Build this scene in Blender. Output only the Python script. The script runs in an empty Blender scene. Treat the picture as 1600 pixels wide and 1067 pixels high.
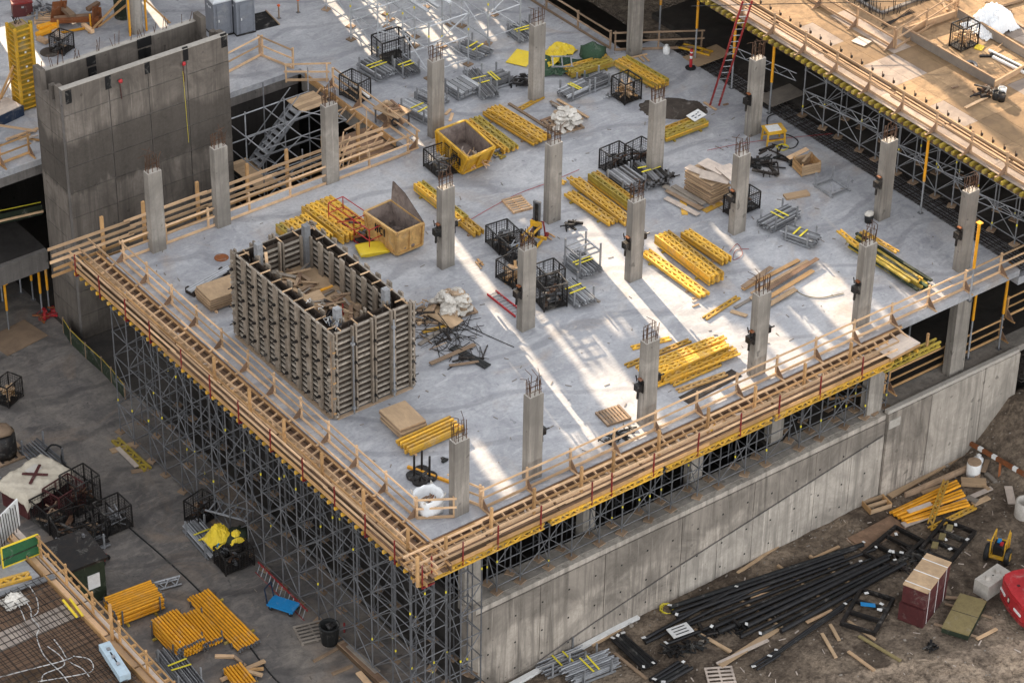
import bpy, math, random
from mathutils import Vector, Matrix, Euler
random.seed(7)
R = math.radians
scene = bpy.context.scene
col = scene.collection

# ------------------------------------------------------------------ camera, world, sun, exposure
CAM = Vector((-55.17999, -77.524494, 77.452668))
YAW, PITCH, ROLL, FPX = 0.9152134176715475, 0.6154642208328138, 0.0179632966061637, 4502.114882891867
_f = Vector((math.cos(YAW)*math.cos(PITCH), math.sin(YAW)*math.cos(PITCH), -math.sin(PITCH)))
_r0 = Vector((math.sin(YAW), -math.cos(YAW), 0))
_u0 = _r0.cross(_f)
_r = _r0*math.cos(ROLL) + _u0*math.sin(ROLL)
_u = -_r0*math.sin(ROLL) + _u0*math.cos(ROLL)
cd = bpy.data.cameras.new('camera')
cd.sensor_fit = 'HORIZONTAL'; cd.sensor_width = 36; cd.lens = FPX/1600*36
cd.clip_start = 1; cd.clip_end = 2000
cam = bpy.data.objects.new('camera', cd); col.objects.link(cam)
cam.matrix_world = Matrix(((_r.x, _u.x, -_f.x, CAM.x), (_r.y, _u.y, -_f.y, CAM.y), (_r.z, _u.z, -_f.z, CAM.z), (0, 0, 0, 1)))
scene.camera = cam

SUN_EL, SUN_AZ = 17.5, 77.5            # azimuth measured from +X, counter-clockwise
world = bpy.data.worlds.new('World'); scene.world = world; world.use_nodes = True
wn = world.node_tree.nodes; wl = world.node_tree.links
for n in list(wn): wn.remove(n)
sky = wn.new('ShaderNodeTexSky'); sky.sky_type = 'NISHITA'; sky.sun_disc = False
sky.sun_elevation = R(SUN_EL); sky.sun_rotation = R(90-SUN_AZ)
sky.air_density = 1.0; sky.dust_density = 2.0; sky.ozone_density = 1.0
bg = wn.new('ShaderNodeBackground'); bg.inputs['Strength'].default_value = 0.13
wo = wn.new('ShaderNodeOutputWorld')
hsv = wn.new('ShaderNodeHueSaturation'); hsv.inputs['Saturation'].default_value = 0.16      # hazy, greyish sky
wl.new(sky.outputs[0], hsv.inputs['Color']); wl.new(hsv.outputs[0], bg.inputs[0]); wl.new(bg.outputs[0], wo.inputs[0])
sl = bpy.data.lights.new('sun', 'SUN'); sl.energy = 3.5; sl.angle = R(0.4); sl.color = (1.0, 0.80, 0.57)
sun = bpy.data.objects.new('sun', sl); col.objects.link(sun)
SD = Vector((math.cos(R(SUN_AZ))*math.cos(R(SUN_EL)), math.sin(R(SUN_AZ))*math.cos(R(SUN_EL)), math.sin(R(SUN_EL))))
sun.rotation_euler = SD.to_track_quat('Z', 'Y').to_euler()
sun.location = (20, 90, 60)
scene.view_settings.view_transform = 'Standard'; scene.view_settings.look = 'None'
scene.view_settings.exposure = 2.25; scene.view_settings.gamma = 1; scene.view_settings.use_curve_mapping = False
scene.render.engine = 'CYCLES'
scene.cycles.max_bounces = 5; scene.cycles.diffuse_bounces = 3; scene.cycles.glossy_bounces = 2
scene.cycles.caustics_reflective = False; scene.cycles.caustics_refractive = False
scene.cycles.use_denoising = True

# ------------------------------------------------------------------ materials
M = {}
class NT:
    def __init__(s, name):
        m = bpy.data.materials.new(name); m.use_nodes = True; s.m = m; M[name] = m
        s.t = m.node_tree; s.n = s.t.nodes; s.l = s.t.links
        s.b = s.n['Principled BSDF']; s._pos = None
    def new(s, k, **kw):
        x = s.n.new(k)
        for a, v in kw.items(): setattr(x, a, v)
        return x
    def pos(s):
        if not s._pos: s._pos = s.new('ShaderNodeNewGeometry').outputs['Position']
        return s._pos
    def obj(s): return s.new('ShaderNodeTexCoord').outputs['Object']
    def rnd(s): return s.new('ShaderNodeObjectInfo').outputs['Random']
    def mapv(s, v, scale, rot=(0, 0, 0)):
        x = s.new('ShaderNodeMapping'); s.l.new(v, x.inputs[0]); x.inputs['Scale'].default_value = scale
        x.inputs['Rotation'].default_value = rot; return x.outputs[0]
    def noise(s, v, scale, detail=4, rough=.6, dist=0):
        x = s.new('ShaderNodeTexNoise'); s.l.new(v, x.inputs['Vector']); x.inputs['Scale'].default_value = scale
        x.inputs['Detail'].default_value = detail; x.inputs['Roughness'].default_value = rough
        x.inputs['Distortion'].default_value = dist; return x.outputs['Fac']
    def ramp(s, f, *st):
        x = s.new('ShaderNodeValToRGB'); s.l.new(f, x.inputs[0]); e = x.color_ramp.elements
        while len(e) < len(st): e.new(.5)
        for k, (p, c) in zip(e, st):
            k.position = p; k.color = (c, c, c, 1) if isinstance(c, (int, float)) else (*c, 1)
        return x.outputs[0]
    def mix(s, f, a, b, mode='MIX'):
        x = s.new('ShaderNodeMix', data_type='RGBA', blend_type=mode)
        for i, v in ((0, f), (6, a), (7, b)):
            if isinstance(v, (int, float)): x.inputs[i].default_value = v if i == 0 else (v, v, v, 1)
            elif isinstance(v, tuple): x.inputs[i].default_value = (*v, 1)
            else: s.l.new(v, x.inputs[i])
        return x.outputs[2]
    def math(s, op, a, b):
        x = s.new('ShaderNodeMath', operation=op)
        for i, v in ((0, a), (1, b)):
            if isinstance(v, (int, float)): x.inputs[i].default_value = v
            else: s.l.new(v, x.inputs[i])
        return x.outputs[0]
    def out(s, c, rough=.8, metal=0, bump=None, bs=.3, bd=.01, spec=.3):
        if isinstance(c, tuple): s.b.inputs['Base Color'].default_value = (*c, 1)
        else: s.l.new(c, s.b.inputs['Base Color'])
        if isinstance(rough, (int, float)): s.b.inputs['Roughness'].default_value = rough
        else: s.l.new(rough, s.b.inputs['Roughness'])
        s.b.inputs['Metallic'].default_value = metal
        s.b.inputs['Specular IOR Level'].default_value = spec
        if bump is not None:
            x = s.new('ShaderNodeBump'); s.l.new(bump, x.inputs['Height'])
            x.inputs['Strength'].default_value = bs; x.inputs['Distance'].default_value = bd
            s.l.new(x.outputs[0], s.b.inputs['Normal'])
        return s.m
def sc(c, k): return tuple(min(1, v*k) for v in c)

def slab_mat(name, lo, mid, hi, stain, stain_amt):
    t = NT(name); p = t.pos()
    big = t.noise(p, .13, 5, .6, 1.0)
    med = t.noise(p, .55, 7, .62, 1.2)
    fine = t.noise(p, 6.5, 6, .8)
    sw = t.noise(t.mapv(p, (.7, 1.2, 1), (0, 0, .6)), .8, 6, .62, 2.4)
    sw2 = t.noise(t.mapv(p, (1.2, .7, 1), (0, 0, -.4)), .7, 6, .64, 2.0)
    c = t.ramp(big, (.30, sc(mid, .82)), (.50, mid), (.70, sc(hi, .92)))
    c = t.mix(t.ramp(med, (.34, .5), (.52, 0)), c, lo)                 # damp, dark patches
    c = t.mix(t.ramp(sw, (.50, 0), (.66, .5)), c, hi)                  # pale trowel sweeps
    c = t.mix(t.ramp(sw2, (.57, 0), (.68, .35)), c, sc(lo, .95))
    st = t.noise(p, .21, 5, .62, 1.6)
    c = t.mix(t.math('MULTIPLY', t.ramp(st, (.54, 0), (.70, 1)), stain_amt), c, stain)
    c = t.mix(t.ramp(fine, (.38, .3), (.54, 0)), c, sc(lo, .8))
    c = t.mix(t.ramp(fine, (.60, 0), (.72, .3)), c, sc(hi, 1.12))
    sp = t.noise(p, 1.5, 3, .85, .5)
    c = t.mix(t.ramp(sp, (.66, 0), (.71, .55)), c, sc(lo, .5))           # spill spots
    for rot, th in ((1.1, .645), (.2, .655), (-.5, .66)):
        scr = t.noise(t.mapv(p, (.3, 8, 1), (0, 0, rot)), 1.2, 3, .6, 1.2)
        c = t.mix(t.ramp(scr, (th, 0), (th+.03, .3)), c, sc(hi, 1.1) if rot > 0 else sc(lo, .6))
    w = t.new('ShaderNodeTexWave', wave_type='BANDS', bands_direction='Y'); t.l.new(t.mapv(p, (1, 1, 1), (0, 0, .35)), w.inputs['Vector'])
    w.inputs['Scale'].default_value = .09; w.inputs['Distortion'].default_value = 9; w.inputs['Detail'].default_value = 3
    c = t.mix(t.ramp(w.outputs['Fac'], (.94, 0), (.985, .35)), c, sc(lo, .72))   # wheel tracks
    t.out(c, t.ramp(med, (.3, .42), (.7, .8)), 0, fine, .15, .012, .4)
slab_mat('slab_concrete', (.205, .206, .228), (.385, .386, .405), (.56, .555, .56), (.39, .315, .255), .55)
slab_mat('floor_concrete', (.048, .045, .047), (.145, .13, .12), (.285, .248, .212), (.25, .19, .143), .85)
slab_mat('shaded_floor', (.022, .02, .019), (.045, .039, .034), (.075, .063, .052), (.06, .048, .036), .5)  # floor concrete darkened to carry the shade beneath the decks

def conc_mat(name, base, vstreak, panel=0.0, dark=.55, blot=.6, bands=()):
    t = NT(name); p = t.pos()
    st = t.noise(t.mapv(p, (2.6, 2.6, .14)), 1.0, 6, .7, .4)
    st2 = t.noise(t.mapv(p, (6, 6, .22)), 1.0, 4, .7, .3)
    bl = t.noise(p, .42, 7, .68, .8)
    fi = t.noise(p, 7, 5, .75)
    c = t.mix(t.ramp(bl, (.36, blot), (.56, 0)), base, sc(base, dark))
    c = t.mix(t.ramp(bl, (.55, 0), (.70, blot*.6)), c, sc(base, 1.35))
    c = t.mix(t.ramp(st, (.36, vstreak), (.54, 0)), c, sc(base, dark*.85))
    c = t.mix(t.ramp(st2, (.58, 0), (.70, vstreak*.7)), c, sc(base, 1.5))
    if bands:
        sx = t.new('ShaderNodeSeparateXYZ'); t.l.new(p, sx.inputs[0])
        wob = t.math('MULTIPLY', t.math('SUBTRACT', t.noise(t.mapv(p, (.5, .5, .12)), 1.0, 5, .7, .4), .5), 3.2)
        z = t.math('ADD', sx.outputs['Z'], wob)
        for z0, z1, amt in bands:
            a = t.new('ShaderNodeMapRange', interpolation_type='SMOOTHSTEP'); t.l.new(z, a.inputs[0]); a.inputs[1].default_value = z0-.25; a.inputs[2].default_value = z0+.15
            b = t.new('ShaderNodeMapRange', interpolation_type='SMOOTHSTEP'); t.l.new(z, b.inputs[0]); b.inputs[1].default_value = z1-.2; b.inputs[2].default_value = z1+.5
            f = t.math('MULTIPLY', t.math('SUBTRACT', a.outputs[0], b.outputs[0]), amt)
            c = t.mix(f, c, sc(base, dark*.62))
    if panel:
        r = t.rnd(); c = t.mix(t.math('MULTIPLY', r, panel), c, sc(base, .42))
    c = t.mix(t.ramp(fi, (.34, .4), (.56, 0)), c, sc(base, .55))
    hole = t.noise(p, 2.4, 1, .4)
    c = t.mix(t.ramp(hole, (.72, 0), (.75, .7)), c, sc(base, .3))
    t.out(c, .85, 0, fi, .3, .015, .2)
conc_mat('column_concrete', (.39, .35, .305), .8, .35, .5, .7, ((3.2, 4.4, .35), (-.4, .25, .35)))
conc_mat('tower_concrete', (.235, .20, .17), .7, .3, .42, .85, ((.2, 3.0, .8), (-8.7, -5.5, .5), (5.2, 6.4, .35)))
conc_mat('wall_concrete', (.45, .39, .33), .95, .25, .38, .95, ((-7.4, -5.2, .45),))
conc_mat('pale_wall_concrete', (.52, .46, .395), .8, .2, .45, .75)
conc_mat('wet_concrete', (.105, .088, .074), .6, .7, .45, .9)
conc_mat('dark_concrete', (.20, .18, .165), .5, .1, .5, .6)
conc_mat('shaded_concrete', (.045, .04, .037), .5, .1, .5, .6)  # concrete blackened so its colour holds the shade inside the storeys

def wood_mat(name, base, var=.5, dirt=.35, sat=(.9, 1.1), grain=.4):
    t = NT(name); o = t.obj(); r = t.rnd()
    off = t.new('ShaderNodeVectorMath', operation='ADD'); t.l.new(o, off.inputs[0])
    cmb = t.new('ShaderNodeCombineXYZ'); t.l.new(t.math('MULTIPLY', r, 37.0), cmb.inputs[0]); t.l.new(t.math('MULTIPLY', r, 91.0), cmb.inputs[1])
    t.l.new(cmb.outputs[0], off.inputs[1])
    g = t.noise(t.mapv(off.outputs[0], (1.5, 6, 6)), 2.2, 5, .7, .6)
    d = t.noise(t.pos(), 1.1, 5, .7, .5)
    c = t.mix(r, sc(base, 1-var*.55), sc(base, 1+var*.45))
    c = t.mix(t.ramp(g, (.35, grain), (.6, 0)), c, sc(base, .55))
    c = t.mix(t.ramp(d, (.36, dirt), (.58, 0)), c, (base[0]*.42, base[1]*.42, base[2]*.46))
    t.out(c, .82, 0, g, .15, .006, .15)
wood_mat('fresh_lumber', (.72, .48, .285), .65, .45)
wood_mat('orange_lumber', (.56, .33, .15), .6, .45)
wood_mat('old_lumber', (.36, .25, .165), .6, .5)
wood_mat('grey_lumber', (.31, .265, .22), .5, .5)
wood_mat('plywood', (.52, .36, .22), .45, .35)
wood_mat('deck_plywood', (.345, .225, .125), .7, .75, grain=.35)
wood_mat('worn_plywood', (.40, .32, .26), .7, .6, grain=.2)
wood_mat('sunlit_lumber', (.48, .315, .19), .4, .35)  # lumber copy, colour lowered against the sun on the upper deck
wood_mat('pale_plywood', (.60, .50, .42), .35, .4, grain=.2)
wood_mat('brown_plywood', (.27, .17, .11), .4, .6)
wood_mat('form_gap_shade', (.07, .052, .04), .5, .5)  # near-black skin colour stands in for shade between the walers
wood_mat('dark_plywood', (.14, .09, .055), .5, .5)

def paint_mat(name, base, rough=.55, metal=0, wear=.3, wcol=None, var=.25, sc_=3.5, dust=.35):
    t = NT(name); r = t.rnd(); p = t.pos()
    d = t.noise(p, sc_, 6, .72, .4); f2 = t.noise(p, sc_*4, 3, .7)
    c = t.mix(r, sc(base, 1-var*.6), sc(base, 1+var*.5))
    c = t.mix(t.ramp(d, (.38, wear), (.56, 0)), c, wcol or sc(base, .4))
    c = t.mix(t.ramp(f2, (.34, wear*.7), (.5, 0)), c, sc(base, .55))
    if dust: c = t.mix(t.ramp(t.noise(p, 1.4, 6, .75, .6), (.54, 0), (.70, dust)), c, (.42, .39, .35))
    t.out(c, rough, metal, f2, .1, .004)
paint_mat('yellow_girder', (.69, .385, .04), .65, 0, .6, (.38, .24, .10), .75)
paint_mat('olive_girder', (.40, .29, .045), .65, 0, .5, (.16, .11, .03), .4)
paint_mat('yellow_post', (.80, .36, .02), .5, 0, .3, (.35, .16, .03), .3)
paint_mat('yellow_steel', (.68, .38, .03), .55, 0, .5, (.22, .12, .04), .2, 2)
paint_mat('tan_steel', (.62, .38, .14), .6, 0, .5, (.25, .13, .06), .2, 2)
paint_mat('skip_inside', (.28, .22, .19), .8, 0, .6, (.07, .05, .045), .2, 2)
paint_mat('red_steel', (.24, .022, .022), .5, 0, .35, (.1, .02, .02))
paint_mat('bright_red', (.46, .03, .035), .45, 0, .35)
paint_mat('galvanised', (.33, .335, .35), .45, .25, .45, (.12, .115, .11), .6, dust=.1)
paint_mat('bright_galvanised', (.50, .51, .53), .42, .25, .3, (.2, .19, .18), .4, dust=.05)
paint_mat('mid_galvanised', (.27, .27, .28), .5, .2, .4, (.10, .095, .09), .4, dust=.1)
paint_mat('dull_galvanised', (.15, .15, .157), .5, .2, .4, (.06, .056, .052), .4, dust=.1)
paint_mat('aluminium', (.44, .385, .32), .5, .1, .6, (.15, .115, .085), .65)
paint_mat('form_steel', (.28, .228, .178), .55, .05, .5, (.09, .07, .05), .5)
paint_mat('black_steel', (.018, .017, .017), .5, .2, .3, (.06, .04, .03), .4)
paint_mat('dark_pipe', (.013, .013, .015), .45, 0, .3, (.04, .034, .028), .5, dust=.06)
paint_mat('rebar', (.115, .06, .035), .8, .2, .5, (.05, .03, .02), .5)
paint_mat('dark_rebar', (.045, .035, .03), .75, .3, .4, (.02, .015, .012), .5)
paint_mat('rust', (.25, .085, .03), .85, 0, .5, (.09, .04, .02))
paint_mat('white_paint', (.78, .77, .75), .5, 0, .2, (.4, .37, .33), .1)
paint_mat('white_bag', (.64, .60, .54), .8, 0, .45, (.42, .36, .30), .25, 2.5)
paint_mat('paper_bag', (.42, .30, .2), .85, 0, .3, None, .3)
paint_mat('plastic_white', (.80, .80, .80), .5, 0, .1, (.6, .6, .6), .1)
paint_mat('canvas', (.62, .55, .44), .9, 0, .35, (.38, .31, .23), .1, 2)
paint_mat('maroon', (.085, .022, .022), .6, 0, .4, (.03, .012, .012), .2)
paint_mat('green_tarp', (.035, .075, .04), .7, 0, .35, (.015, .03, .02), .2)
paint_mat('green_mesh', (.028, .11, .045), .8, 0, .4, (.02, .07, .035), .15, 1.2)
paint_mat('dark_green', (.025, .035, .02), .7, 0, .4, None, .4)
paint_mat('yellow_tarp', (.80, .58, .04), .6, 0, .2, (.5, .33, .03), .1)
paint_mat('yellow_tag', (.80, .66, .04), .6, 0, .1)
paint_mat('blue_paint', (.02, .24, .55), .45, 0, .2)
paint_mat('pale_blue', (.50, .62, .70), .5, 0, .25)
paint_mat('navy', (.02, .035, .07), .6, 0, .3)
paint_mat('toilet_grey', (.20, .21, .235), .5, 0, .2, None, .1)
paint_mat('toilet_roof', (.62, .63, .65), .6, 0, .2, None, .1)
paint_mat('rubber', (.02, .02, .02), .75, 0, .2)
paint_mat('orange_plastic', (.75, .12, .02), .5, 0, .1)
paint_mat('olive_panel', (.24, .19, .085), .75, 0, .4, (.14, .1, .05))
paint_mat('stone', (.24, .205, .17), .95, 0, .4, None, .4)
paint_mat('block_concrete', (.48, .44, .39), .9, 0, .4, (.28, .25, .21))
paint_mat('conduit', (.62, .60, .58), .5, 0, .2)
paint_mat('glass_dark', (.03, .04, .05), .15, 0, 0)
paint_mat('void_black', (.012, .011, .011), .9, 0, .2)
paint_mat('dirt', (.07, .055, .045), .95, 0, .5, (.03, .025, .02), .1, 1.5)

def soil_mat(name, k):
    t = NT(name); p = t.pos()
    a = t.noise(p, .28, 6, .66, 1); b = t.noise(p, 3.2, 6, .78, .3); v = t.new('ShaderNodeTexVoronoi'); t.l.new(p, v.inputs['Vector']); v.inputs['Scale'].default_value = 6.5
    c = t.ramp(a, (.34, sc((.085, .063, .047), k)), (.50, sc((.19, .146, .108), k)), (.64, sc((.31, .238, .172), k)))
    wet = t.noise(p, .75, 5, .6, .8); c = t.mix(t.ramp(wet, (.34, .75), (.46, 0)), c, (.05, .037, .028))
    c = t.mix(t.ramp(b, (.36, .75), (.56, 0)), c, (.045, .034, .027))
    c = t.mix(t.ramp(b, (.60, 0), (.72, .7)), c, (.33, .28, .23))
    t.out(c, .95, 0, t.math('ADD', b, v.outputs['Distance']), .8, .06, .15)
soil_mat('gravel_soil', 1.0); soil_mat('tan_soil', 1.55)
# ------------------------------------------------------------------ helpers
def at(x, y, z=0.0):
    """point at height z under picture position x, y (1600 px wide)"""
    d = _r*(x-800) + _u*(533.5-y) + _f*FPX
    return CAM + d*((z-CAM.z)/d.z)
def tag(o, label=None, cat=None, group=None, kind=None):
    if label: o['label'] = label
    if cat: o['category'] = cat
    if group: o['group'] = group
    if kind: o['kind'] = kind
    return o
def thing(name, label, cat, loc=(0, 0, 0), rz=0.0, group=None):
    o = bpy.data.objects.new(name, None); col.objects.link(o)
    o.location = loc; o.rotation_euler = (0, 0, rz); o.empty_display_size = .3
    return tag(o, label, cat, group)
_unit = {}
def unit(shape, mat):
    k = (shape, mat)
    if k in _unit: return _unit[k]
    me = bpy.data.meshes.new(shape)
    if shape == 'box':
        v = [(x, y, z) for x in (-.5, .5) for y in (-.5, .5) for z in (-.5, .5)]
        f = [(0, 1, 3, 2), (4, 6, 7, 5), (0, 4, 5, 1), (2, 3, 7, 6), (0, 2, 6, 4), (1, 5, 7, 3)]
    elif shape == 'wedge':      # right triangle prism: x in 0..1, z in 0..1, thickness y
        v = [(0, -.5, 0), (1, -.5, 0), (0, -.5, 1), (0, .5, 0), (1, .5, 0), (0, .5, 1)]
        f = [(0, 1, 2), (3, 5, 4), (0, 3, 4, 1), (0, 2, 5, 3), (1, 4, 5, 2)]
    else:                       # cylinder along x, radius 1, n sides
        n = int(shape[3:]); v = []; f = []
        for x in (-.5, .5):
            v += [(x, math.cos(2*math.pi*i/n), math.sin(2*math.pi*i/n)) for i in range(n)]
        f = [(i, (i+1) % n, n+(i+1) % n, n+i) for i in range(n)] + [tuple(range(n-1, -1, -1)), tuple(range(n, 2*n))]
    me.from_pydata(v, [], f); me.materials.append(M[mat])
    if shape.startswith('cyl') and int(shape[3:]) > 6:
        for p in me.polygons: p.use_smooth = len(p.vertices) == 4
    _unit[k] = me; return me
def P(root, name, mat, c, size, rot=None, shape='box'):
    o = bpy.data.objects.new(name, unit(shape, mat)); col.objects.link(o)
    m = Matrix.Translation(Vector(c))
    if rot is not None:
        m = m @ (rot if isinstance(rot, Matrix) else Euler(rot).to_matrix().to_4x4())
    o.matrix_basis = m @ Matrix.Diagonal((*size, 1))
    if root is not None: o.parent = root
    return o
def frame(p, q, roll=0.0):
    x = (q-p).normalized(); up = Vector((0, 0, 1))
    if abs(x.z) > .99: up = Vector((0, 1, 0))
    y = up.cross(x).normalized(); z = x.cross(y)
    m = Matrix(((x.x, y.x, z.x, 0), (x.y, y.y, z.y, 0), (x.z, y.z, z.z, 0), (0, 0, 0, 1)))
    return m @ Matrix.Rotation(roll, 4, 'X') if roll else m
def bar(root, name, mat, p, q, w, h, roll=0.0, shape='box'):
    p = Vector(p); q = Vector(q)
    return P(root, name, mat, (p+q)/2, ((q-p).length, w, h), frame(p, q, roll), shape)
def tube(root, name, mat, p, q, r, n=6):
    return bar(root, name, mat, p, q, r, r, 0, 'cyl%d' % n)
class MB:
    def __init__(s): s.v = []; s.f = []
    def add(s, v, f):
        k = len(s.v); s.v += [tuple(x) for x in v]; s.f += [tuple(i+k for i in g) for g in f]
    def box(s, c, size, rot=None):
        c = Vector(c); m = Euler(rot).to_matrix() if isinstance(rot, tuple) else (rot.to_3x3() if rot is not None else Matrix.Identity(3))
        v = [c + m @ Vector((x*size[0], y*size[1], z*size[2])) for x in (-.5, .5) for y in (-.5, .5) for z in (-.5, .5)]
        s.add(v, [(0, 1, 3, 2), (4, 6, 7, 5), (0, 4, 5, 1), (2, 3, 7, 6), (0, 2, 6, 4), (1, 5, 7, 3)])
    def slab(s, x0, x1, y0, y1, z0, z1): s.box(((x0+x1)/2, (y0+y1)/2, (z0+z1)/2), (x1-x0, y1-y0, z1-z0))
    def bar(s, p, q, w, h):
        p = Vector(p); q = Vector(q); s.box((p+q)/2, ((q-p).length, w, h), frame(p, q))
    def tube(s, pts, r, n=5):
        pts = [Vector(p) for p in pts]; rings = []
        for i, p in enumerate(pts):
            a = pts[max(i-1, 0)]; b = pts[min(i+1, len(pts)-1)]; m = frame(a, b).to_3x3()
            rings.append([p + m @ Vector((0, r*math.cos(2*math.pi*k/n), r*math.sin(2*math.pi*k/n))) for k in range(n)])
        v = [x for g in rings for x in g]; f = []
        for i in range(len(pts)-1):
            for k in range(n): f.append((i*n+k, i*n+(k+1) % n, (i+1)*n+(k+1) % n, (i+1)*n+k))
        f += [tuple(range(n-1, -1, -1)), tuple(range((len(pts)-1)*n, len(pts)*n))]
        s.add(v, f)
    def prism(s, pts, z0, z1):
        n = len(pts); v = [(p[0], p[1], z0) for p in pts] + [(p[0], p[1], z1) for p in pts]
        s.add(v, [tuple(range(n-1, -1, -1)), tuple(range(n, 2*n))] + [(i, (i+1) % n, n+(i+1) % n, n+i) for i in range(n)])
    def lathe(s, prof, n=12, c=(0, 0, 0)):
        v = []; f = []; m = len(prof)
        for i in range(n):
            a = 2*math.pi*i/n
            v += [(c[0]+r*math.cos(a), c[1]+r*math.sin(a), c[2]+z) for r, z in prof]
        for i in range(n):
            j = (i+1) % n
            f += [(i*m+k, j*m+k, j*m+k+1, i*m+k+1) for k in range(m-1)]
        s.add(v, f)
    def blob(s, c, size, seed, n=8, m=5, amp=.2, flat=0):
        rr = random.Random(seed); v = []; f = []; c = Vector(c)
        for j in range(m+1):
            th = math.pi*j/m
            for i in range(n):
                a = 2*math.pi*i/n; k = 1+rr.uniform(-amp, amp)
                z = math.cos(th)
                if flat and z < 0: z *= .15
                v.append(c + Vector((size[0]*k*math.sin(th)*math.cos(a), size[1]*k*math.sin(th)*math.sin(a), size[2]*z*k)))
        for j in range(m):
            for i in range(n): f.append((j*n+i, (j+1)*n+i, (j+1)*n+(i+1) % n, j*n+(i+1) % n))
        s.add(v, f)
    def sack(s, c, size, seed, rz=0.0, tilt=(0, 0)):
        """pillow shaped sack with creases"""
        rr = random.Random(seed); n = 7; m = Euler((tilt[0], tilt[1], rz)).to_matrix(); c = Vector(c); k = [rr.uniform(0, 6) for _ in range(6)]
        for sg in (1, -1):
            v = []
            for i in range(n+1):
                for j in range(n+1):
                    u, w = 2*i/n-1, 2*j/n-1; e = ((1-u**4)*(1-w**4))**.5
                    z = sg*size[2]*e*(1+.28*math.sin(u*5+k[0])*math.sin(w*4+k[1])+.16*math.sin(u*11+k[2]+w*7))
                    v.append(c+m @ Vector((size[0]*u*(1-.1*w*w+.05*math.sin(w*9+k[3])), size[1]*w*(1-.1*u*u+.05*math.sin(u*8+k[4])), z)))
            f = [(i*(n+1)+j, (i+1)*(n+1)+j, (i+1)*(n+1)+j+1, i*(n+1)+j+1) for i in range(n) for j in range(n)]
            s.add(v, f if sg > 0 else [g[::-1] for g in f])
    def build(s, name, mat, root=None, smooth=False):
        me = bpy.data.meshes.new(name); me.from_pydata(s.v, [], s.f); me.materials.append(M[mat])
        if smooth:
            for p in me.polygons: p.use_smooth = True
        o = bpy.data.objects.new(name, me); col.objects.link(o)
        if root is not None: o.parent = root
        return o
def sheet(root, name, mat, x0, x1, y0, y1, nx, ny, zf, thick=.02, smooth=True):
    """closed cloth or ground sheet with height zf(x, y)"""
    m = MB(); v = []; f = []; N = (nx+1)*(ny+1)
    for s_ in (0, 1):
        for i in range(nx+1):
            for j in range(ny+1):
                x = x0+(x1-x0)*i/nx; y = y0+(y1-y0)*j/ny; v.append((x, y, zf(x, y)-s_*thick))
    g = lambda i, j, s_: s_*N+i*(ny+1)+j
    for i in range(nx):
        for j in range(ny):
            f.append((g(i, j, 0), g(i+1, j, 0), g(i+1, j+1, 0), g(i, j+1, 0)))
            f.append((g(i, j, 1), g(i, j+1, 1), g(i+1, j+1, 1), g(i+1, j, 1)))
    for i in range(nx):
        f.append((g(i, 0, 0), g(i, 0, 1), g(i+1, 0, 1), g(i+1, 0, 0))); f.append((g(i, ny, 0), g(i+1, ny, 0), g(i+1, ny, 1), g(i, ny, 1)))
    for j in range(ny):
        f.append((g(0, j, 0), g(0, j+1, 0), g(0, j+1, 1), g(0, j, 1))); f.append((g(nx, j, 0), g(nx, j, 1), g(nx, j+1, 1), g(nx, j+1, 0)))
    m.add(v, f); return m.build(name, mat, root, smooth)
def struct(o): o['kind'] = 'structure'; return o
from mathutils import noise as mn
def crumple(x, y, s, h): return h*(mn.noise(Vector((x*1.7+s, y*1.7, s)))*.6+abs(mn.noise(Vector((x*4+s, y*4, 3.1))))*.5+.16*mn.noise(Vector((x*11, y*11, s))))
rnd = random.uniform
def edge_frame(a, b, z, flip=False):
    """a, b: picture points of the near edge at height z -> origin, length, heading; local +y points away from the viewer"""
    p = at(*a, z); q = at(*b, z); d = q-p
    rz = math.atan2(d.y, d.x); away = Vector((-math.sin(rz), math.cos(rz), 0))
    if away.dot(_f) < 0:
        p, q = q, p; rz += math.pi
    return p, d.length, rz
ORD = ['first', 'second', 'third', 'fourth', 'fifth', 'sixth', 'seventh', 'eighth', 'ninth', 'tenth', 'eleventh', 'twelfth']
# ------------------------------------------------------------------ setting: grounds, floors, slabs
ZF, ZY, ZM, ZD = -8.7, -10.62, -5.5, 4.8      # left floor, yard, basement floor under the deck, upper deck
def plate(name, mat, boxes):
    m = MB()
    for b in boxes: m.slab(*b)
    return struct(m.build(name, mat))
m = MB(); m.slab(-400, 500, -400, 500, -14.0, -13.0); struct(m.build('ground', 'gravel_soil'))
def yard_z(x, y):
    z = ZY + .09*mn.noise(Vector((x*.5, y*.5, 1)))+.05*mn.noise(Vector((x*1.6, y*1.6, 5)))+.03*mn.noise(Vector((x*4, y*4, 9)))
    d = max(0, (x-33.2) - max(0, (-y-1.5))*.12)
    z += min(2.6, max(0, d)*.95) * max(0, min(1, (y+9)/5))
    z += .14*max(0, 1-abs(y+.7+.35*math.sin(x*.9))/.9)*(.6+.8*mn.noise(Vector((x*.8, y*.8, 2))))
    r = math.hypot(y+15.5-(x-15)*.23, 0)
    if r < 1.4: z += .10*math.cos(r*4.5)*math.cos(x*.3) * (1-r/1.4)
    return z
def track_z(x, y): return yard_z(x, y)+.012-.1*max(0, abs(y+8.5+.386*(x-12.84))-1.5)
struct(sheet(None, 'dirt_track', 'tan_soil', 7, 34, -20, -4.5, 110, 70, track_z, .3))
struct(sheet(None, 'yard_soil', 'gravel_soil', 2.4, 62, -42, .1, 260, 190, yard_z, .6))
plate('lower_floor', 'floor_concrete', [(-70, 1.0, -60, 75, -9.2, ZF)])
plate('under_floor', 'shaded_floor', [(1.0, 2.4, -60, 75, -9.2, ZF), (2.4, 45, .36, 75, -9.2, ZF)])
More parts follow.
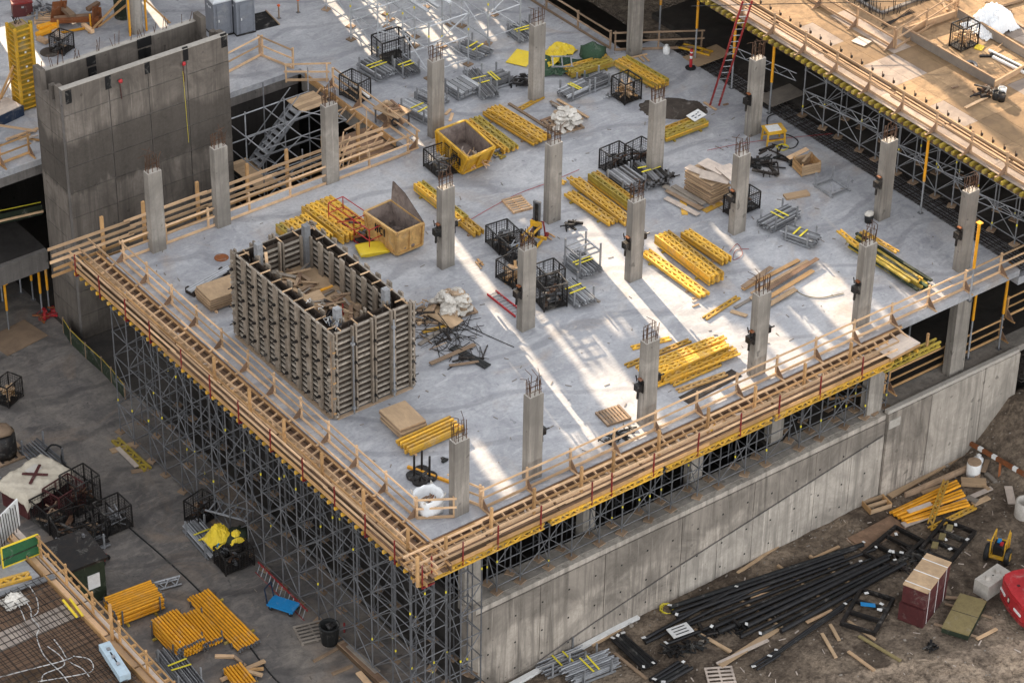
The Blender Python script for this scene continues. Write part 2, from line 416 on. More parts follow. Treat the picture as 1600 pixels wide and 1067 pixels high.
plate('basement_floor', 'shaded_floor', [(21, 60, 1.4, 26.2, ZM-.4, ZM-.006)])
plate('basement_ledge', 'column_concrete', [(2.75, 60, .36, 1.4, ZM-.4, ZM)])
plate('deck_slab', 'slab_concrete', [(-.1, 35.2, -.3, 26.4, -.34, 0), (17.6, 33.0, 26.4, 80, -.34, 0), (33.0, 35.2, 26.4, 27.6, -.34, 0),
                                    (35.2, 36.9, -.3, 26.4, -.9, -.45), (-45, 17.6, 36.2, 80, -.34, 0), (35.2, 70, 34, 80, -.34, -.02)])
plate('under_deck_floor', 'shaded_floor', [(36.9, 62, -.3, 30, -.34, -.02)])
plate('lower_slab', 'shaded_concrete', [(-45, 1.15, 35.3, 60, -5.1, -4.68)])
plate('retaining_face', 'shaded_concrete', [(2.44, 2.74, .36, 20, ZF-.1, ZM-.02)])
# edge bands of the left slabs
for z0, z1 in ((-.9, -.34), (-5.78, -4.66)):
    m = MB(); m.slab(-45, 1.1 if z0 < -3 else 17.5, 35.0 if z0 < -3 else 36.25, 35.28 if z0 < -3 else 36.6, z0, z1); struct(m.build('slab_edge_beam', 'dark_concrete'))
m = MB(); m.slab(17.62, 17.95, 26.42, 36.1, -1.3, -.34); struct(m.build('slab_edge_beam', 'column_concrete'))
# far walls closing the dark storeys
plate('storey_wall', 'shaded_concrete', [(3.0, 27, 7.5, 7.7, ZM, -.4), (4.0, 4.2, 7.7, 26, ZF, -.4), (-45, 17.5, 44, 44.4, ZF, -.36), (27, 60, 26.3, 26.6, ZM, -.4), (59, 59.4, 0, 26, ZM, -.4), (10.9, 17.5, 36.3, 36.6, ZF, -.95)])

# rebar mat in the open strip along the right side of the deck
def rebar_mat(name, label, cat, x0, x1, y0, y1, z, sx, sy, r, mat, layers=2, group=None):
    m = MB()
    for L in range(layers):
        zz = z + L*.16
        k = x0
        while k <= x1: m.tube([(k, y0, zz), (k+rnd(-.04, .04), y1, zz)], r, 4); k += sx*rnd(.8, 1.2)
        k = y0
        while k <= y1: m.tube([(x0, k, zz+.03), (x1, k+rnd(-.04, .04), zz+.03)], r, 4); k += sy*rnd(.8, 1.2)
    o = m.build(name, mat); return tag(o, label, cat, group, 'stuff')
rebar_mat('rebar_mat', 'dark rebar mat lying in the open strip beside the right edge of the deck', 'rebar mat', 35.3, 36.8, -.1, 26, -.32, .22, .42, .018, 'dark_rebar', 3)

# ------------------------------------------------------------------ unseen wall added outside the frame, gaps shaped to let the streaks of sun through
def occluder():
    YO = 58.0; sx = SD.x/SD.y; sz = SD.z/SD.y
    ops = []
    def op(a, b, w, z=0.0):
        p = at(*a, z); q = at(*b, z)
        if p.y < q.y: p, q = q, p
        ux = ((p.x + (YO-p.y)*sx) + (q.x + (YO-q.y)*sx))/2
        ops.append((ux-w/2, ux+w/2, z+(YO-p.y)*sz, z+(YO-q.y)*sz))
    for a, b, w in STREAKS: op(a, b, w)
    for u0, u1, y0, y1 in GAPS: ops.append((u0+YO*sx, u1+YO*sx, (YO-y1)*sz, (YO-y0)*sz))
    for x0, x1, y0, y1, z in SUNNY:
        ops.append((x0+(YO-y1)*sx, x1+(YO-y1)*sx, z+(YO-y1)*sz, z+(YO-y0)*sz))
    xs = sorted(set([-60.0, 150.0] + [v for o in ops for v in o[:2]]))
    t = thing('shade_wall', 'unseen slotted wall added to shade the site in streaks', 'shade wall', (0, YO, -10))
    ZT = 52.0
    for a, b in zip(xs, xs[1:]):
        if b-a < .01: continue
        mid = (a+b)/2; zs = sorted([(o[2], o[3]) for o in ops if o[0] < mid < o[1]]); z = -12.0
        for z0, z1 in zs + [(ZT, ZT)]:
            if z0 > z+.02: P(t, 'wall_panel', 'dark_concrete', (mid, 0, (z+z0)/2+10), (b-a, .5, z0-z))
            z = max(z, z1)
STREAKS = [((0, 40), (60, 110), 1.6), ((222, 0), (262, 45), .6), ((40, 150), (110, 240), 2.4), ((20, 120), (60, 190), 1.0), ((90, 8), (118, 40), .7), ((1392, 395), (1425, 428), .35)]
# gaps as seen on the deck: (u0, u1, y0, y1), u measured square to the sun
GAPS = [(14.25, 14.62, 17.0, 23.2), (12.35, 12.72, 21, 27.5), (10.0, 10.7, 12.6, 19), (9.42, 10.05, .2, 12.3), (8.75, 9.1, 3, 9.4), (8.68, 9.35, .3, 3.2), (4.15, 5.0, -.3, 4.3),
        (11.22, 13.35, -1, 5.2), (11.45, 11.9, 5.2, 10.8), (12.1, 12.38, 5.2, 9.6), (12.6, 12.98, 5.2, 9), (13.1, 13.4, 5.2, 8), (14.3, 14.75, 6.6, 9.2), (15.0, 15.25, 6.2, 8.4),
        (16.1, 19.85, -1, 10.4), (16.05, 17.7, 10.4, 15.7), (19.15, 19.8, 10.4, 12.4), (19.85, 20.35, -1, 4.2), (20.5, 21.9, -.6, 3.5), (22.98, 23.36, 6.2, 11.6), (23.05, 23.5, -.4, 4.1),
        (24.4, 26.2, -.4, 5.3), (26.2, 26.7, 2.2, 6.1), (26.85, 27.3, -.4, 2), (29.4, 29.65, 2, 3.6), (28.4, 28.62, 4.5, 6.5),
        (13.55, 14.22, 34, 43.5), (15.5, 16.4, 37, 43), (16.0, 16.7, 34.2, 38), (17.35, 18.05, 31.2, 36.5), (18.4, 18.9, 33.5, 38.5), (20.55, 20.95, 32.4, 35), (19.5, 19.8, 30, 33.5), (21.6, 21.85, 33, 36)]
SUNNY = [(34.2, 41.5, -12, 24.5, 4.8), (41.5, 48, -12, 17.8, 4.8), (48, 75, -12, 30, 4.8), (43, 46, 18.5, 24, 4.8)]
occluder()

# ------------------------------------------------------------------ concrete shaft tower
def tower():
    X0, X1, Y0, Y1, Z0, Z1 = 1.2, 10.75, 32.1, 34.95, ZF, 6.15
    t = thing('concrete_shaft', 'tall dark stained concrete shaft tower rising through the slab opening', 'tower', ((X0+X1)/2, (Y0+Y1)/2, Z0))
    cx, cy = (X0+X1)/2, (Y0+Y1)/2
    xs = [X0, 3.79, 6.03, 8.25, X1]; zs = [Z0+k*1.485 for k in range(11)]
    for i in range(4):
        for k in range(10):
            P(t, 'wall_panel', 'tower_concrete', ((xs[i]+xs[i+1])/2-cx, Y0+.15-cy+rnd(0, .008), (zs[k]+zs[k+1])/2-Z0), (xs[i+1]-xs[i]-.06, .3, zs[k+1]-zs[k]-.05))
    P(t, 'wall_core', 'dark_concrete', (0, Y0+.17-cy, (Z1-Z0)/2-.03), (X1-X0-.02, .24, Z1-Z0-.08))
    ys = [Y0+.3, 33.5, Y1]
    for x, nm in ((X0, 0), (X1, 1)):
        for i in range(2):
            for k in range(10):
                if k == 9: continue
                P(t, 'wall_panel', 'tower_concrete', ((x+.15 if nm == 0 else x-.15)-cx, (ys[i]+ys[i+1])/2-cy, (zs[k]+zs[k+1])/2-Z0), (.3, ys[i+1]-ys[i]-.03, zs[k+1]-zs[k]-.03))
        xx = (x+.15 if nm == 0 else x-.15)-cx
        # stepped top with notches
        for ya, yb, zt in ((Y0+.3, Y0+.75, Z1), (Y0+1.05, Y0+1.35, Z1-.25), (Y0+.75, Y0+1.05, Z1-1.0), (Y0+1.35, Y1-.75, Z1-1.0), (Y1-.75, Y1, Z1+.1)):
            P(t, 'wall_stub', 'tower_concrete', (xx, (ya+yb)/2-cy, (zs[9]+zt)/2-Z0), (.3, yb-ya-.01, zt-zs[9]-.02))
    P(t, 'back_wall', 'tower_concrete', (0, Y1-.13-cy, (Z1-.3-Z0)/2), (X1-X0-.62, .26, Z1-.3-Z0))
    P(t, 'wall_cap', 'block_concrete', (0, Y0+.15-cy, Z1-Z0+.012), (X1-X0, .32, .05))
    P(t, 'wall_cap', 'block_concrete', (0, Y1-.13-cy, Z1-.3-Z0+.025), (X1-X0-.64, .28, .05))
    for px, pz, w, h in ((107, 152, .34, .75), (169, 129, .34, .75), (230, 106, .3, .7), (290, 85, .3, .75), (350, 64, .34, .75)):
        d = _r*(px-800)+_u*(533.5-pz)+_f*FPX; q = CAM+d*((Y0-CAM.y)/d.y)
        P(t, 'pocket_shade', 'void_black', (q.x-cx, Y0-cy+.04, q.z-Z0), (w, .1, h))  # black block paints the shade of a recess in the wall
    for px, pz, w in ((142, 95, .5), (144, 112, .45), (225, 66, .8), (222, 84, .45), (230, 82, .4)):
        d = _r*(px-800)+_u*(533.5-pz)+_f*FPX; q = CAM+d*((Y1-.26-CAM.y)/d.y)
        P(t, 'pocket_shade', 'void_black', (q.x-cx, Y1-.27-cy, q.z-Z0), (w, .1, .5))  # back wall recess, its shade drawn as a black block
    for i in range(30):
        x = rnd(X0+.4, X1-.4); y = Y1-.13
        tube(t, 'starter_bar', 'rebar', (x-cx, y-cy, Z1-.3-Z0), (x-cx+rnd(-.15, .15), y-cy+rnd(-.1, .1), Z1-Z0+rnd(.1, .55)), .016, 5)
    for px, pz in ((187, 126), (286, 99)):
        d = _r*(px-800)+_u*(533.5-pz)+_f*FPX; q = CAM+d*((Y0-.05-CAM.y)/d.y)
        m = MB(); m.blob((q.x-cx, Y0-.14-cy, q.z-Z0), (.11, .09, .11), px); m.build('anchor_cone', 'bright_red', t, True)
        tube(t, 'hanging_strap', 'maroon', (q.x-cx, Y0-.03-cy, q.z-Z0), (q.x-cx+.05, Y0-.03-cy, q.z-Z0-1.1), .02)
    d = _r*(286-800)+_u*(533.5-112)+_f*FPX; q = CAM+d*((Y0-.05-CAM.y)/d.y)
    tube(t, 'hanging_rope', 'yellow_tag', (q.x-cx, Y0-.03-cy, q.z-Z0), (q.x-cx+.1, Y0-.03-cy, q.z-Z0-4.2), .009)
    return t
tower()

# ------------------------------------------------------------------ perimeter wall above the yard
def site_wall():
    t = thing('perimeter_wall', 'long pale concrete perimeter wall with a sloping joint above the yard', 'wall', (2.4, 0, ZY))
    xs = [2.4, 6.32, 10.02, 14.58, 19.0, 22.89, 27.35]
    for a, b in zip(xs, xs[1:]):
        P(t, 'wall_panel', 'wall_concrete', ((a+b)/2-2.4, .18, (ZY-.6-5.85)/2-ZY), (b-a-.035, .36, -5.85-ZY+.6))
    xs = [27.35, 30.23, 33.86, 36.3]
    for a, b in zip(xs, xs[1:]):
        P(t, 'wall_panel', 'pale_wall_concrete' if a > 30 else 'wall_concrete', ((a+b)/2-2.4, .02, (ZY-.6-5.45)/2-ZY), (b-a-.035, .36, -5.45-ZY+.6))
    P(t, 'wall_core', 'dark_concrete', (17-2.4, .26, (ZY-5.9)/2-ZY), (29.2, .16, -5.9-ZY))
    P(t, 'curb', 'pale_wall_concrete', (14.9-2.4, .19, -5.79+.12-ZY), (24.9, .30, .28))
    P(t, 'curb', 'block_concrete', (31.8-2.4, .03, -5.45+.09-ZY), (8.9, .24, .2))
    # the lower part of the wall stands proud under the sloping joint
    sl_ = [(2.7, -10.55), (6.3, -10.3), (9.5, -9.6), (14.6, -8.65), (27.3, -6.7)]
    def zt(x):
        for (xa, za), (xb, zb) in zip(sl_, sl_[1:]):
            if x <= xb: return za+(zb-za)*(x-xa)/(xb-xa)
        return sl_[-1][1]
    xs = [2.75, 6.32, 10.02, 14.58, 16.8, 19.0, 22.89, 25.2, 27.3]
    for xa, xb in zip(xs, xs[1:]):
        m = MB(); q = [(xa+.015, ZY-.4), (xb-.015, ZY-.4), (xb-.015, zt(xb))] + [(x, zt(x)) for x, _ in sl_[::-1] if xa < x < xb] + [(xa+.015, zt(xa))]; n = len(q)
        v = [(x-2.4, -.045, z-ZY) for x, z in q] + [(x-2.4, .02, z-ZY) for x, z in q]
        m.add(v, [tuple(range(n)), tuple(range(2*n-1, n-1, -1))] + [(i, i+n, (i+1) % n+n, (i+1) % n) for i in range(n)])
        m.build('lower_panel', 'wall_concrete' if xa < 14 else 'pale_wall_concrete', t)
    for a, b in (((27.2, -6.68), (14.6, -8.63)), ((14.6, -8.63), (9.5, -9.58)), ((9.5, -9.58), (6.3, -10.27))):
        bar(t, 'joint_ledge', 'dark_concrete', (a[0]-2.4, -.05, a[1]-ZY), (b[0]-2.4, -.05, b[1]-ZY), .05, .035)
    for i in range(16):
        for z in (-6.9, -8.5, -9.9):
            x = 3.4+i*1.52
            P(t, 'tie_hole', 'void_black', (x-2.4, -.045 if z < -6.68-(27.3-x)*.15 else .0, z-ZY+rnd(-.1, .1)), (.09, .012, .09))
    for x in (2.4,):
        P(t, 'end_pier', 'wall_concrete', (.05, .22, (-5.3-ZY)/2), (.5, .5, -5.3-ZY))
    P(t, 'block_out', 'block_concrete', (27.75-2.4, -.19, -6.05-ZY), (.75, .05, .5))
    return t
site_wall()

# ------------------------------------------------------------------ columns
def column(x, y, z0, h, label, group='concrete columns standing on the deck', bars=11, name='concrete_column', w=.76, d=.44):
    t = thing(name, label, 'column', (x, y, z0), 0, group)
    P(t, 'shaft', 'column_concrete', (0, 0, h/2), (w, d, h))
    P(t, 'top_face', 'block_concrete', (0, 0, h+.004), (w-.02, d-.02, .02))
    if bars:
        for i in range(bars):
            a = 2*math.pi*i/bars; sx = max(-1, min(1, math.cos(a)*1.5))*(w/2-.08); sy = max(-1, min(1, math.sin(a)*1.5))*(d/2-.07)
            tp = Vector((sx+rnd(-.06, .06), sy+rnd(-.05, .05), h+rnd(.65, 1.0)))
            tube(t, 'rebar', 'rebar', (sx, sy, h), tp, .019, 5)
            if rnd(0, 1) < .45: tube(t, 'bent_bar', 'rebar', tp, tp+Vector((rnd(-.5, .5), rnd(-.4, .4), rnd(-.05, .25))), .014, 5)
        for zz in (.25, .5):
            for s in (-1, 1):
                tube(t, 'rebar_tie', 'rebar', (-w/2+.06, s*(d/2-.06), h+zz), (w/2-.06, s*(d/2-.06), h+zz), .014, 5)
    return t
def bracket(x, y, z, side, label):
    """black form clamp hanging on a column face"""
    t = thing('column_clamp', label, 'clamp', (x, y, z), 0, 'black form clamps fixed to columns')
    s = side
    P(t, 'back_plate', 'black_steel', (s*.05, 0, .25), (.06, .34, .62))
    P(t, 'clamp_body', 'black_steel', (s*.2, 0, .22), (.26, .3, .34))
    P(t, 'timber_cap', 'rust', (s*.10, 0, .62), (.16, .22, .05))
    tube(t, 'screw', 'black_steel', (s*.22, 0, -.38), (s*.2, 0, .1), .06)
    tube(t, 'lever', 'black_steel', (s*.18, -.1, .3), (s*.42, -.25, .42), .035)
    tube(t, 'hook', 'black_steel', (s*.2, .1, .5), (s*.28, .1, .86), .03)
    return t
COLS = [  # picture position of the top centre (z 4.5), label, clamps
    ((834, 615), 'concrete column by the front railing, next after the corner column', 'R'),
    ((1016, 531), 'concrete column in the front row beside the yellow girder pile and pallet', 'LR'),
    ((1191, 457), 'concrete column in the front row beside the loose brown planks', 'LR'),
    ((1357, 380), 'concrete column in the front row beside the dark green timber pile', 'L'),
    ((1517, 297), 'concrete column at the right end of the front row by the rebar strip', 'L'),
    ((696.5, 292), 'concrete column right of the tan skip with the white bag pile in front', 'LR'),
    ((824, 387), 'concrete column among the black cages and the red ladder', 'L'),
    ((865.5, 223), 'concrete column behind the small yellow stacker lift', ''),
    ((995, 312), 'concrete column between the two groups of yellow girders mid deck', 'LR'),
    ((1159.5, 240), 'concrete column right of the big plywood stack', 'L'),
    ((1028, 157), 'concrete column beside the girders topped by a white board', ''),
    ((1184, 91), 'concrete column near the tall red ladder', 'L'),
    ((1390, 219), 'concrete column with a bucket at its foot near the upper deck', 'L'),
    ((681, 93), 'concrete column behind the yellow skip among the tube racks', ''),
    ((840, 37), 'concrete column left of the green tarpaulin', ''),
    ((514, 163), 'concrete column at the slab opening by the stair scaffold', ''),
    ((341, 229), 'concrete column on the left deck edge in front of the shaft, the farther one', ''),
    ((238, 267), 'concrete column on the left deck edge in front of the shaft, nearest the deck corner', '')]
def lab_clamp(lab, side):
    w = ('black clamp on the %s face of the ' % side + lab.replace('concrete ', '').replace('in the front row ', '')).split()
    return ' '.join(w[:16]).rstrip(' ,')
for (px, py), lab, cl in COLS:
    q = at(px, py, 4.5)
    column(q.x, q.y, 0, 4.5, lab)
    if 'L' in cl: bracket(q.x-.38, q.y-.02, 1.95, -1, lab_clamp(lab, 'left'))
    if 'R' in cl: bracket(q.x+.38, q.y+.1, 2.0, 1, lab_clamp(lab, 'right'))
column(2.12, .5, 0, 3.95, 'concrete column at the near corner of the deck beside the white bag', bars=13)
column(33.2, 27.0, 0, 6.5, 'tall dark concrete column beside the fenced pit at the top', bars=0)
for i, (x, w, y_) in enumerate(((2.85, .9, .68), (10.2, .7, 1.75), (16.6, .7, 1.75), (21.6, .75, 1.75), (26.9, .95, .68), (32.4, .95, .68))):
    column(x, y_, ZM-.3 if y_ < 1 else ZF, 5.1 if y_ < 1 else 8.3, 'concrete support column under the deck edge, %s from the near corner' % ORD[i], 'support columns under the deck', 0, 'support_column', w, .5)
# round column and pit wall at the top left
t = thing('round_column', 'thick round concrete column behind the shaft', 'column', tuple(at(212, 49, 0)))
m = MB(); m.lathe([(0.42, 0), (0.42, 6), (0, 6)], 20); m.build('shaft', 'column_concrete', t, True)
for a, b in (((-2.2, 1.3, 0), (-.3, .3, 2.2)), ((-1.4, 1.6, 0), (0, .4, 1.6)), ((2.0, -.3, 0), (.3, -.2, 2.2))):
    bar(t, 'brace', 'orange_lumber', a, b, .1, .1)
for s in (-.45, .45): bar(t, 'stud', 'yellow_post', (s*1.15, -.3, 0), (s*1.15, -.3, 5), .09, .09)

# ------------------------------------------------------------------ guard rails
def guard_rail(label, p, q, z, n, gus=0, h=1.07, mat='fresh_lumber', toe=True, name='guard_rail', group=None, mid=True, postmat=None, ext=.25):
    p = Vector((p[0], p[1], z)); q = Vector((q[0], q[1], z)); d = q-p; L = d.length
    t = thing(name, label, 'railing', p, math.atan2(d.y, d.x), group)
    xs = [L*i/(n-1) for i in range(n)]
    for x in xs:
        bar(t, 'post', postmat or mat, (x, 0, .004), (x+rnd(-.02, .02), rnd(-.02, .02), h+rnd(.02, .1)), .09, .09)
        if gus:
            P(t, 'gusset', 'brown_plywood', (x, gus*.05, .05), (gus*.5, .03, .48), (0, 0, math.pi/2), 'wedge')
            bar(t, 'foot', mat, (x-.05, gus*-.1, .03), (x-.05, gus*.68, .03), .09, .045)
    i = 0
    while i < n-1:
        j = min(n-1, i+2); a, b = xs[i]-ext*rnd(.2, 1), xs[j]+ext*rnd(.2, 1); k = (i % 4)*.006
        bar(t, 'top_rail', mat, (a, -.065-k, h+rnd(-.03, .02)), (b, -.065-k, h+rnd(-.03, .02)), .042, .095)
        if mid: bar(t, 'middle_rail', mat, (a+.1, -.065-k, h*.55+rnd(-.03, .03)), (b, -.065-k, h*.55+rnd(-.03, .03)), .042, .095)
        if toe: bar(t, 'toe_board', mat, (a+.15, -.065-k, .09), (b-.1, -.065-k, .09+rnd(-.01, .02)), .042, .14)
        i = j
    return t
guard_rail('timber guard rail with gussets along the left edge of the deck, inside the formwork platform', (.42, 25.6), (.42, 1.3), 0, 12, -1)
guard_rail('timber guard rail with gussets along the front edge of the deck above the perimeter wall', (3.1, .12), (36.6, .12), 0, 15, -1)
guard_rail('short timber rail boxing in the white bag at the near corner', (.42, 1.2), (1.75, .35), 0, 2, 0)
guard_rail('short timber rail right of the near corner column', (2.55, 1.7), (3.1, .3), 0, 2, 0)
guard_rail('timber guard rail along the far left edge of the deck facing the shaft', (.5, 25.75), (17.3, 25.75), 0, 8, 0)
guard_rail('timber guard rail on the right side of the slab opening', (17.95, 25.9), (18.0, 33.6), 0, 4, 1)
guard_rail('timber guard rail at the top of the stair opening', (18.0, 34.2), (16.2, 35.4), 0, 2, 0)
guard_rail('timber guard rail boxing the slab edge behind the stair scaffold', (11.2, 37.4), (16.6, 38.6), 0, 3, 0, 1.2)
guard_rail('short timber rail end behind the stair scaffold', (16.7, 38.5), (17.3, 36.4), 0, 2, 0, 1.2)
guard_rail('dark timber guard rail beside the pit at the top of the deck', (32.3, 36.5), (32.5, 28.2), 0, 4, 0, 1.1, 'old_lumber')
guard_rail('dark timber guard rail in front of the pit under the tall column', (32.6, 27.9), (36.6, 25.4), 0, 3, 0, 1.1, 'old_lumber')
guard_rail('timber guard rail on the edge of the left slab beyond the shaft', (-3.5, 36.8), (1.6, 37.0), 0, 4, -1, 1.1, 'orange_lumber')
guard_rail('timber rail with curved feet on the wall top at the right', (28.6, 1.3), (36.2, 1.3), -5.3, 3, -1, 1.1, 'orange_lumber')
guard_rail('timber rail running back from the wall top under the platform', (25.9, 2.5), (28.4, 1.35), -5.45, 2, 0, 1.1, 'orange_lumber')
guard_rail('timber rail on the wall corner at the far right', (36.6, 1.4), (41.5, 1.4), -4.3, 3, -1, 1.2, 'orange_lumber')

# screens of tall posts with many rails facing the shaft
t = thing('rail_screen', 'tall timber screen of five rails between the deck and the shaft', 'railing', (-.6, 27.3, -.6))
for x in (.9, 3.2, 6.3, 9.2, 11.6, 13.8, 15.9): bar(t, 'post', 'orange_lumber', (x, .05, -.6), (x+rnd(-.04, .04), .05, 2.3), .16, .12)
for k in range(5):
    x = -2.0+rnd(-.2, .2)
    while x < 17:
        L = rnd(4.2, 5.4); bar(t, 'rail', 'orange_lumber' if k < 2 else 'fresh_lumber', (x, -.05-.006*(k % 2), .05+k*.38+rnd(-.05, .05)), (min(17.4, x+L), -.05, .05+k*.38+rnd(-.05, .05)), .05, .15); x += L-.3
for k in range(7):
    x = rnd(14.6, 17.6); bar(t, 'loose_stick', 'fresh_lumber', (x-rnd(.3, 1.2), -rnd(0, .9), rnd(-.2, .5)), (x+rnd(.1, .5), rnd(.2, 1.2), rnd(.7, 2.4)), .05, .08)

# ------------------------------------------------------------------ formwork platforms along the two free deck edges
def edge_platform(label, org, rz, L, flip, zo, walk, zw):
    """local x runs along the edge, local y points outward (times flip)"""
    t = thing('formwork_platform', label, 'platform', org, rz)
    f = flip
    x = 0.0
    while x < L-.1:
        b = min(L, x+2.44); P(t, 'edge_form', 'brown_plywood', ((x+b)/2, f*.06, -.22), (b-x-.02, .025, .46)); x = b
    x = 0.0
    while x < L:
        b = min(L, x+rnd(3.4, 4.9))
        bar(t, 'edge_waler', 'orange_lumber', (x, f*.12, -.07), (b-.03, f*.12, -.07), .09, .05)
        bar(t, 'sole_plate', 'fresh_lumber', (x+.1, f*.82, zo+.06), (b-.05, f*.82, zo+.06), .09, .05)
        for k in range(3): bar(t, 'plank', 'brown_plywood' if k != 1 else 'plywood', (x+rnd(0, .1), f*(.3+.3*k), zo), (b-.02, f*(.3+.3*k), zo+rnd(-.008, .008)), .25, .045)
        for k in range(2): bar(t, 'walkway_plank', 'dark_plywood' if rnd(0, 1) < .6 else 'brown_plywood', (x, f*(walk-.45+.3*k), zw), (b-.04, f*(walk-.45+.3*k), zw+rnd(-.01, .01)), .28, .045)
        x = b
    x = .35
    while x < L:
        bar(t, 'kicker', 'fresh_lumber', (x, f*.15, -.1), (x+rnd(-.04, .04), f*.82, zo+.1), .055, .095); x += .56*rnd(.94, 1.06)
    x = .3
    while x < L:
        bar(t, 'joist_end', 'yellow_girder', (x, f*(walk-1.2), zw-.16), (x, f*(walk+.05), zw-.16), .1, .16); x += .52*rnd(.96, 1.04)
    for k in range(46):
        x = rnd(.3, L-.3); a = rnd(0, 3.14)
        m = MB()
        bar(t, 'offcut', 'fresh_lumber' if rnd(0, 1) < .6 else 'pale_plywood', (x, f*rnd(.3, .75), zo+.05), (x+rnd(.1, .5)*math.cos(a), f*(rnd(.35, .8)), zo+.06), rnd(.05, .14), .03)
    return t
def outer_rail(label, org, rz, L, flip, walk, zw, reds, tall, levels, name='outer_rail'):
    t = thing(name, label, 'railing', org, rz); f = flip
    for x in reds:
        bar(t, 'red_post', 'red_steel', (x, f*(walk+.13), zw-.28), (x+rnd(-.03, .03), f*(walk+.13), zw+1.0), .05, .05)
        bar(t, 'red_foot', 'red_steel', (x, f*(walk-.5), zw-.24), (x, f*(walk+.1), zw-.24), .07, .07)
    for x, y in tall: bar(t, 'timber_post', 'orange_lumber', (x, f*y, zw-.1), (x+rnd(-.03, .03), f*y, zw+1.5), .1, .13)
    for z, y, mt in levels:
        x = -.2
        while x < L:
            l = rnd(4.0, 5.0); b = min(L+.25, x+l); e = rnd(-.03, .03)
            bar(t, 'rail', mt, (x, f*y, z+e), (b, f*y+f*.012, z+e+rnd(-.03, .03)), .045, .10 if z > zw+.2 else .18); x += l-rnd(.15, .45)
    return t
# left edge: runs along +Y at x = -0.1, outward -X  (heading +Y, outward is local +y)
edge_platform('timber formwork platform along the left deck edge above the scaffolding', (-.1, -2.1, 0), math.pi/2, 29.3, 1, -.36, 1.5, -.46)
outer_rail('outer rail with red posts along the left deck edge', (-.1, -2.1, 0), math.pi/2, 29.3, 1, 1.38, -.46,
           [.1, 2.1, 4.3, 6.6, 9.1, 11.7, 14.3, 16.7, 19.2, 22.0, 24.2, 26.6, 28.9],
           [(1.9, .95), (5.2, .95), (8.4, .95), (11.4, .95), (14.2, .95), (17.2, .95), (.15, 1.7)],
           [(-.38, 1.47, 'orange_lumber'), (.02, 1.46, 'fresh_lumber'), (.42, 1.47, 'fresh_lumber'), (.34, .92, 'fresh_lumber'), (.0, .93, 'orange_lumber'), (.66, .35, 'fresh_lumber')])
# front edge: runs along +X at y = -0.3, outward -Y
edge_platform('timber formwork platform along the front deck edge above the perimeter wall', (-1.7, -.3, 0), 0, 29.0, -1, -.36, 1.45, -.42)
outer_rail('outer rail with red posts along the front deck edge', (-1.7, -.3, 0), 0, 27.2, -1, 1.36, -.42,
           [.75, 2.35, 4.2, 6.5, 9.3, 10.4, 12.75, 15.3, 17.8, 20.1, 22.6, 25.2],
           [(1.6, 1.3), (4.3, .85), (6.6, .85), (9.2, .85), (11.0, .8), (13.6, .8), (16.4, .8), (19.2, .8), (22.2, .8), (25.0, .8)],
           [(-.34, 1.43, 'orange_lumber'), (.06, 1.42, 'fresh_lumber'), (.44, 1.43, 'fresh_lumber'), (.5, .75, 'fresh_lumber'), (.12, .76, 'orange_lumber')])
t = thing('end_sheet', 'pale plywood sheet lying on the right end of the front platform', 'plywood sheet', (26.2, -1.25, -.22), R(4))
P(t, 'sheet', 'pale_plywood', (0, 0, 0), (2.0, 1.1, .03)); P(t, 'batten', 'orange_lumber', (0, -.5, -.1), (2.0, .1, .14))
t = thing('sliding_form', 'yellow girders under the right end of the front platform', 'girder', (25.2, -1.55, -1.15))
for k in range(2):
    bar(t, 'chord', 'olive_girder', (0, k*.3, 0), (3.6, k*.3, 0), .09, .09); bar(t, 'chord', 'olive_girder', (0, k*.3, .25), (3.6, k*.3, .25), .09, .09)
    for i in range(12): bar(t, 'lattice', 'olive_girder', (.3*i, k*.3, 0 if i % 2 else .25), (.3*i+.3, k*.3, .25 if i % 2 else 0), .05, .05)
for x in (.3, 2.8): bar(t, 'stud', 'orange_lumber', (x, .1, .3), (x, .1, 1.0), .1, .1)
# long yellow lattice girder under the outer edge of the front platform
t = thing('edge_girder', 'long yellow lattice girder line under the front platform', 'girder', (-1.6, -1.76, -.76))
for i, (a, b) in enumerate(((0, 6.6), (7.0, 13.2), (13.4, 19.6), (19.8, 27))):
    bar(t, 'chord', 'yellow_girder', (a, 0, 0), (b, 0, 0), .1, .08); bar(t, 'chord', 'yellow_girder', (a, 0, .26), (b, 0, .26), .1, .08)
    x = a; k = 0
    while x < b-.3:
        bar(t, 'lattice', 'yellow_girder', (x, 0, .02 if k else .24), (x+.3, 0, .24 if k else .02), .06, .06); x += .3; k = 1-k

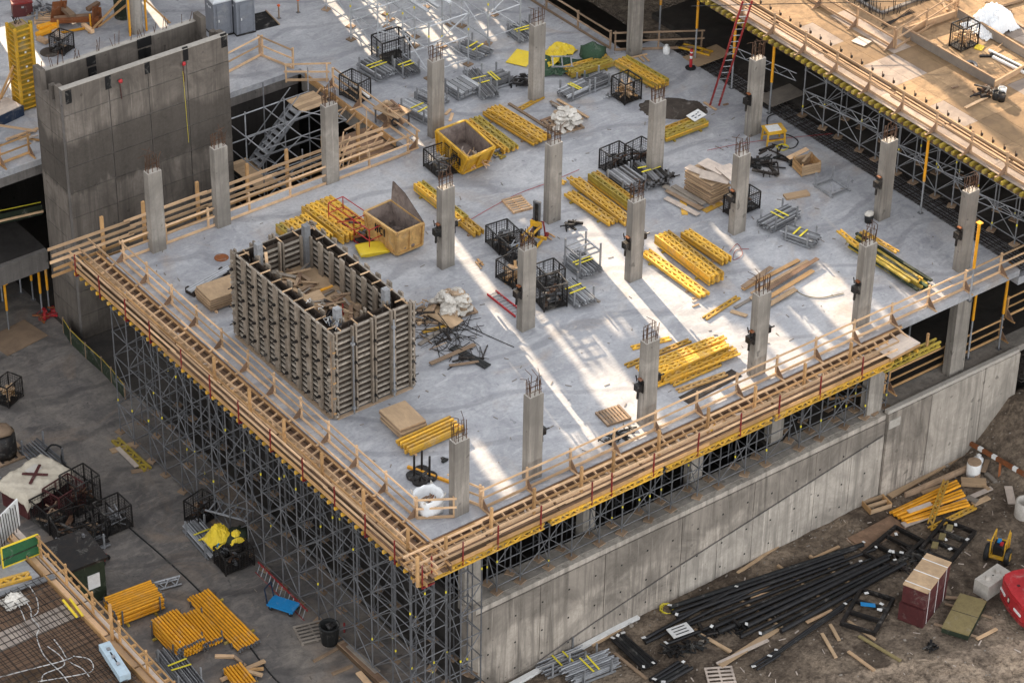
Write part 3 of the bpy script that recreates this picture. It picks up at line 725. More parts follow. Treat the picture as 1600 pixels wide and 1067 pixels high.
# ------------------------------------------------------------------ scaffold towers
SCG = {}
def scaffold(x, y, z0, z1, wx, wy, label, group, lift=1.5, mat='dull_galvanised', gapx=0, gapy=0, jacks=True, r=.036, braces=True, name='scaffold_tower', tags=True, rz=0, full=True):
    t = thing(name, label, 'scaffold', (x, y, z0), rz, group)
    H = z1-z0
    for a in (0, wx):
        for b in (0, wy):
            tube(t, 'post', mat, (a, b, .06), (a, b, H), r)
            P(t, 'base_plate', 'old_lumber', (a, b, .03), (.42, .42, .055), (0, 0, rnd(0, .6)))
            if tags and rnd(0, 1) < .6: tube(t, 'yellow_tag', 'yellow_tag', (a, b, H*rnd(.2, .9)), (a, b, H*rnd(.2, .9)), r*1.08) if False else None
            if tags:
                zz = rnd(.3, H-.4); tube(t, 'yellow_tag', 'yellow_tag', (a, b, zz), (a, b, zz+.13), r*1.12)
    n = max(1, int(H/lift)); zs = [.35+i*(H-.6)/n for i in range(n+1)]
    for z in zs:
        for b in (0, wy): tube(t, 'ledger', mat, (0, b, z), (wx+(gapx if b == 0 or True else 0), b, z), r*.8)
        for a in (0, wx): tube(t, 'ledger', mat, (a, 0, z), (a, wy+gapy, z), r*.8)
        for a in (0, wx):
            for b in (0, wy): tube(t, 'rosette', mat, (a, b, z-.05), (a, b, z+.05), r*1.75)
    if braces:
        for i in range(n):
            za, zb = zs[i], zs[i+1]
            if i % 2: za, zb = zb, za
            if full: tube(t, 'brace', mat, (0, 0, za), (0, wy, zb), r*.7); tube(t, 'brace', mat, (0, 0, zb), (wx, 0, za), r*.7)
            elif i % 2: tube(t, 'brace', mat, (wx, wy, zb), (0, wy, za), r*.7)
            if gapy and i < n: tube(t, 'brace', mat, (0, wy, zs[i+1]), (0, wy+gapy, zs[i]), r*.65)
            if gapx and i < n and i % 2 == 0: tube(t, 'brace', mat, (wx, 0, zs[i]), (wx+gapx, 0, zs[i+1]), r*.65)
    return t
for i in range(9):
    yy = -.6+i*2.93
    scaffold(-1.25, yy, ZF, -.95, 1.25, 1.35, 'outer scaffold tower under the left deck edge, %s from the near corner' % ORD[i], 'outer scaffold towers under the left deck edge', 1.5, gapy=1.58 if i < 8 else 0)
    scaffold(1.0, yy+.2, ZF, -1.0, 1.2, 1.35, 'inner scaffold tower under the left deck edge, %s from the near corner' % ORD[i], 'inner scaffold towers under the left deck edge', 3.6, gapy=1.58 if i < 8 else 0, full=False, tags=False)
for i in range(8):
    xx = 4.2+i*2.9+(.5 if i > 5 else 0)
    scaffold(xx, -.02+.5, ZM, -.95, 1.3, .72, 'scaffold tower on the wall top under the front platform, %s from the near corner' % ORD[i], 'scaffold towers under the front platform', 1.5, gapx=1.55 if i < 7 else 0)
    scaffold(xx+.3, 2.0, ZM if xx > 20.5 else ZF, -.4, 1.3, 1.2, 'scaffold tower in the dark behind the front row, %s from the near corner' % ORD[i], 'inner scaffold towers under the front deck', 1.7, full=False, tags=False)
for i in range(2):
    scaffold(-.9+i*1.9, -1.2, ZF, -1.1, 1.1, 1.0, 'scaffold tower at the near deck corner, the %s one' % ('left', 'right')[i], 'scaffold towers at the near deck corner', 1.5)
scaffold(26.9, .5, ZM, -2.6, .8, .6, 'small scaffold frame on the wall top right of the wide support column', None, 1.2, braces=False)

# ------------------------------------------------------------------ shaft wall formwork box
def wall_form():
    X, Y, H = 4.5, 8.3, 4.6
    t = thing('wall_formwork', 'big rectangular box of metal wall formwork with vertical strongbacks', 'formwork', (1.42, 9.05, 0))
    G = .75
    for (a, b) in (((0, 0), (X, 0)), ((0, 0), (0, Y)), ((X, 0), (X, Y)), ((0, Y), (X, Y))):
        a = Vector((*a, 0)); b = Vector((*b, 0)); d = (b-a).normalized(); nrm = Vector((d.y, -d.x, 0)); c = Vector((X/2, Y/2, 0))
        if nrm.dot(a-c) < 0: nrm = -nrm
        L = (b-a).length
        # nrm points outward; skin sits .3 inside of the outer line
        for off, sgn, l0, l1, zlo in ((-.26, 1, .05, L-.05, 0), (-.26-.36, -1, .95, L-.95, 2.45)):
            p = a+d*l0+nrm*off; q = a+d*l1+nrm*off
            bar(t, 'form_skin', 'form_gap_shade', p+Vector((0, 0, (zlo+H)/2)), q+Vector((0, 0, (zlo+H)/2)), .025, H-zlo-.06)
            k = 0; z = zlo+.16
            while z < H:
                e = .12 if sgn > 0 else 0
                o1, o2 = (rnd(0, .22), rnd(0, .22)) if sgn > 0 else (0, 0)
                bar(t, 'waler', 'aluminium', p-d*o1+nrm*sgn*.08+Vector((0, 0, z)), q+d*o2+nrm*sgn*.08+Vector((0, 0, z)), .085, .085); z += .29
            n = int((l1-l0)/.9)
            for i in range(n+1):
                s = p+d*(.12+(l1-l0-.24)*i/n)+nrm*sgn*.21
                for g in (-.085, .085): bar(t, 'strongback', 'form_steel', s+d*g+Vector((0, 0, zlo+.1)), s+d*g+Vector((0, 0, H+rnd(.02, .14))), .085, .17)
                if sgn > 0:
                    for z in (.5, 1.5, 2.5, 3.5):
                        zz = z+(.25 if i % 2 else 0)
                        tube(t, 'tie_rod', 'black_steel', s+Vector((0, 0, zz)), s+nrm*.34+Vector((0, 0, zz)), .025)
                        P(t, 'tie_plate', 'black_steel', s+nrm*.1+Vector((0, 0, zz)), (.12, .12, .10))
        for i in range(int(L/.3)):
            s = a+d*(.3+i*.3)+nrm*-.44
            if i*.3+.3 > L-.3: break
            tube(t, 'rebar', 'dark_rebar', s+nrm*rnd(-.1, .1), s+nrm*rnd(-.1, .1)+Vector((0, 0, H+rnd(-.25, .12))), .022, 5)
            if i % 3 == 1: bar(t, 'spacer', 'fresh_lumber', s+nrm*.26+Vector((0, 0, H-.02)), s-nrm*.26+Vector((0, 0, H-.02)), .05, .05)
        bar(t, 'sill', 'paper_bag', a+nrm*-.02+d*.2+Vector((0, 0, .03)), b-d*.2+nrm*-.02+Vector((0, 0, .03)), .2, .05)
    bar(t, 'edge_prop', 'old_lumber', (.02, .1, .1), (.02, .1, H-.3), .06, .08)
    for i in range(5): P(t, 'timber_cleat', 'orange_lumber', (.08, -.02, .4+i*.83), (.14, .08, .08))
    for x, y in ((.95, .95), (X-.95, .95), (.95, Y-.95), (X-.95, Y-.95)):
        bar(t, 'corner_post', 'galvanised', (x, y, 2.6), (x, y, H+.62), .3, .3)
    P(t, 'inner_floor', 'plywood', (X/2, Y/2, 2.92), (X-1.4, Y-1.4, .06))
    P(t, 'hatch', 'void_black', (X/2-.2, Y/2-.9, 2.96), (.8, 1.1, .03))
    P(t, 'hatch_lid', 'plywood', (X/2-.3, Y/2+.25, 3.25), (1.2, .9, .05), (R(24), 0, 0))
    for g in (-.2, .2): bar(t, 'hatch_ladder', 'bright_red', (X/2+.15+g, Y/2-1.3, 1.6), (X/2+.25+g, Y/2-1.0, 3.5), .05, .07)
    for z in (2.6, 2.9, 3.2): tube(t, 'ladder_rung', 'bright_red', (X/2, Y/2-1.15, z), (X/2+.45, Y/2-1.15, z), .025)
    for a, b, mt in (((1.0, 6.6, 2.5), (1.25, 7.2, 4.2), 'fresh_lumber'), ((1.1, 5.2, 2.55), (3.4, 5.0, 2.7), 'yellow_post'), ((1.2, 4.6, 2.5), (3.4, 4.9, 2.52), 'grey_lumber'),
                     ((1.1, 5.6, 2.5), (3.0, 5.9, 2.52), 'old_lumber'), ((2.2, 1.4, 2.5), (3.6, 2.2, 2.6), 'yellow_post'), ((2.0, 1.2, 2.5), (3.4, 1.5, 2.7), 'fresh_lumber'), ((3.3, 2.0, 2.5), (3.5, 3.2, 2.6), 'old_lumber')):
        bar(t, 'loose_board', mt, Vector(a)+Vector((0, 0, .5)), Vector(b)+Vector((0, 0, .5)), .14, .05)
    for i in range(60):
        a = rnd(0, 3.1); c = Vector((rnd(1.1, X-1.1), rnd(1.1, Y-1.1), 3.0+rnd(0, .3))); d = Vector((math.cos(a), math.sin(a), rnd(-.08, .08)))*rnd(.2, .8)
        bar(t, 'loose_board', random.choice(['old_lumber', 'plywood', 'grey_lumber', 'brown_plywood', 'dark_rebar']), c-d, c+d, rnd(.06, .2), .04)
    for i in range(9):
        m = MB(); a = Vector((.6+rnd(-.1, .2), .5+rnd(0, .6)+(rnd(0, 3) if i > 6 else 0), H)); pts = [a+Vector((rnd(-.25, .25), rnd(-.25, .25), rnd(.0, .2))) for _ in range(6)]
        m.tube(pts, .010, 4); m.build('cable', 'white_paint' if i % 3 else 'navy', t)
    for x in (1.0, 3.2):
        for z in (.4, 3.9): P(t, 'prop_clamp', 'galvanised', (x, -.16, z), (.16, .14, .12))
        tube(t, 'screw_prop', 'galvanised', (x, -.18, .1), (x, -.18, H-.3), .045)
    return t
wall_form()

# ------------------------------------------------------------------ upper deck on the right
def upper_deck():
    t = thing('upper_formwork_deck', 'raised formwork deck of tan plywood sheets on the right', 'formwork deck', (34.6, -14, ZD))
    x = 1.55
    while x < 32:
        y = 0.0
        while y < 62:
            if not (3.3 < x < 8.8 and 28.3+14 < 0):
                z = -.02+rnd(0, .008)
                hole = 41.0-34.6-.2 < x+.6 < 46-34.6 and 16.5+14 < y+1.2 < 20+14.5
                if not hole:
                    P(t, 'plywood_sheet', 'deck_plywood' if rnd(0, 1) < .7 else 'worn_plywood', (x+.61, y+1.22, z), (1.21, 2.43, .025))
            y += 2.44
        x += 1.22
    P(t, 'subfloor', 'dark_plywood', (16.6, 15.2, -.06), (32, 30.4, .05)); P(t, 'subfloor', 'dark_plywood', (3.1, 31.2, -.06), (6.2, 1.4, .05))
    P(t, 'subfloor', 'dark_plywood', (3.1, 46, -.06), (6.0, 32, .05)); P(t, 'subfloor', 'dark_plywood', (22, 46, -.06), (21, 32, .05))
    y = 0.0
    while y < 62:
        L = min(62-y, rnd(3.6, 5.0))
        for k in range(2): bar(t, 'edge_sheet', 'worn_plywood', (.3+.54*k, y, -.02), (.3+.54*k, y+L-.02, -.02), .53, .03)
        for k in range(3): bar(t, 'loose_plank', 'sunlit_lumber', (.95+.2*k, y+rnd(-.4, .4), .02), (.95+.2*k+rnd(-.06, .06), y+L-rnd(.1, .5), .03), .1, .05)
        bar(t, 'edge_form', 'orange_lumber', (1.62, y, .07), (1.62, y+L-.03, .07), .05, .14)
        y += L
    y = .2
    while y < 60:
        bar(t, 'joist_end', 'olive_girder', (-.12, y, -.2), (2.2, y, -.2), .12, .22); P(t, 'joist_cap', 'olive_girder', (-.15, y, -.2), (.1, .15, .17))
        y += .42
    for y in range(1, 60, 3): bar(t, 'main_girder', 'dark_plywood', (.3, y, -.5), (.3, y+2.9, -.5), .14, .3)  # dark colour stands in for shade between the joist ends
    for i in range(46):
        y = 5+i*.78; m = MB()
        P(t, 'form_tie', 'black_steel', (1.75, y, .2), (.09, .09, .14)); tube(t, 'tie_bar', 'rebar', (1.72, y, .1), (1.72, y+.04, .42), .02, 5)
    for i in range(7):       # dark bearers
        bar(t, 'deck_bearer', 'dark_plywood', (2+i*4, 1, -.35), (2+i*4, 40, -.35), .2, .4)
    return t
upper_deck()
guard_rail('long timber guard rail on the edge of the upper deck', (34.95, 30), (34.95, -6), ZD, 16, -1, 1.15, 'sunlit_lumber')
guard_rail('timber guard rail around the rebar pit on the upper deck, long side', (38.9, 21.5), (38.95, 13.3), ZD, 4, -1, 1.15, 'sunlit_lumber')
guard_rail('timber guard rail around the rebar pit on the upper deck, near side', (39.0, 13.2), (44.3, 14.3), ZD, 3, 0, 1.15, 'sunlit_lumber')
guard_rail('timber guard rail around the rebar pit on the upper deck, far side', (45.2, 21.5), (44.8, 14.6), ZD, 3, 0, 1.15, 'sunlit_lumber')
t = thing('pit_core', 'dark rebar pit with concrete walls in the upper deck', 'pit', (41, 16.4, ZD-2.6))
P(t, 'pit_floor', 'dark_concrete', (2.4, 2.2, .05), (5, 4.6, .1))
for c, s in (((2.4, 4.6, 1.5), (5, .2, 3.0)), ((2.4, -.1, 1.4), (5, .2, 2.6)), ((-.1, 2.2, 1.4), (.2, 4.4, 2.6)), ((4.9, 2.2, 1.5), (.2, 4.4, 3.0))): P(t, 'pit_wall', 'dark_concrete', c, s)
for i in range(60):
    x, y = (rnd(-.4, 5), rnd(-.6, -.2)) if i % 2 else (rnd(-.7, -.3), rnd(-.3, 4.5))
    tube(t, 'starter_bar', 'dark_rebar', (x, y, 2.4), (x+rnd(-.1, .1), y+rnd(-.1, .1), 2.6+rnd(.4, .9)), .02, 5)
for i in range(5): tube(t, 'long_bar', 'dark_rebar', (-1.2+rnd(-.3, .3), -1.0-.12*i, 2.66), (1.3, -1.2+.1*i, 2.75), .025, 5)
# timber upstand box with a sunken bay
t = thing('timber_upstand', 'long low timber upstand around a bay of the upper deck', 'formwork', (40.3, 7.4, ZD))
for a, b, h in (((0, 0), (-.05, 6.6), .5), ((0, 0), (2.6, .35), .3), ((3.6, 6.3), (3.2, -3.6), .5), ((0, 6.6), (3.5, 6.4), .35)):
    bar(t, 'upstand_board', 'grey_lumber' if h > .4 else 'sunlit_lumber', (*a, h/2), (*b, h/2), .08, h); bar(t, 'upstand_cap', 'sunlit_lumber', (*a, h+.02), (*b, h+.02), .1, .05)
P(t, 'bay_floor', 'deck_plywood', (1.7, 3.0, .012), (3.2, 6.4, .02))
# shores and scaffolds under the upper deck
def shore(px, py, z0, z1, label, group, base=True):
    q = at(px, py, z0); t = thing('steel_shore', label, 'shore', q, 0, group); H = z1-z0
    tube(t, 'inner_tube', 'galvanised', (0, 0, 0), (0, 0, H*.62), .05, 8); tube(t, 'outer_tube', 'yellow_post', (0, 0, H*.42), (0, 0, H-.05), .075, 8)
    P(t, 'foot_plate', 'dull_galvanised', (0, 0, .012), (.24, .24, .02)); P(t, 'head_plate', 'yellow_post', (0, 0, H-.03), (.26, .26, .05))
    return t
for i, (x, y) in enumerate(((1030, 55), (1086, 92), (1143, 138), (1202, 177), (1438, 333))):
    shore(x, y, 0, ZD-.35, ['yellow and grey shore behind the tall dark column', 'yellow shore left of the tall red ladder at the top', 'yellow shore right behind the red ladder', 'yellow shore right of the column near the red ladder', 'yellow shore right of the column with the bucket'][i], 'shores holding the upper deck')
q = at(1508, 480, 0)
t = shore(1515, 470, 0, ZD-.35, 'yellow shore behind the column at the right end of the front row', 'shores holding the upper deck')
for i, (x, y) in enumerate(((1512, 560), (1432, 676), (1484, 622), (1420, 530), (1560, 545))):
    shore(x, y, (ZM, -8.9, -8.3, ZM, ZM)[i], (.0, -5.6, -5.2, -.4, -.4)[i], ['yellow shore rising beside the wall top at the far right', 'yellow shore leaning on the perimeter wall, the nearer one', 'yellow shore leaning on the perimeter wall, the farther one', 'yellow shore in the dark under the deck near the right support column', 'yellow shore at the far right in the dark'][i], 'shores on the right side')
for i, (x, y) in enumerate(((14, 515), (66, 488), (77, 483), (52, 468), (33, 457), (4, 470))):
    shore(x, y, ZF, -5.8, 'yellow shore under the left slab, %s' % ['nearest the viewer with a wide foot', 'just left of the shaft', 'touching the shaft corner', 'in the second row near the shaft', 'in the second row left of the middle', 'at the left picture edge'][i], 'shores under the left slab')
for i in range(7):
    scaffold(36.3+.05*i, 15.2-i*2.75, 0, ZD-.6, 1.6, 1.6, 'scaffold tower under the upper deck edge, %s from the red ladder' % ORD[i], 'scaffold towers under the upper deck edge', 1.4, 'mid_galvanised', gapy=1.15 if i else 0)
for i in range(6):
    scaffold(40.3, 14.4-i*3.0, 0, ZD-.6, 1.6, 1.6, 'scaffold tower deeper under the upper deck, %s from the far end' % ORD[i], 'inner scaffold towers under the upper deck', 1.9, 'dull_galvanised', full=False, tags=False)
for i in range(4):
    t = thing('lattice_beam', 'white lattice beam between shores under the upper deck, %s from the far end' % ORD[i], 'lattice beam', (35.6, 22-i*6.2, 1.6+.1*i), R(-78), 'lattice beams under the upper deck')
    for z in (0, .45): tube(t, 'chord', 'galvanised', (0, 0, z), (4.4, 0, z), .03)
    for k in range(8): tube(t, 'web', 'galvanised', (.55*k, 0, .45*(k % 2)), (.55*k+.55, 0, .45*((k+1) % 2)), .022)
# shoring frames standing on the deck at the top
for i, (x, y, wx, wy, h, lab) in enumerate(((22.6, 31.3, 2.6, 2.4, 3.4, 'nearest the column by the yellow skip'), (21.6, 34.6, 2.4, 2.6, 3.4, 'left of the middle'), (24.6, 35.4, 2.4, 2.4, 3.6, 'at the back right'), (22.4, 38.4, 2.4, 2.4, 3.6, 'at the back left'), (27.4, 32.5, 2.2, 2.4, 3.4, 'farthest to the right'))):
    scaffold(x, y, 0, h, wx, wy, 'open scaffold frame at the top of the deck, ' + lab, 'scaffold frames standing on the deck at the top', 1.3, 'bright_galvanised', r=.046)
for i in range(4):
    q = Vector((23.0+i*.75, 36.5, 3.55)); o = bar(None, 'scaffold_beam', 'bright_galvanised', q+Vector((0, 3.4, 0)), q+Vector((.1, -4.4, 0)), .22, .12)
    tag(o, 'grey beam laid over the scaffold frames at the top, %s from the left' % ORD[i], 'beam', 'beams laid over the scaffold frames')
# stair scaffold in the slab opening
def stair():
    x0, y0 = 11.6, 30.6
    t = thing('stair_tower', 'galvanised stair scaffold descending into the slab opening', 'scaffold stair', (x0, y0, ZF))
    H = -ZF
    for a in (0, 2.4, 5.2):
        for b in (0, 1.6, 3.6): tube(t, 'post', 'galvanised', (a, b, .05), (a, b, H+(1.3 if b > 1 else -1)), .04)
    for k in range(6):
        z = 1.0+k*1.5
        for b in (0, 1.6, 3.6): tube(t, 'ledger', 'galvanised', (0, b, z), (5.2, b, z), .034)
        for a in (0, 2.4, 5.2): tube(t, 'ledger', 'galvanised', (a, 0, z), (a, 3.6, z), .034)
        tube(t, 'brace', 'galvanised', (0, 0, z), (2.4, 0, z+1.5), .03); tube(t, 'brace', 'galvanised', (5.2, 0, z), (2.4, 0, z+1.5), .03)
    for f_, (xa, za, xb, zb, y) in enumerate(((3.6, H-.05, .9, H-2.6, 2.4), (.9, H-2.7, 3.8, H-5.2, 1.0), (3.8, H-5.3, 1.0, H-7.8, 2.4))):
        for s in (-.45, .45):
            bar(t, 'stringer', 'galvanised', (xa, y+s, za), (xb, y+s, zb), .05, .2); tube(t, 'handrail', 'galvanised', (xa, y+s, za+1.0), (xb, y+s, zb+1.0), .032)
        for i in range(10):
            u = (i+.5)/10; P(t, 'tread', 'galvanised', (xa+(xb-xa)*u, y, za+(zb-za)*u), (.28, .86, .05))
    for z, x, y, w, d in ((H-.1, 4.5, 2.7, 1.7, 1.7), (H-2.65, .4, 1.8, 1.2, 3.0), (H-5.25, 4.4, 1.6, 1.4, 2.6)):
        for k in range(int(d/.3)): P(t, 'landing_board', 'plywood', (x, y-d/2+.15+.3*k, z), (w, .28, .05))
    return t
stair()
# landing platform and boards in the opening
t = thing('opening_platform', 'timber platform with edge form in the right half of the slab opening', 'platform', (14.6, 27.2, -.5))
for k in range(8): bar(t, 'plank', 'brown_plywood', (.3+rnd(0, .3), .2+.32*k, 0), (2.9, .2+.32*k, rnd(-.02, .02)), .3, .045)
bar(t, 'edge_board', 'orange_lumber', (2.95, 0, .3), (2.95, 8.4, .3), .05, .4)
for k in range(9): bar(t, 'kicker', 'fresh_lumber', (2.9, .4+k*.8, .4), (2.3, .4+k*.8+rnd(-.2, .2), .05), .05, .09)
for k in range(3): bar(t, 'cross_board', 'fresh_lumber', (1.8, 3+k*1.7, .0), (2.95, 3.1+k*1.7, .05), .1, .05)
# ------------------------------------------------------------------ builders for loose things
_gm = {}
def girder_mesh(L, mat):
    k = (round(L, 1), mat)
    if k in _gm: return _gm[k]
    m = MB(); L = k[0]
    for y in (-.115, .115): m.box((L/2, y, 0), (L, .075, .08))
    n = max(2, int(L/.29)); s = L/n
    for i in range(n):
        a, b = (-.1, .1) if i % 2 == 0 else (.1, -.1)
        p = Vector((i*s, a, 0)); q = Vector(((i+1)*s, b, 0)); d = (q-p).normalized(); w = Vector((-d.y, d.x, 0))*.042; z = Vector((0, 0, .025))
        m.add([p-w-z, p+w-z, q+w-z, q-w-z, p-w+z, p+w+z, q+w+z, q-w+z], [(4, 7, 6, 5), (0, 1, 5, 4), (2, 3, 7, 6), (1, 2, 6, 5), (3, 0, 4, 7)])
    me = bpy.data.meshes.new('girder'); me.from_pydata(m.v, [], m.f); me.materials.append(M[mat]); _gm[k] = me
    return me
def girder_obj(root, L, mat, loc, rz=0, roll=0):
    o = bpy.data.objects.new('girder', girder_mesh(L, mat)); col.objects.link(o)
    o.location = loc; o.rotation_euler = (roll, 0, rz)
    if root: o.parent = root
    return o
def girders(label, a, b, rows, layers, z=0, mat='yellow_girder', jit=.04, L=None, group='stacks of yellow lattice girders', skew=.0, top=None, mat2=None):
    p, len_, rz = edge_frame(a, b, z); L = L or len_
    t = thing('girder_stack', label, 'girder stack', p, rz, group)
    for u in (.18, .8): bar(t, 'dunnage', 'olive_girder' if rnd(0, 1) < .6 else 'old_lumber', (L*u, -.12, .045), (L*u, .295*rows+.15, .045), .1, .085)
    for k in range(layers):
        for r in range(rows):
            if top and k >= top[0] and not (top[1] <= r < top[2]): continue
            mm = mat2 if (mat2 and rnd(0, 1) < .4) else mat
            girder_obj(t, L, mm, (round(rnd(-jit, jit)*6)*.6*(jit > .03)*.5*2*.5, .15+.295*r+rnd(-.01, .01), .09+.042+.084*k), rnd(-1, 1)*skew/max(1, L))
    return t
def lone_girder(label, a, b, z=0, mat='yellow_girder', h=.05, roll=0, group='single yellow lattice girders lying loose'):
    p = at(*a, z); q = at(*b, z); d = q-p
    o = girder_obj(None, d.length, mat, p+Vector((0, 0, h)), math.atan2(d.y, d.x), roll); o.name = 'lattice_girder'
    return tag(o, label, 'girder', group)
def tube_rack(label, a, b, w, z=0, h=.45, ph=.85, n=8, layers=4, mat='galvanised', post=True, frame_top=False, solid=False, group='tube racks with grey steel tubes', over=.1, tags=2, L=None, rtube=.034):
    p, L0, rz = edge_frame(a, b, z); L = L or L0
    t = thing('tube_rack', label, 'tube rack', p, rz, group)
    for y in (0, w): bar(t, 'side_rail', 'galvanised', (0, y, .1), (L, y, .1), .06, .09)
    for x in (L*.12, L*.88):
        bar(t, 'cross_rail', 'galvanised', (x, 0, .1), (x, w, .1), .06, .08)
        for y in (0, w):
            if post: bar(t, 'corner_post', 'galvanised', (x, y, 0), (x, y, ph), .075, .075)
    if frame_top:
        for y in (0, w): bar(t, 'upper_rail', 'galvanised', (L*.12, y, ph*.72), (L*.88, y, ph*.72), .07, .07)
        for i in range(4): bar(t, 'upper_slat', 'galvanised', (L*(.12+.25*i), 0, ph*.72), (L*(.12+.25*i), w, ph*.72), .09, .05)
    for k in range(layers):
        for i in range(n):
            y = w*(i+.5)/n*.94+.03; e = rnd(-over, over)
            if solid: bar(t, 'flat_bar', random.choice(['bright_galvanised', 'galvanised', 'mid_galvanised']) if mat == 'galvanised' else random.choice([mat, 'mid_galvanised', 'black_steel']), (-over*.3+e*.3, y, .19+k*.07), (L+e*.3, y, .19+k*.07), w/n*.8, .055)
            else: tube(t, 'tube', random.choice(['bright_galvanised', 'galvanised', 'mid_galvanised', 'dull_galvanised']) if mat == 'galvanised' else random.choice([mat, 'mid_galvanised', 'dull_galvanised']), (-over+e, y+rnd(-.02, .02), .18+k*.07), (L+over+e, y+rnd(-.02, .02), .18+k*.07+rnd(0, .03)), rtube, 6)
    for i in range(tags):
        x = L*(.4+.2*i)+rnd(-.1, .1)
        P(t, 'yellow_tag', 'yellow_tag', (x, w*.5, .16+layers*.07+.045), (.09, w*.86, .012), (0, 0, rnd(-.1, .1)))
    return t
def cage(label, a, b, w, z=0, h=1.0, fill=None, group='black wire mesh cages', mat='black_steel', z1=0.0, L=None, open_front=False):
    p, L0, rz = edge_frame(a, b, z); L = L or L0; p = p+Vector((0, 0, z1))
    t = thing('mesh_cage', label, 'cage', p, rz, group)
    for x in (0, L):
        for y in (0, w): bar(t, 'corner_post', mat, (x, y, 0), (x, y, h), .06, .06)
    for z_ in (.1, h):
        for y in (0, w): bar(t, 'rail', mat, (0, y, z_), (L, y, z_), .055, .055)
        for x in (0, L): bar(t, 'rail', mat, (x, 0, z_), (x, w, z_), .055, .055)
    P(t, 'floor_panel', mat, (L/2, w/2, .09), (L-.05, w-.05, .03))
    for ax, ln in ((0, L), (1, w)):
        for s in (0, 1):
            m = MB(); n = max(3, int(ln/.14))
            for i in range(1, n):
                u = ln*i/n
                if ax == 0: m.box((u, s*w, h/2+.05), (.012, .012, h-.1))
                else: m.box((s*L, u, h/2+.05), (.012, .012, h-.1))
            for i in range(1, 7):
                v = .1+(h-.1)*i/7
                if ax == 0: m.box((ln/2, s*w, v), (ln, .012, .012))
                else: m.box((s*L, ln/2, v), (.012, ln, .012))
            m.build('mesh_panel', mat, t)
            if ln > .9:
                if ax == 0: bar(t, 'mid_post', mat, (ln/2, s*w, .1), (ln/2, s*w, h), .04, .04)
                else: bar(t, 'mid_post', mat, (s*L, ln/2, .1), (s*L, ln/2, h), .04, .04)
    fills = {'wood': (['fresh_lumber', 'orange_lumber', 'plywood'], 16), 'tube': (['galvanised', 'dull_galvanised'], 18), 'dark': (['black_steel', 'dull_galvanised', 'rebar'], 14), 'mixed': (['dark_rebar', 'dull_galvanised', 'old_lumber'], 14)}
    if fill:
        ms, n = fills[fill]
        for i in range(n):
            l = rnd(.35, min(L, w)*.95); an = rnd(0, 3.14); c = Vector((L/2+rnd(-.2, .2)*L, w/2+rnd(-.2, .2)*w, .16+h*.62*i/n)); d = Vector((math.cos(an), math.sin(an), rnd(-.25, .25)))*l/2
            if fill == 'tube': tube(t, 'scrap_tube', random.choice(ms), c-d, c+d, .03, 6)
            else: bar(t, 'scrap_piece', random.choice(ms), c-d, c+d, rnd(.06, .16), rnd(.03, .09))
    return t
def sheet_stack(label, a, b, length, h, z=0, n=10, mat='plywood', sk=.04, group=None, under=True, tmat=None, cat='plywood stack', name='plywood_stack', dx=0):
    p, w, rz = edge_frame(a, b, z)
    t = thing(name, label, cat, p, rz, group)
    if under:
        for u in (.12, .5, .88): bar(t, 'bearer', 'fresh_lumber', (-.15, length*u, .05), (w+.15, length*u, .05), .1, .09)
    z0 = .1 if under else 0.0; th = (h-z0)/n
    for i in range(n):
        P(t, 'sheet', (tmat or mat) if i == n-1 else (mat if i % 2 else 'old_lumber'), (w/2+rnd(-sk, sk), length/2+rnd(-sk, sk), z0+th*(i+.5)), (w, length, th*.7), (0, 0, rnd(-sk, sk)*.6))
    return t
def pallet(label, c, z=0, L=1.2, W=1.0, rz=0, mat='old_lumber', n=7, tilt=0, group='wooden pallets'):
    q = at(*c, z); t = thing('pallet', label, 'pallet', q, rz, group)
    for y in (-W/2+.05, 0, W/2-.05):
        bar(t, 'runner', mat, (-L/2, y, .055), (L/2, y, .055), .09, .09)
    for i in range(n): bar(t, 'slat', mat, (-L/2+.06+(L-.12)*i/(n-1), -W/2, .115), (-L/2+.06+(L-.12)*i/(n-1)+rnd(-.01, .01), W/2, .115+rnd(0, .006)), .11, .022)
    for i in range(3): bar(t, 'bottom_slat', mat, (-L/2+.06+(L-.12)*i/2, -W/2, .006), (-L/2+.06+(L-.12)*i/2, W/2, .006), .1, .018)
    return t
def boards(label, items, z=0, cat='boards', name='board_pile', group=None, w=.16, h=.045):
    """pile of boards: items = (a, b, material, height above floor)"""
    q = at(*items[0][0], z); t = thing(name, label, cat, q, 0, group)
    for a, b, mt, hh in items:
        p = at(*a, z)-q; r2 = at(*b, z)-q
        bar(t, 'board', mt, p+Vector((0, 0, hh+h/2)), r2+Vector((0, 0, hh+h/2+rnd(0, .02))), w*rnd(.75, 1.25), h)
    return t
def board(label, a, b, z=0, w=.18, h=.045, mat='fresh_lumber', hh=0, group='single boards lying about', hb=None):
    o = bar(None, 'timber_board', mat, at(*a, z)+Vector((0, 0, hh+h/2+.002)), at(*b, z)+Vector((0, 0, (hb if hb is not None else hh)+h/2+.002)), w, h)
    return tag(o, label, 'board', group)
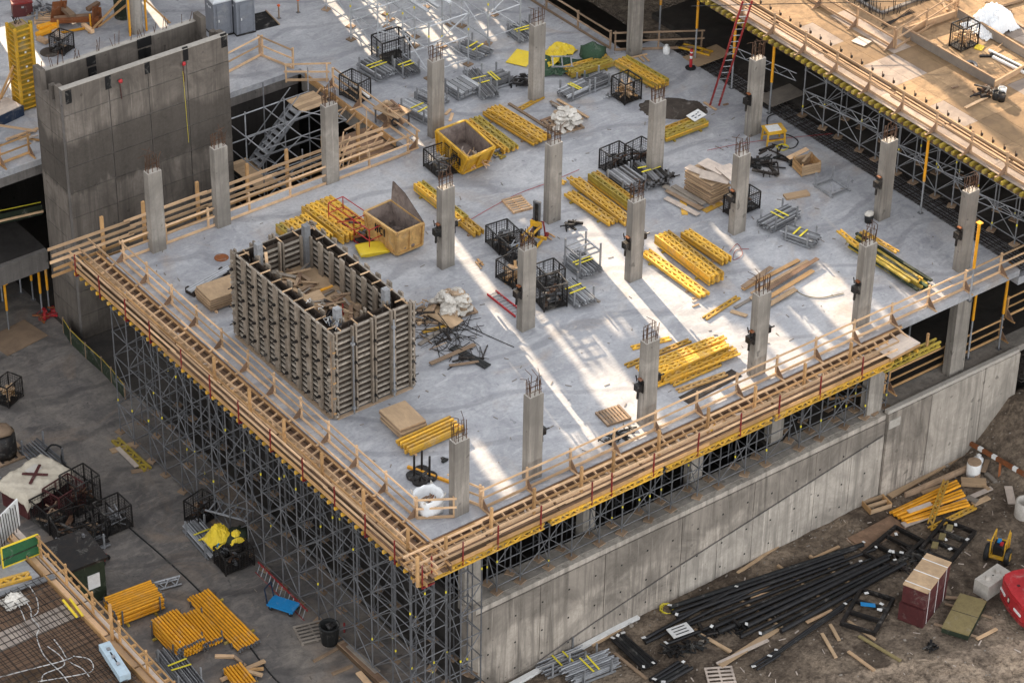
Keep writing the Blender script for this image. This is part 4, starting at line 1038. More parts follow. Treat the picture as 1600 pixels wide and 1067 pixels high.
def bag_heap(label, c, z, rx, ry, h, n, seed, mat='white_bag', alt='paper_bag', pal=True):
    q = at(*c, z); t = thing('bag_heap', label, 'bag pile', q, R(-10))
    if pal:
        for i in range(6): bar(t, 'pallet_slat', 'old_lumber', (-rx+.1+i*(2*rx-.2)/5, -ry, .1), (-rx+.1+i*(2*rx-.2)/5, ry, .1), .16, .03)
        for y in (-ry+.1, ry-.1): bar(t, 'pallet_runner', 'old_lumber', (-rx, y, .045), (rx, y, .045), .1, .085)
    rr = random.Random(seed)
    for i in range(n):
        lv = i/n; k = 1-.45*lv
        m = MB(); m.sack((0, 0, 0), (rr.uniform(.24, .36), rr.uniform(.17, .25), rr.uniform(.07, .11)), seed*31+i)
        o = m.build('bag', mat if rr.random() < .86 else alt, t, False)
        o.location = (rr.uniform(-1, 1)*rx*k*.85, rr.uniform(-1, 1)*ry*k*.85, .2+h*lv*rr.uniform(.8, 1)); o.rotation_euler = (rr.uniform(-.4, .4), rr.uniform(-.4, .4), rr.uniform(0, 3.1))
    return t
def ladder(label, p, q, w, mat='red_steel', n=12, wide=None, group='red ladders', roll=0):
    p = Vector(p); q = Vector(q); d = (q-p).normalized(); s = wide or Vector((-d.y, d.x, 0)).normalized(); L = (q-p).length
    t = thing('ladder', label, 'ladder', p, 0, group); o = Vector((0, 0, 0))
    for k in (-1, 1): bar(t, 'rail', mat, o+s*k*w/2, o+s*k*w/2+(q-p), .05, .1)
    for i in range(n): tube(t, 'rung', 'galvanised', d*(L*(i+.5)/n)-s*w/2, d*(L*(i+.5)/n)+s*w/2, .024)
    return t
def cable(label, pts, z, mat='rubber', r=.025, cat='cable', zz=.03):
    P_ = [at(*p, z)+Vector((0, 0, zz)) for p in pts]; out = []
    for i in range(len(P_)-1):
        a = P_[max(i-1, 0)]; b = P_[i]; c = P_[i+1]; d = P_[min(i+2, len(P_)-1)]
        for k in range(5):
            u = k/5; out.append(.5*((2*b)+(c-a)*u+(2*a-5*b+4*c-d)*u*u+(3*b-a-3*c+d)*u**3))
    out.append(P_[-1]); m = MB(); m.tube(out, r, 5)
    return tag(m.build('cable', mat), label, cat)
def skip(label, rim, base_z, h, mat, slope, cat='skip'):
    """rim: four world points left, near, right, back ; waste skip with ribs"""
    A, B, C_, D = rim; c = (A+B+C_+D)/4; c.z = base_z
    t = thing('waste_skip', label, cat, c)
    loc = [p-c for p in (A, B, C_, D)]
    bot = [Vector((p.x*s, p.y*s2, .18)) for p, (s, s2) in zip(loc, slope)]
    top = [Vector((p.x, p.y, h)) for p in loc]
    for i in range(4):
        j = (i+1) % 4; a, b, c2, d = bot[i], bot[j], top[j], top[i]
        nrm = (b-a).cross(d-a).normalized(); mid = (a+b+c2+d)/4
        if nrm.dot(mid) < 0: nrm = -nrm
        m = MB(); th = nrm*-.05
        m.add([a, b, c2, d], [(0, 1, 2, 3)]); m.add([a+th*.2, d+th*.2, d, a], [(0, 1, 2, 3)])
        m.build('side_wall', mat, t)
        m = MB(); m.add([x+th for x in (a, b, c2, d)], [(3, 2, 1, 0)]); m.build('inner_face', 'skip_inside', t)
        bar(t, 'rim', mat, d+nrm*.02, c2+nrm*.02, .12, .12)
        n = max(2, int((c2-d).length/.75))
        for k in range(n+1):
            u = k/n; bar(t, 'rib', mat, a.lerp(b, u)+nrm*.05, d.lerp(c2, u)+nrm*.05, .1, .09)
        bar(t, 'base_rail', mat, a+nrm*.03, b+nrm*.03, .1, .1)
    m = MB(); m.add(bot, [(0, 1, 2, 3)]); m.add([p+Vector((0, 0, .03)) for p in bot], [(0, 1, 2, 3)]); m.build('floor_plate', 'skip_inside', t)
    for s in (-.6, .6): bar(t, 'skid', mat, (s, bot[0].y*.9, .08), (s, bot[2].y*.9, .08), .14, .14)
    return t

# ------------------------------------------------------------------ yellow girder stacks on the deck
G_ = girders
G_('tall bright yellow girder stack banded twice, mid deck', (1022, 383), (1107, 449), 3, 6)
G_('darker yellow girder stack just behind the tall banded one', (1063, 374), (1128, 418), 2, 4, mat2='olive_girder')
G_('two low rows of yellow girders in front of the tall banded stack', (1000, 401), (1094, 470), 2, 2)
G_('low pair of yellow girders left of the clamped column, mid deck', (881, 309), (950, 356), 2, 2)
G_('medium yellow girder stack between the low pair and the grey racks', (890, 290), (976, 357), 2, 3, jit=.1)
G_('tall olive yellow girder stack topped by a loose plank beside the grey racks', (918, 287), (982, 334), 2, 6, mat2='olive_girder')
G_('high yellow girder stack beside the cage and the tan skip', (646, 300), (716, 356), 2, 5, mat2='olive_girder')
G_('low yellow girder stack emerging right of the column by the tan skip', (705, 345), (741, 374), 2, 3)
G_('yellow girder stack directly behind the yellow skip', (727, 196), (788, 244), 3, 3, mat2='olive_girder')
G_('wide yellow girder stack between the yellow skip and the white sacks', (754, 183), (833, 231), 4, 4, jit=.1, top=(3, 1, 3))
G_('yellow girder stack at the far corner of the wall formwork, nearer the deck edge', (431, 366), (476, 402), 6, 6, L=2.4, mat='yellow_girder', mat2='olive_girder')
G_('yellow girder stack at the far corner of the wall formwork, farther from the deck edge', (471, 336), (535, 384), 6, 5)
G_('yellow girder stack lying crosswise in front of the green tarpaulin', (893, 125), (960, 106), 3, 4, mat2='olive_girder')
G_('long yellow girder stack in front of the pit railing', (960, 107), (1025, 144), 3, 5, mat2='olive_girder')
G_('yellow girder stack with a white board on top', (1041, 225), (1107, 200), 3, 4, mat2='olive_girder')
G_('big splayed pile of yellow girders by the front railing', (1030, 607), (1148, 560), 5, 5, jit=.25, skew=.25, top=(3, 1, 5))
for a, b, h, lab in (((987, 545), (1047, 530), .05, 'short yellow girder behind the clamped front column'), ((978, 573), (1078, 533), .05, 'yellow girder sticking out left behind the clamped front column'),
                     ((1050, 603), (1124, 571), .08, 'slim yellow girder lying in front of the big splayed pile'), ((1058, 612), (1135, 585), .05, 'pale lattice girder nearest the front railing'),
                     ((1101, 499), (1154, 465), .05, 'single yellow girder left of the loose brown planks'), ((812, 172), (849, 152), .05, 'small yellow girder lying in front of the column by the green tarpaulin'),
                     ((870, 283), (884, 288), .05, 'small yellow girder end under the low pair')):
    lone_girder(lab, a, b, 0, 'yellow_girder' if 'pale' not in lab else 'tan_steel', h)
lone_girder('short yellow girder resting on the front platform', (1104, 676), (1133, 663), -.45, 'yellow_girder', .1)
t = thing('beam_stack', 'small stack of plain yellow beams behind the near corner column', 'beam stack', at(642, 716, 0), math.atan2((at(707, 686, 0)-at(642, 716, 0)).y, (at(707, 686, 0)-at(642, 716, 0)).x))
for k in range(2):
    for i in range(5): bar(t, 'beam', 'yellow_girder', (rnd(-.1, .1), .12+.22*i, .16+.17*k), (3.0+rnd(-.1, .1), .12+.22*i, .16+.17*k), .1, .16)
for u in (.3, 2.6): bar(t, 'bearer', 'fresh_lumber', (u, 0, .04), (u, 1.2, .04), .1, .08)
o = bar(None, 'yellow_beam', 'yellow_post', at(637, 729, .06), at(712, 756, .06), .12, .12); tag(o, 'plain yellow beam lying beside the black post bases', 'beam')
t = thing('timber_pile', 'pile of dark green and yellow timbers beside the front row column', 'timber pile', at(1307, 378, 0), 0)
rr = math.atan2((at(1405, 442, 0)-at(1307, 378, 0)).y, (at(1405, 442, 0)-at(1307, 378, 0)).x); t.rotation_euler = (0, 0, rr)
for k in range(3):
    for i in range(5): bar(t, 'timber', random.choice(['dark_green', 'dark_green', 'olive_girder', 'green_tarp']), (rnd(.4, .9), .1+.2*i, .12+.13*k), (5.6+rnd(-.7, .2), .1+.2*i+rnd(-.1, .1), .12+.13*k), .16, .1)
for i in range(4): girder_obj(t, rnd(1.5, 2.6), 'yellow_girder', (rnd(-.2, 3.4), rnd(0, 1.0), .2+.14*i), rnd(-.15, .15))

# ------------------------------------------------------------------ tube racks
T_ = tube_rack
T_('tube rack left of the open black cage at the top, nearer the slab opening', (558, 109), (591, 129), 1.3, n=10)
T_('tube rack with dark tubes right of the open black cage at the top', (611, 107), (632, 124), 1.0, n=7, mat='dull_galvanised')
T_('tube rack under the back corner of the scaffold frames', (714, 83), (749, 97), 1.1)
T_('tube rack lying crosswise behind the stacks of yellow girders', (762, 145), (800, 132), 1.2, mat='dull_galvanised')
T_('rack of solid grey bars right behind the column by the yellow skip', (693, 143), (719, 159), 1.5, solid=True, n=5, layers=5, tags=0)
T_('tube rack pointing at the crosswise rack, right of the solid bars', (722, 122), (753, 158), 1.0)
T_('long tube rack left of the column by the yellow skip', (622, 173), (668, 197), 1.0, n=8, layers=4, solid=True)
T_('tube rack half hidden between the long rack and the column', (648, 156), (682, 172), 1.0, n=6, solid=True, tags=0)
T_('tube rack with tall posts right of the white sacks', (891, 160), (925, 145), 1.0, n=7)
T_('small rack of grey frames beside the single black cage', (926, 145), (955, 134), .9, n=6, layers=4, mat='dull_galvanised', tags=0)
T_('tube rack left of the column near the top edge', (791, 52), (813, 69), 1.4, n=8, layers=4)
T_('tube rack carrying an empty frame on top, mid deck', (879, 413), (909, 438), 1.2, ph=1.6, frame_top=True)
T_('tube rack with yellow labels right of the tall black cage', (868, 455), (901, 484), 1.1, n=9, layers=4)
T_('tube rack under crossed tubes on the right half of the deck', (1222, 374), (1266, 390), .9, n=9)
T_('tube rack crossing behind another on the right half of the deck', (1206, 365), (1250, 342), 1.0, n=8, layers=4)
T_('empty grey rack frame behind the board on the right half of the deck', (1270, 290), (1301, 311), 1.15, layers=0, tags=0, frame_top=False)
T_('dark block of stacked steel frames beside the column, left one', (946, 289), (976, 311), 1.3, n=9, layers=9, solid=True, mat='dull_galvanised', tags=0, ph=1.0)
T_('dark block of stacked steel frames beside the column, right one with yellow labels', (983, 271), (1011, 300), 1.3, n=9, layers=7, solid=True, mat='dull_galvanised', ph=.9)
T_('tube rack beside the yellow bag on the left floor', (286, 831), (326, 877), 1.0, ZF, n=9)
T_('tube rack behind the green mesh fence on the left floor', (93, 882), (173, 853), .9, ZF, n=6, layers=2, mat='dull_galvanised', solid=True)
T_('rack of dark tubes behind the canvas covered crate', (31, 706), (71, 741), 1.2, ZF, n=7, layers=2, mat='dull_galvanised', tags=0)
T_('tube rack near the bottom edge beside the deck railing', (243, 1031), (285, 1085), 1.1, ZF, n=8, mat='dull_galvanised')
T_('rack of long grey tubes at the foot of the perimeter wall, left one', (855, 1062), (922, 1036), 1.1, ZY, n=5, layers=2)
T_('rack of grey frames at the foot of the perimeter wall, right one', (906, 1072), (962, 1050), 1.3, ZY, n=9, layers=4, over=.25)
T_('grey rack partly under the canvas on the left floor', (0, 765), (28, 782), 1.5, ZF, layers=1, n=4, tags=0)

# ------------------------------------------------------------------ cages
K_ = cage
K_('black cage full of scrap tubes below the yellow skip', (662, 260), (686, 281), 1.2, h=1.05, fill='tube')
K_('large open black cage between two tube racks at the top', (581, 93), (598, 107), 1.7, h=1.5)
K_('black cage beside the slab opening under a grey beam', (531, 149), (560, 164), .9, h=1.25)
K_('black cage left of the pair behind the dark steel frames', (936, 263), (956, 276), 1.3, h=1.15, fill='dark')
K_('black cage right of the pair behind the dark steel frames', (975, 256), (1000, 270), 1.2, h=1.15, fill='dark')
K_('single black cage in front of the long girder stack', (955, 151), (976, 165), 1.1, h=1.25, fill='wood')
K_('black cage at the left end of the cage row, mid deck', (759, 379), (780, 399), 1.2, h=1.0, fill='mixed')
K_('black cage with fittings in the middle of the cage row', (779, 396), (801, 417), 1.3, h=1.0, fill='tube')
K_('black cage with timber scraps left of the column in the cage row', (775, 434), (801, 452), 1.1, h=1.05, fill='wood')
K_('tall black cage right of the column in the cage row', (836, 471), (850, 488), 1.2, h=1.35, fill='dark')
K_('black cage with tubes behind the tall cage in the cage row', (834, 446), (852, 462), 1.1, h=1.2, fill='tube')
K_('black cage behind the column by the plywood stack', (1130, 332), (1147, 343), 1.7, h=1.0, fill='dark')
K_('black cage of timber at the left picture edge', (-8, 630), (14, 638), 1.2, ZF, h=1.2, fill='wood')
K_('tall black cage right behind the canvas covered crate', (97, 789), (122, 808), 1.4, ZF, h=1.8, fill='dark')
K_('black cage in front of the canvas covered crate', (49, 812), (78, 836), 1.4, ZF, h=1.2, fill='mixed')
K_('black cage nearest the green mesh fence', (78, 832), (94, 860), 1.8, ZF, h=1.1, fill='dark')
K_('maroon and black cage between the canvas crate and the tall cage', (70, 800), (95, 815), 1.6, ZF, h=1.4, mat='maroon')
K_('black cage at the right end of the cluster with scrap wire', (147, 820), (168, 840), 1.4, ZF, h=1.3, fill='tube')
K_('low black cage in front of the right end of the cluster', (128, 840), (146, 852), 1.1, ZF, h=.9, fill='mixed')
K_('black cage under the ladder frame beside the tube rack', (289, 813), (311, 826), 1.2, ZF, h=1.2, fill='dark')
K_('black cage holding the green tarpaulin and yellow bag', (335, 880), (353, 900), 1.5, ZF, h=1.0, fill='dark')
K_('black cage full of firewood scraps on the upper deck', (1483, 73), (1501, 83), 1.2, ZD, h=1.35, fill='wood')
K_('small dark cage behind the shaft wall', (100, 88), (116, 76), .9, 0, h=1.0, fill='mixed')
t = thing('ladder_section', 'grey ladder section lying over the black cage beside the tube rack', 'frame', at(322, 826, ZF)+Vector((0, 0, 1.15)), R(-60))
for y in (0, .8): bar(t, 'rail', 'galvanised', (0, y, 0), (2.2, y, .05), .07, .06)
for i in range(6): bar(t, 'rung', 'galvanised', (.2+.36*i, 0, .02), (.2+.36*i, .8, .02), .06, .05)

# ------------------------------------------------------------------ skips
rim = [at(682.5, 205, 1.35), at(732, 248, 1.35), at(772, 230, 1.35), at(727, 189, 1.35)]
t = skip('yellow waste skip with a black mark on its side and timber scraps inside', [Vector(v) for v in rim], 0, 1.35, 'yellow_steel', [(.95, .95), (.95, .62), (.95, .62), (.95, .95)])
for i in range(26):
    a = rnd(0, 3.1); c = Vector((rnd(-.4, .6), rnd(-1.2, .3), .3+rnd(0, .25))); d = Vector((math.cos(a), math.sin(a), rnd(-.1, .1)))*rnd(.3, .6)
    bar(t, 'scrap_stick', random.choice(['fresh_lumber', 'pale_plywood', 'plywood']), c-d, c+d, .06, .03)
def letters(root, txt, p, u, v, s, mat):
    G5 = {'B': ['110', '101', '110', '101', '110'], 'C': ['011', '100', '100', '100', '011'], 'D': ['110', '101', '101', '101', '110'], 'I': ['1', '1', '1', '1', '1'], 'M': ['101', '111', '111', '101', '101'], 'A': ['010', '101', '111', '101', '101'], 'Q': ['111', '101', '101', '111', '011']}
    m = MB(); x = 0; w = u.cross(v).normalized()*.012
    for ch in txt:
        g = G5[ch]
        for r, row in enumerate(g):
            for k, b in enumerate(row):
                if b == '1':
                    q = p+u*(x+k)*s+v*(4-r)*s
                    m.add([q+w, q+u*s+w, q+u*s+v*s+w, q+v*s+w, q-w, q+u*s-w, q+u*s+v*s-w, q+v*s-w], [(0, 1, 2, 3), (7, 6, 5, 4), (0, 4, 5, 1), (1, 5, 6, 2), (2, 6, 7, 3), (3, 7, 4, 0)])
        x += len(g[0])+1
    return m.build('lettering', mat, root)
c0 = t.location
A, B = Vector(rim[0])-c0, Vector(rim[1])-c0
u = (B-A).normalized(); letters(t, 'MCI', Vector((A.x, A.y, .62))+u*((B-A).length*.58)+Vector((-.15, 0, .05)), u, Vector((0, 0, 1)), .085, 'void_black')
rim = [at(570, 329, 1.5), at(620, 363, 1.5), at(660.5, 346.5, 1.5), at(611, 311, 1.5)]
t = skip('tan waste skip with a raised back and rubble inside, left of the front column', [Vector(v) for v in rim], 0, 1.4, 'tan_steel', [(.95, .72), (.95, .95), (.95, .95), (.95, .72)])
c0 = t.location; A, B, C_, D = [Vector(v)-c0 for v in rim]
u = (B-A).normalized(); letters(t, 'MCI', Vector((A.x, A.y, .85))+u*1.0+Vector((-.16, 0, .05)), u, Vector((0, 0, 1)), .085, 'void_black')
m = MB(); a, b = C_, D
m.add([a+Vector((0, 0, -.1)), b+Vector((0, 0, -.1)), b+Vector((.1, 0, 1.0)), a.lerp(b, .62)+Vector((.08, 0, .8)), a.lerp(b, .0)+Vector((0, 0, .05))], [(0, 1, 2, 3, 4)])
m.add([v+Vector((.05, 0, 0)) for v in (a+Vector((0, 0, -.1)), b+Vector((0, 0, -.1)), b+Vector((.1, 0, 1.0)), a.lerp(b, .62)+Vector((.08, 0, .8)), a)], [(4, 3, 2, 1, 0)]); m.build('raised_back', 'skip_inside', t)
m = MB()
for i in range(40): m.blob((rnd(-.6, .6), rnd(-1.1, 1.0), .3+rnd(0, .25)), (rnd(.06, .2),)*3, i, 6, 4, .3)
tag(m.build('rubble', 'skip_inside', t), kind='stuff')

# ------------------------------------------------------------------ plywood, timber, pallets
sheet_stack('stack of worn plywood sheets left of the wall formwork', (306, 468), (329, 490), 2.3, .75, n=10, mat='plywood', tmat='brown_plywood' if False else 'plywood')
t = thing('metal_profiles', 'bundle of shiny grey profiles behind the left plywood stack', 'profiles', at(298, 456, .35), math.atan2((at(340, 432, .35)-at(298, 456, .35)).y, (at(340, 432, .35)-at(298, 456, .35)).x))
for k in range(3): bar(t, 'profile', 'bright_galvanised', (0, .13*k, 0), (2.7, .13*k, 0), .1, .07)
bar(t, 'support', 'dark_rebar', (.2, -.1, -.17), (.2, .5, -.17), .2, .3); bar(t, 'support', 'dark_rebar', (2.4, -.1, -.17), (2.4, .5, -.17), .2, .3)
sheet_stack('stack of frayed plywood sheets in front of the wall formwork', (594, 660), (627, 691), 1.35, .72, n=6, mat='plywood')
t = sheet_stack('tall stack of plywood with splayed sheets on top, right of the middle column', (1069, 299), (1110, 323), 1.3, 1.25, n=14, mat='plywood', sk=.06)
for i, (x, y, rz) in enumerate(((.6, .4, .2), (1.2, .9, -.3), (1.6, .5, .5), (.9, 1.1, .1), (1.9, 1.3, -.2))): P(t, 'loose_sheet', 'pale_plywood', (x, y, 1.3+.05*i), (1.5, .5+.1*i, .03), (rnd(-.04, .04), rnd(-.04, .04), rz))
boards('loose old boards in front of the tall plywood stack', [((1037, 294), (1092, 322), 'grey_lumber', .12), ((1042, 300), (1096, 330), 'old_lumber', .1), ((1040, 311), (1091, 338), 'pale_plywood', .05), ((1052, 296), (1100, 325), 'grey_lumber', .2), ((1066, 302), (1070, 336), 'yellow_girder', 0), ((1100, 331), (1128, 318), 'yellow_girder', 0)], w=.28)
pallet('weathered pallet by the front railing left of the clamped column', (958, 651), rz=R(-8), n=8, L=1.25, W=1.1)
pallet('pallet of fresh slats behind the small yellow lift', (808, 321), rz=R(80), mat='fresh_lumber', n=7, L=1.3, W=1.1)
pallet('grey pallet on the left floor beside the black bin', (489, 989), ZF, rz=R(75), mat='grey_lumber', n=6, L=1.3, W=1.5)
pallet('pale pallet among the steel pipes near the bottom edge', (1126, 1060), ZY, rz=R(60), mat='pale_plywood', n=6, L=1.4, W=1.3)
pallet('small pallet behind the shaft wall at the top left', (68, 30), 0, rz=R(60), mat='fresh_lumber', n=6)
boards('heap of loose brown planks behind the front row column', [((1160, 454), (1248, 408), 'orange_lumber', .05), ((1174, 462), (1262, 411), 'fresh_lumber', .1), ((1180, 470), (1277, 410), 'brown_plywood', .2), ((1172, 471), (1245, 428), 'plywood', .15), ((1180, 480), (1270, 425), 'orange_lumber', .06), ((1185, 473), (1240, 448), 'pale_plywood', .0), ((1190, 486), (1243, 455), 'plywood', .1), ((1148, 482), (1186, 461), 'grey_lumber', .02), ((1142, 487), (1167, 495), 'plywood', .02), ((1160, 456), (1205, 425), 'old_lumber', .25)], w=.22)
board('single tan board lying alone on the right half of the deck', (1226, 310), (1263, 303), w=.45, h=.12, mat='plywood')
boards('short planks beside the white sacks', [((860, 160), (890, 180), 'old_lumber', .05), ((871, 158), (919, 187), 'fresh_lumber', .08), ((866, 163), (910, 188), 'plywood', .02), ((862, 165), (882, 176), 'grey_lumber', .1), ((845, 190), (865, 183), 'brown_plywood', .0)], w=.17)
boards('few scraps of boards at the foot of the tall dark column', [((985, 92), (1011, 86), 'fresh_lumber', .02), ((998, 90), (1006, 98), 'plywood', .03), ((1004, 88), (1014, 98), 'fresh_lumber', .05)], w=.12)
boards('two short boards right of the column by the yellow skip', [((696, 180), (704, 172), 'fresh_lumber', 0), ((703, 190), (707, 178), 'fresh_lumber', 0)], w=.16)
boards('little bundle of timber blocks by the front column left of the cages', [((743, 410), (752, 421), 'plywood', .02), ((746, 407), (755, 417), 'orange_lumber', .06), ((744, 415), (754, 413), 'fresh_lumber', .12)], w=.09)
boards('little timber blocks beside the foot of the small yellow lift', [((853, 370), (862, 376), 'plywood', .02), ((856, 366), (867, 373), 'orange_lumber', .06)], w=.09)
boards('tiny scraps of boards at the end of the front girder rows', [((1082, 473), (1094, 467), 'pale_plywood', .0), ((1082, 480), (1092, 476), 'plywood', .0), ((1081, 467), (1090, 466), 'fresh_lumber', .0)], w=.12)
board('long grey angle bar lying past the tube rack, mid deck', (856, 427), (937, 473), w=.12, h=.08, mat='grey_lumber')
board('long dark plank on the deck beside the wide girder stack', (795, 163), (862, 205), w=.16, h=.08, mat='old_lumber')
board('small board fallen near the tall red ladder foot', (1130, 165), (1138, 163), w=.12, mat='brown_plywood')
# timber crates
t = thing('timber_crate', 'broken timber crate standing open on the right half of the deck', 'crate', at(1252, 277, 0), math.atan2((at(1290, 268, 0)-at(1252, 277, 0)).y, (at(1290, 268, 0)-at(1252, 277, 0)).x))
for k in range(4):
    for y in (0, .95): bar(t, 'slat', 'plywood', (0, y, .12+.15*k), (1.1, y, .12+.15*k), .03, .13)
    for x in (0, 1.1): bar(t, 'slat', 'orange_lumber', (x, 0, .12+.15*k), (x, .95, .12+.15*k), .03, .13)
for x in (0.05, 1.05):
    for y in (.05, .9): bar(t, 'corner_batten', 'orange_lumber', (x, y, 0), (x, y, .72), .07, .07)
P(t, 'floor', 'brown_plywood', (.55, .48, .06), (1.08, .92, .04)); bar(t, 'loose_slat', 'fresh_lumber', (-.2, 1.1, .55), (1.0, 1.25, .75), .3, .03); bar(t, 'loose_slat', 'plywood', (.2, .3, .7), (1.0, .9, .75), .14, .03)
t = thing('workbench', 'timber workbench heaped with offcuts beside the slab opening', 'workbench', at(587, 192, 0), R(-75))
for x in (0, 1.5):
    for y in (0, .9): bar(t, 'leg', 'dull_galvanised', (x, y, 0), (x, y, .85), .07, .07)
P(t, 'bench_top', 'plywood', (.75, .45, .88), (1.7, 1.1, .06)); P(t, 'lower_shelf', 'brown_plywood', (.75, .45, .3), (1.5, .9, .05))
for i in range(14): a = rnd(0, 3); c = Vector((.75+rnd(-.6, .6), .45+rnd(-.35, .35), .95+i*.01)); d = Vector((math.cos(a), math.sin(a), 0))*rnd(.1, .35); bar(t, 'offcut', random.choice(['brown_plywood', 'plywood', 'fresh_lumber', 'rust']), c-d, c+d, .12, .05)
m = MB(); m.lathe([(.16, -.04), (.22, 0), (.16, .04), (.12, 0), (.16, -.04)], 14); o = m.build('coiled_cable', 'rubber', t); o.location = (1.4, -.1, .6); o.rotation_euler = (R(80), 0, .4)
# ------------------------------------------------------------------ bags, ladders and other things on the deck
def on_x(px, py, X):
    d = _r*(px-800)+_u*(533.5-py)+_f*FPX; return CAM+d*((X-CAM.x)/d.x)
bag_heap('pallet of white sacks beside the wall formwork with a cardboard box on top', (708, 484), 0, .95, .8, .8, 80, 3)
bag_heap('heap of white sacks between the girder stacks and the clamped planks', (881, 197), 0, .85, .75, .7, 64, 5)
t = thing('big_bag', 'open white bulk bag with scraps inside at the near corner of the deck', 'bag', at(669, 797, 0))
m = MB(); n = 20; v = []; f = []
prof = [(.05, .0), (.56, .0), (.60, .3), (.57, .62), (.64, .88), (.58, .93), (.5, .8), (.48, .5), (.05, .48)]
rr = random.Random(4)
for i in range(n):
    a = 2*math.pi*i/n; sq = 1/max(abs(math.cos(a)), abs(math.sin(a)))**.55
    for r, z in prof: k = sq*(1+rr.uniform(-.05, .05)); v.append((r*k*math.cos(a), r*k*math.sin(a), z+(rr.uniform(-.08, .1) if z > .6 else 0)))
mm_ = len(prof)
for i in range(n):
    j = (i+1) % n; f += [(i*mm_+k, j*mm_+k, j*mm_+k+1, i*mm_+k+1) for k in range(mm_-1)]
m.add(v, f); m.build('bag_body', 'plastic_white', t, True)
for i in range(16): a = rnd(0, 3.1); c = Vector((rnd(-.25, .25), rnd(-.25, .25), .5+rnd(0, .1))); d = Vector((math.cos(a), math.sin(a), rnd(-.2, .2)))*.2; bar(t, 'scrap', random.choice(['rust', 'old_lumber', 'brown_plywood']), c-d, c+d, .05, .04)
for a in range(4):
    m = MB(); an = math.pi/4+a*math.pi/2; c, s = math.cos(an)*.66, math.sin(an)*.66
    m.tube([(c, s, .8), (c*1.15, s*1.15, 1.05), (c*1.1+.1*s, s*1.1-.1*c, .95), (c*.95+.1*s, s*.95-.1*c, .75)], .025, 5); m.build('lifting_loop', 'white_bag', t)
# ladders
p = at(1116, 166, 0); q = on_x(1168, 2, 34.35)
ladder('tall red ladder leaning from the deck up to the upper deck', p, q, .5, 'red_steel', 17, Vector((.9, -.44, 0)).normalized())
bar(None, 'foot_board', 'fresh_lumber', at(1100, 160, .05), at(1119, 172, .05), .14, .05); tag(col.objects[-1], 'board under the feet of the tall red ladder', 'board')
p = at(768, 457, .06); q = at(812, 492, .06); ladder('red ladder lying flat beside the cage row', p, q, .5, 'bright_red', 9)
p = at(401, 886, ZF+.15); q = at(478, 962, ZF+.15); ladder('long red ladder lying on edge beside the blue cart', p, q, .5, 'red_steel', 13, Vector((.55, .3, .75)).normalized())
# red frame behind the formwork
t = thing('access_stand', 'red steel access stand with rails standing behind the wall formwork', 'frame', at(514, 352, 0), R(-86))
for x in (0, 2.0, 3.2):
    for y in (0, .9): bar(t, 'post', 'bright_red', (x, y, 0), (x, y, 1.3), .035, .035)
for z in (.1, .7, 1.3):
    for y in (0, .9): bar(t, 'rail', 'bright_red', (0, y, z), (3.2, y, z), .035, .035)
    for x in (0, 2.0, 3.2): bar(t, 'rail', 'bright_red', (x, 0, z), (x, .9, z), .035, .035)
bar(t, 'brace', 'bright_red', (0, 0, .1), (2.0, 0, 1.3), .05, .05); P(t, 'deck_plate', 'dark_rebar', (1.6, .45, .16), (3.1, .85, .05))
for i in range(8): a = rnd(0, 3); c = Vector((rnd(.4, 2.4), rnd(.1, .8), rnd(.3, .9))); d = Vector((math.cos(a), math.sin(a), rnd(-.3, .3)))*.3; bar(t, 'fitting', random.choice(['rust', 'dull_galvanised', 'rebar']), c-d, c+d, .1, .08)
# folded tarp
t = thing('folded_tarp', 'folded bright yellow tarpaulin in front of the tan skip', 'tarpaulin', at(581, 392, 0), R(-18))
for i, (w, d, ox) in enumerate(((1.5, .95, .25), (1.45, 1.05, .0), (1.4, 1.0, -.05))):
    zf = lambda x, y, i=i: .07+.085*i+.05*math.sin(x*2.4+i)*math.cos(y*2.0)+(.06 if i else 0)-.1*max(0, abs(x)-.55)
    o = sheet(t, 'fold', 'yellow_tarp', -w/2, w/2, -d/2, d/2, 14, 10, zf, .06); o.location = (ox, -.08*i, 0)
# yellow stacker
t = thing('stacker_lift', 'small yellow stacker lift with a dark mast and red rear wheels', 'stacker', at(838, 374, 0), R(-155))
for y in (-.36, .36):
    bar(t, 'fork_leg', 'yellow_steel', (0, y, .12), (1.5, y*1.25, .12), .1, .1); P(t, 'leg_end', 'dark_green', (1.5, y*1.25, .1), (.18, .12, .14))
    bar(t, 'mast_rail', 'dull_galvanised', (0, y*.42, .1), (0, y*.42, 2.15), .1, .09)
    m = MB(); m.lathe([(0, -.05), (.16, -.05), (.16, .05), (0, .05)], 12); o = m.build('rear_wheel', 'red_steel', t); o.location = (-.35, y*1.05, .16); o.rotation_euler = (R(90), 0, 0)
bar(t, 'cross_beam', 'yellow_steel', (0, -.55, .2), (0, .55, .2), .12, .14); bar(t, 'mast_inner', 'black_steel', (.02, 0, .2), (.02, 0, 2.1), .14, .12); bar(t, 'mast_head', 'dull_galvanised', (0, -.2, 2.15), (0, .2, 2.15), .12, .1)
bar(t, 'carriage', 'yellow_steel', (.08, -.3, .95), (.08, .3, .95), .08, .3); bar(t, 'handle', 'red_steel', (-.15, -.3, 1.0), (-.15, .3, 1.0), .05, .05)
for y in (-.3, .3): bar(t, 'handle_bar', 'red_steel', (-.35, y, .2), (-.12, y, 1.05), .06, .06)
P(t, 'winch', 'red_steel', (-.2, 0, .65), (.25, .3, .3))
for y in (-.2, .2): bar(t, 'fork', 'yellow_steel', (.1, y, .8), (1.1, y, .8), .1, .05)
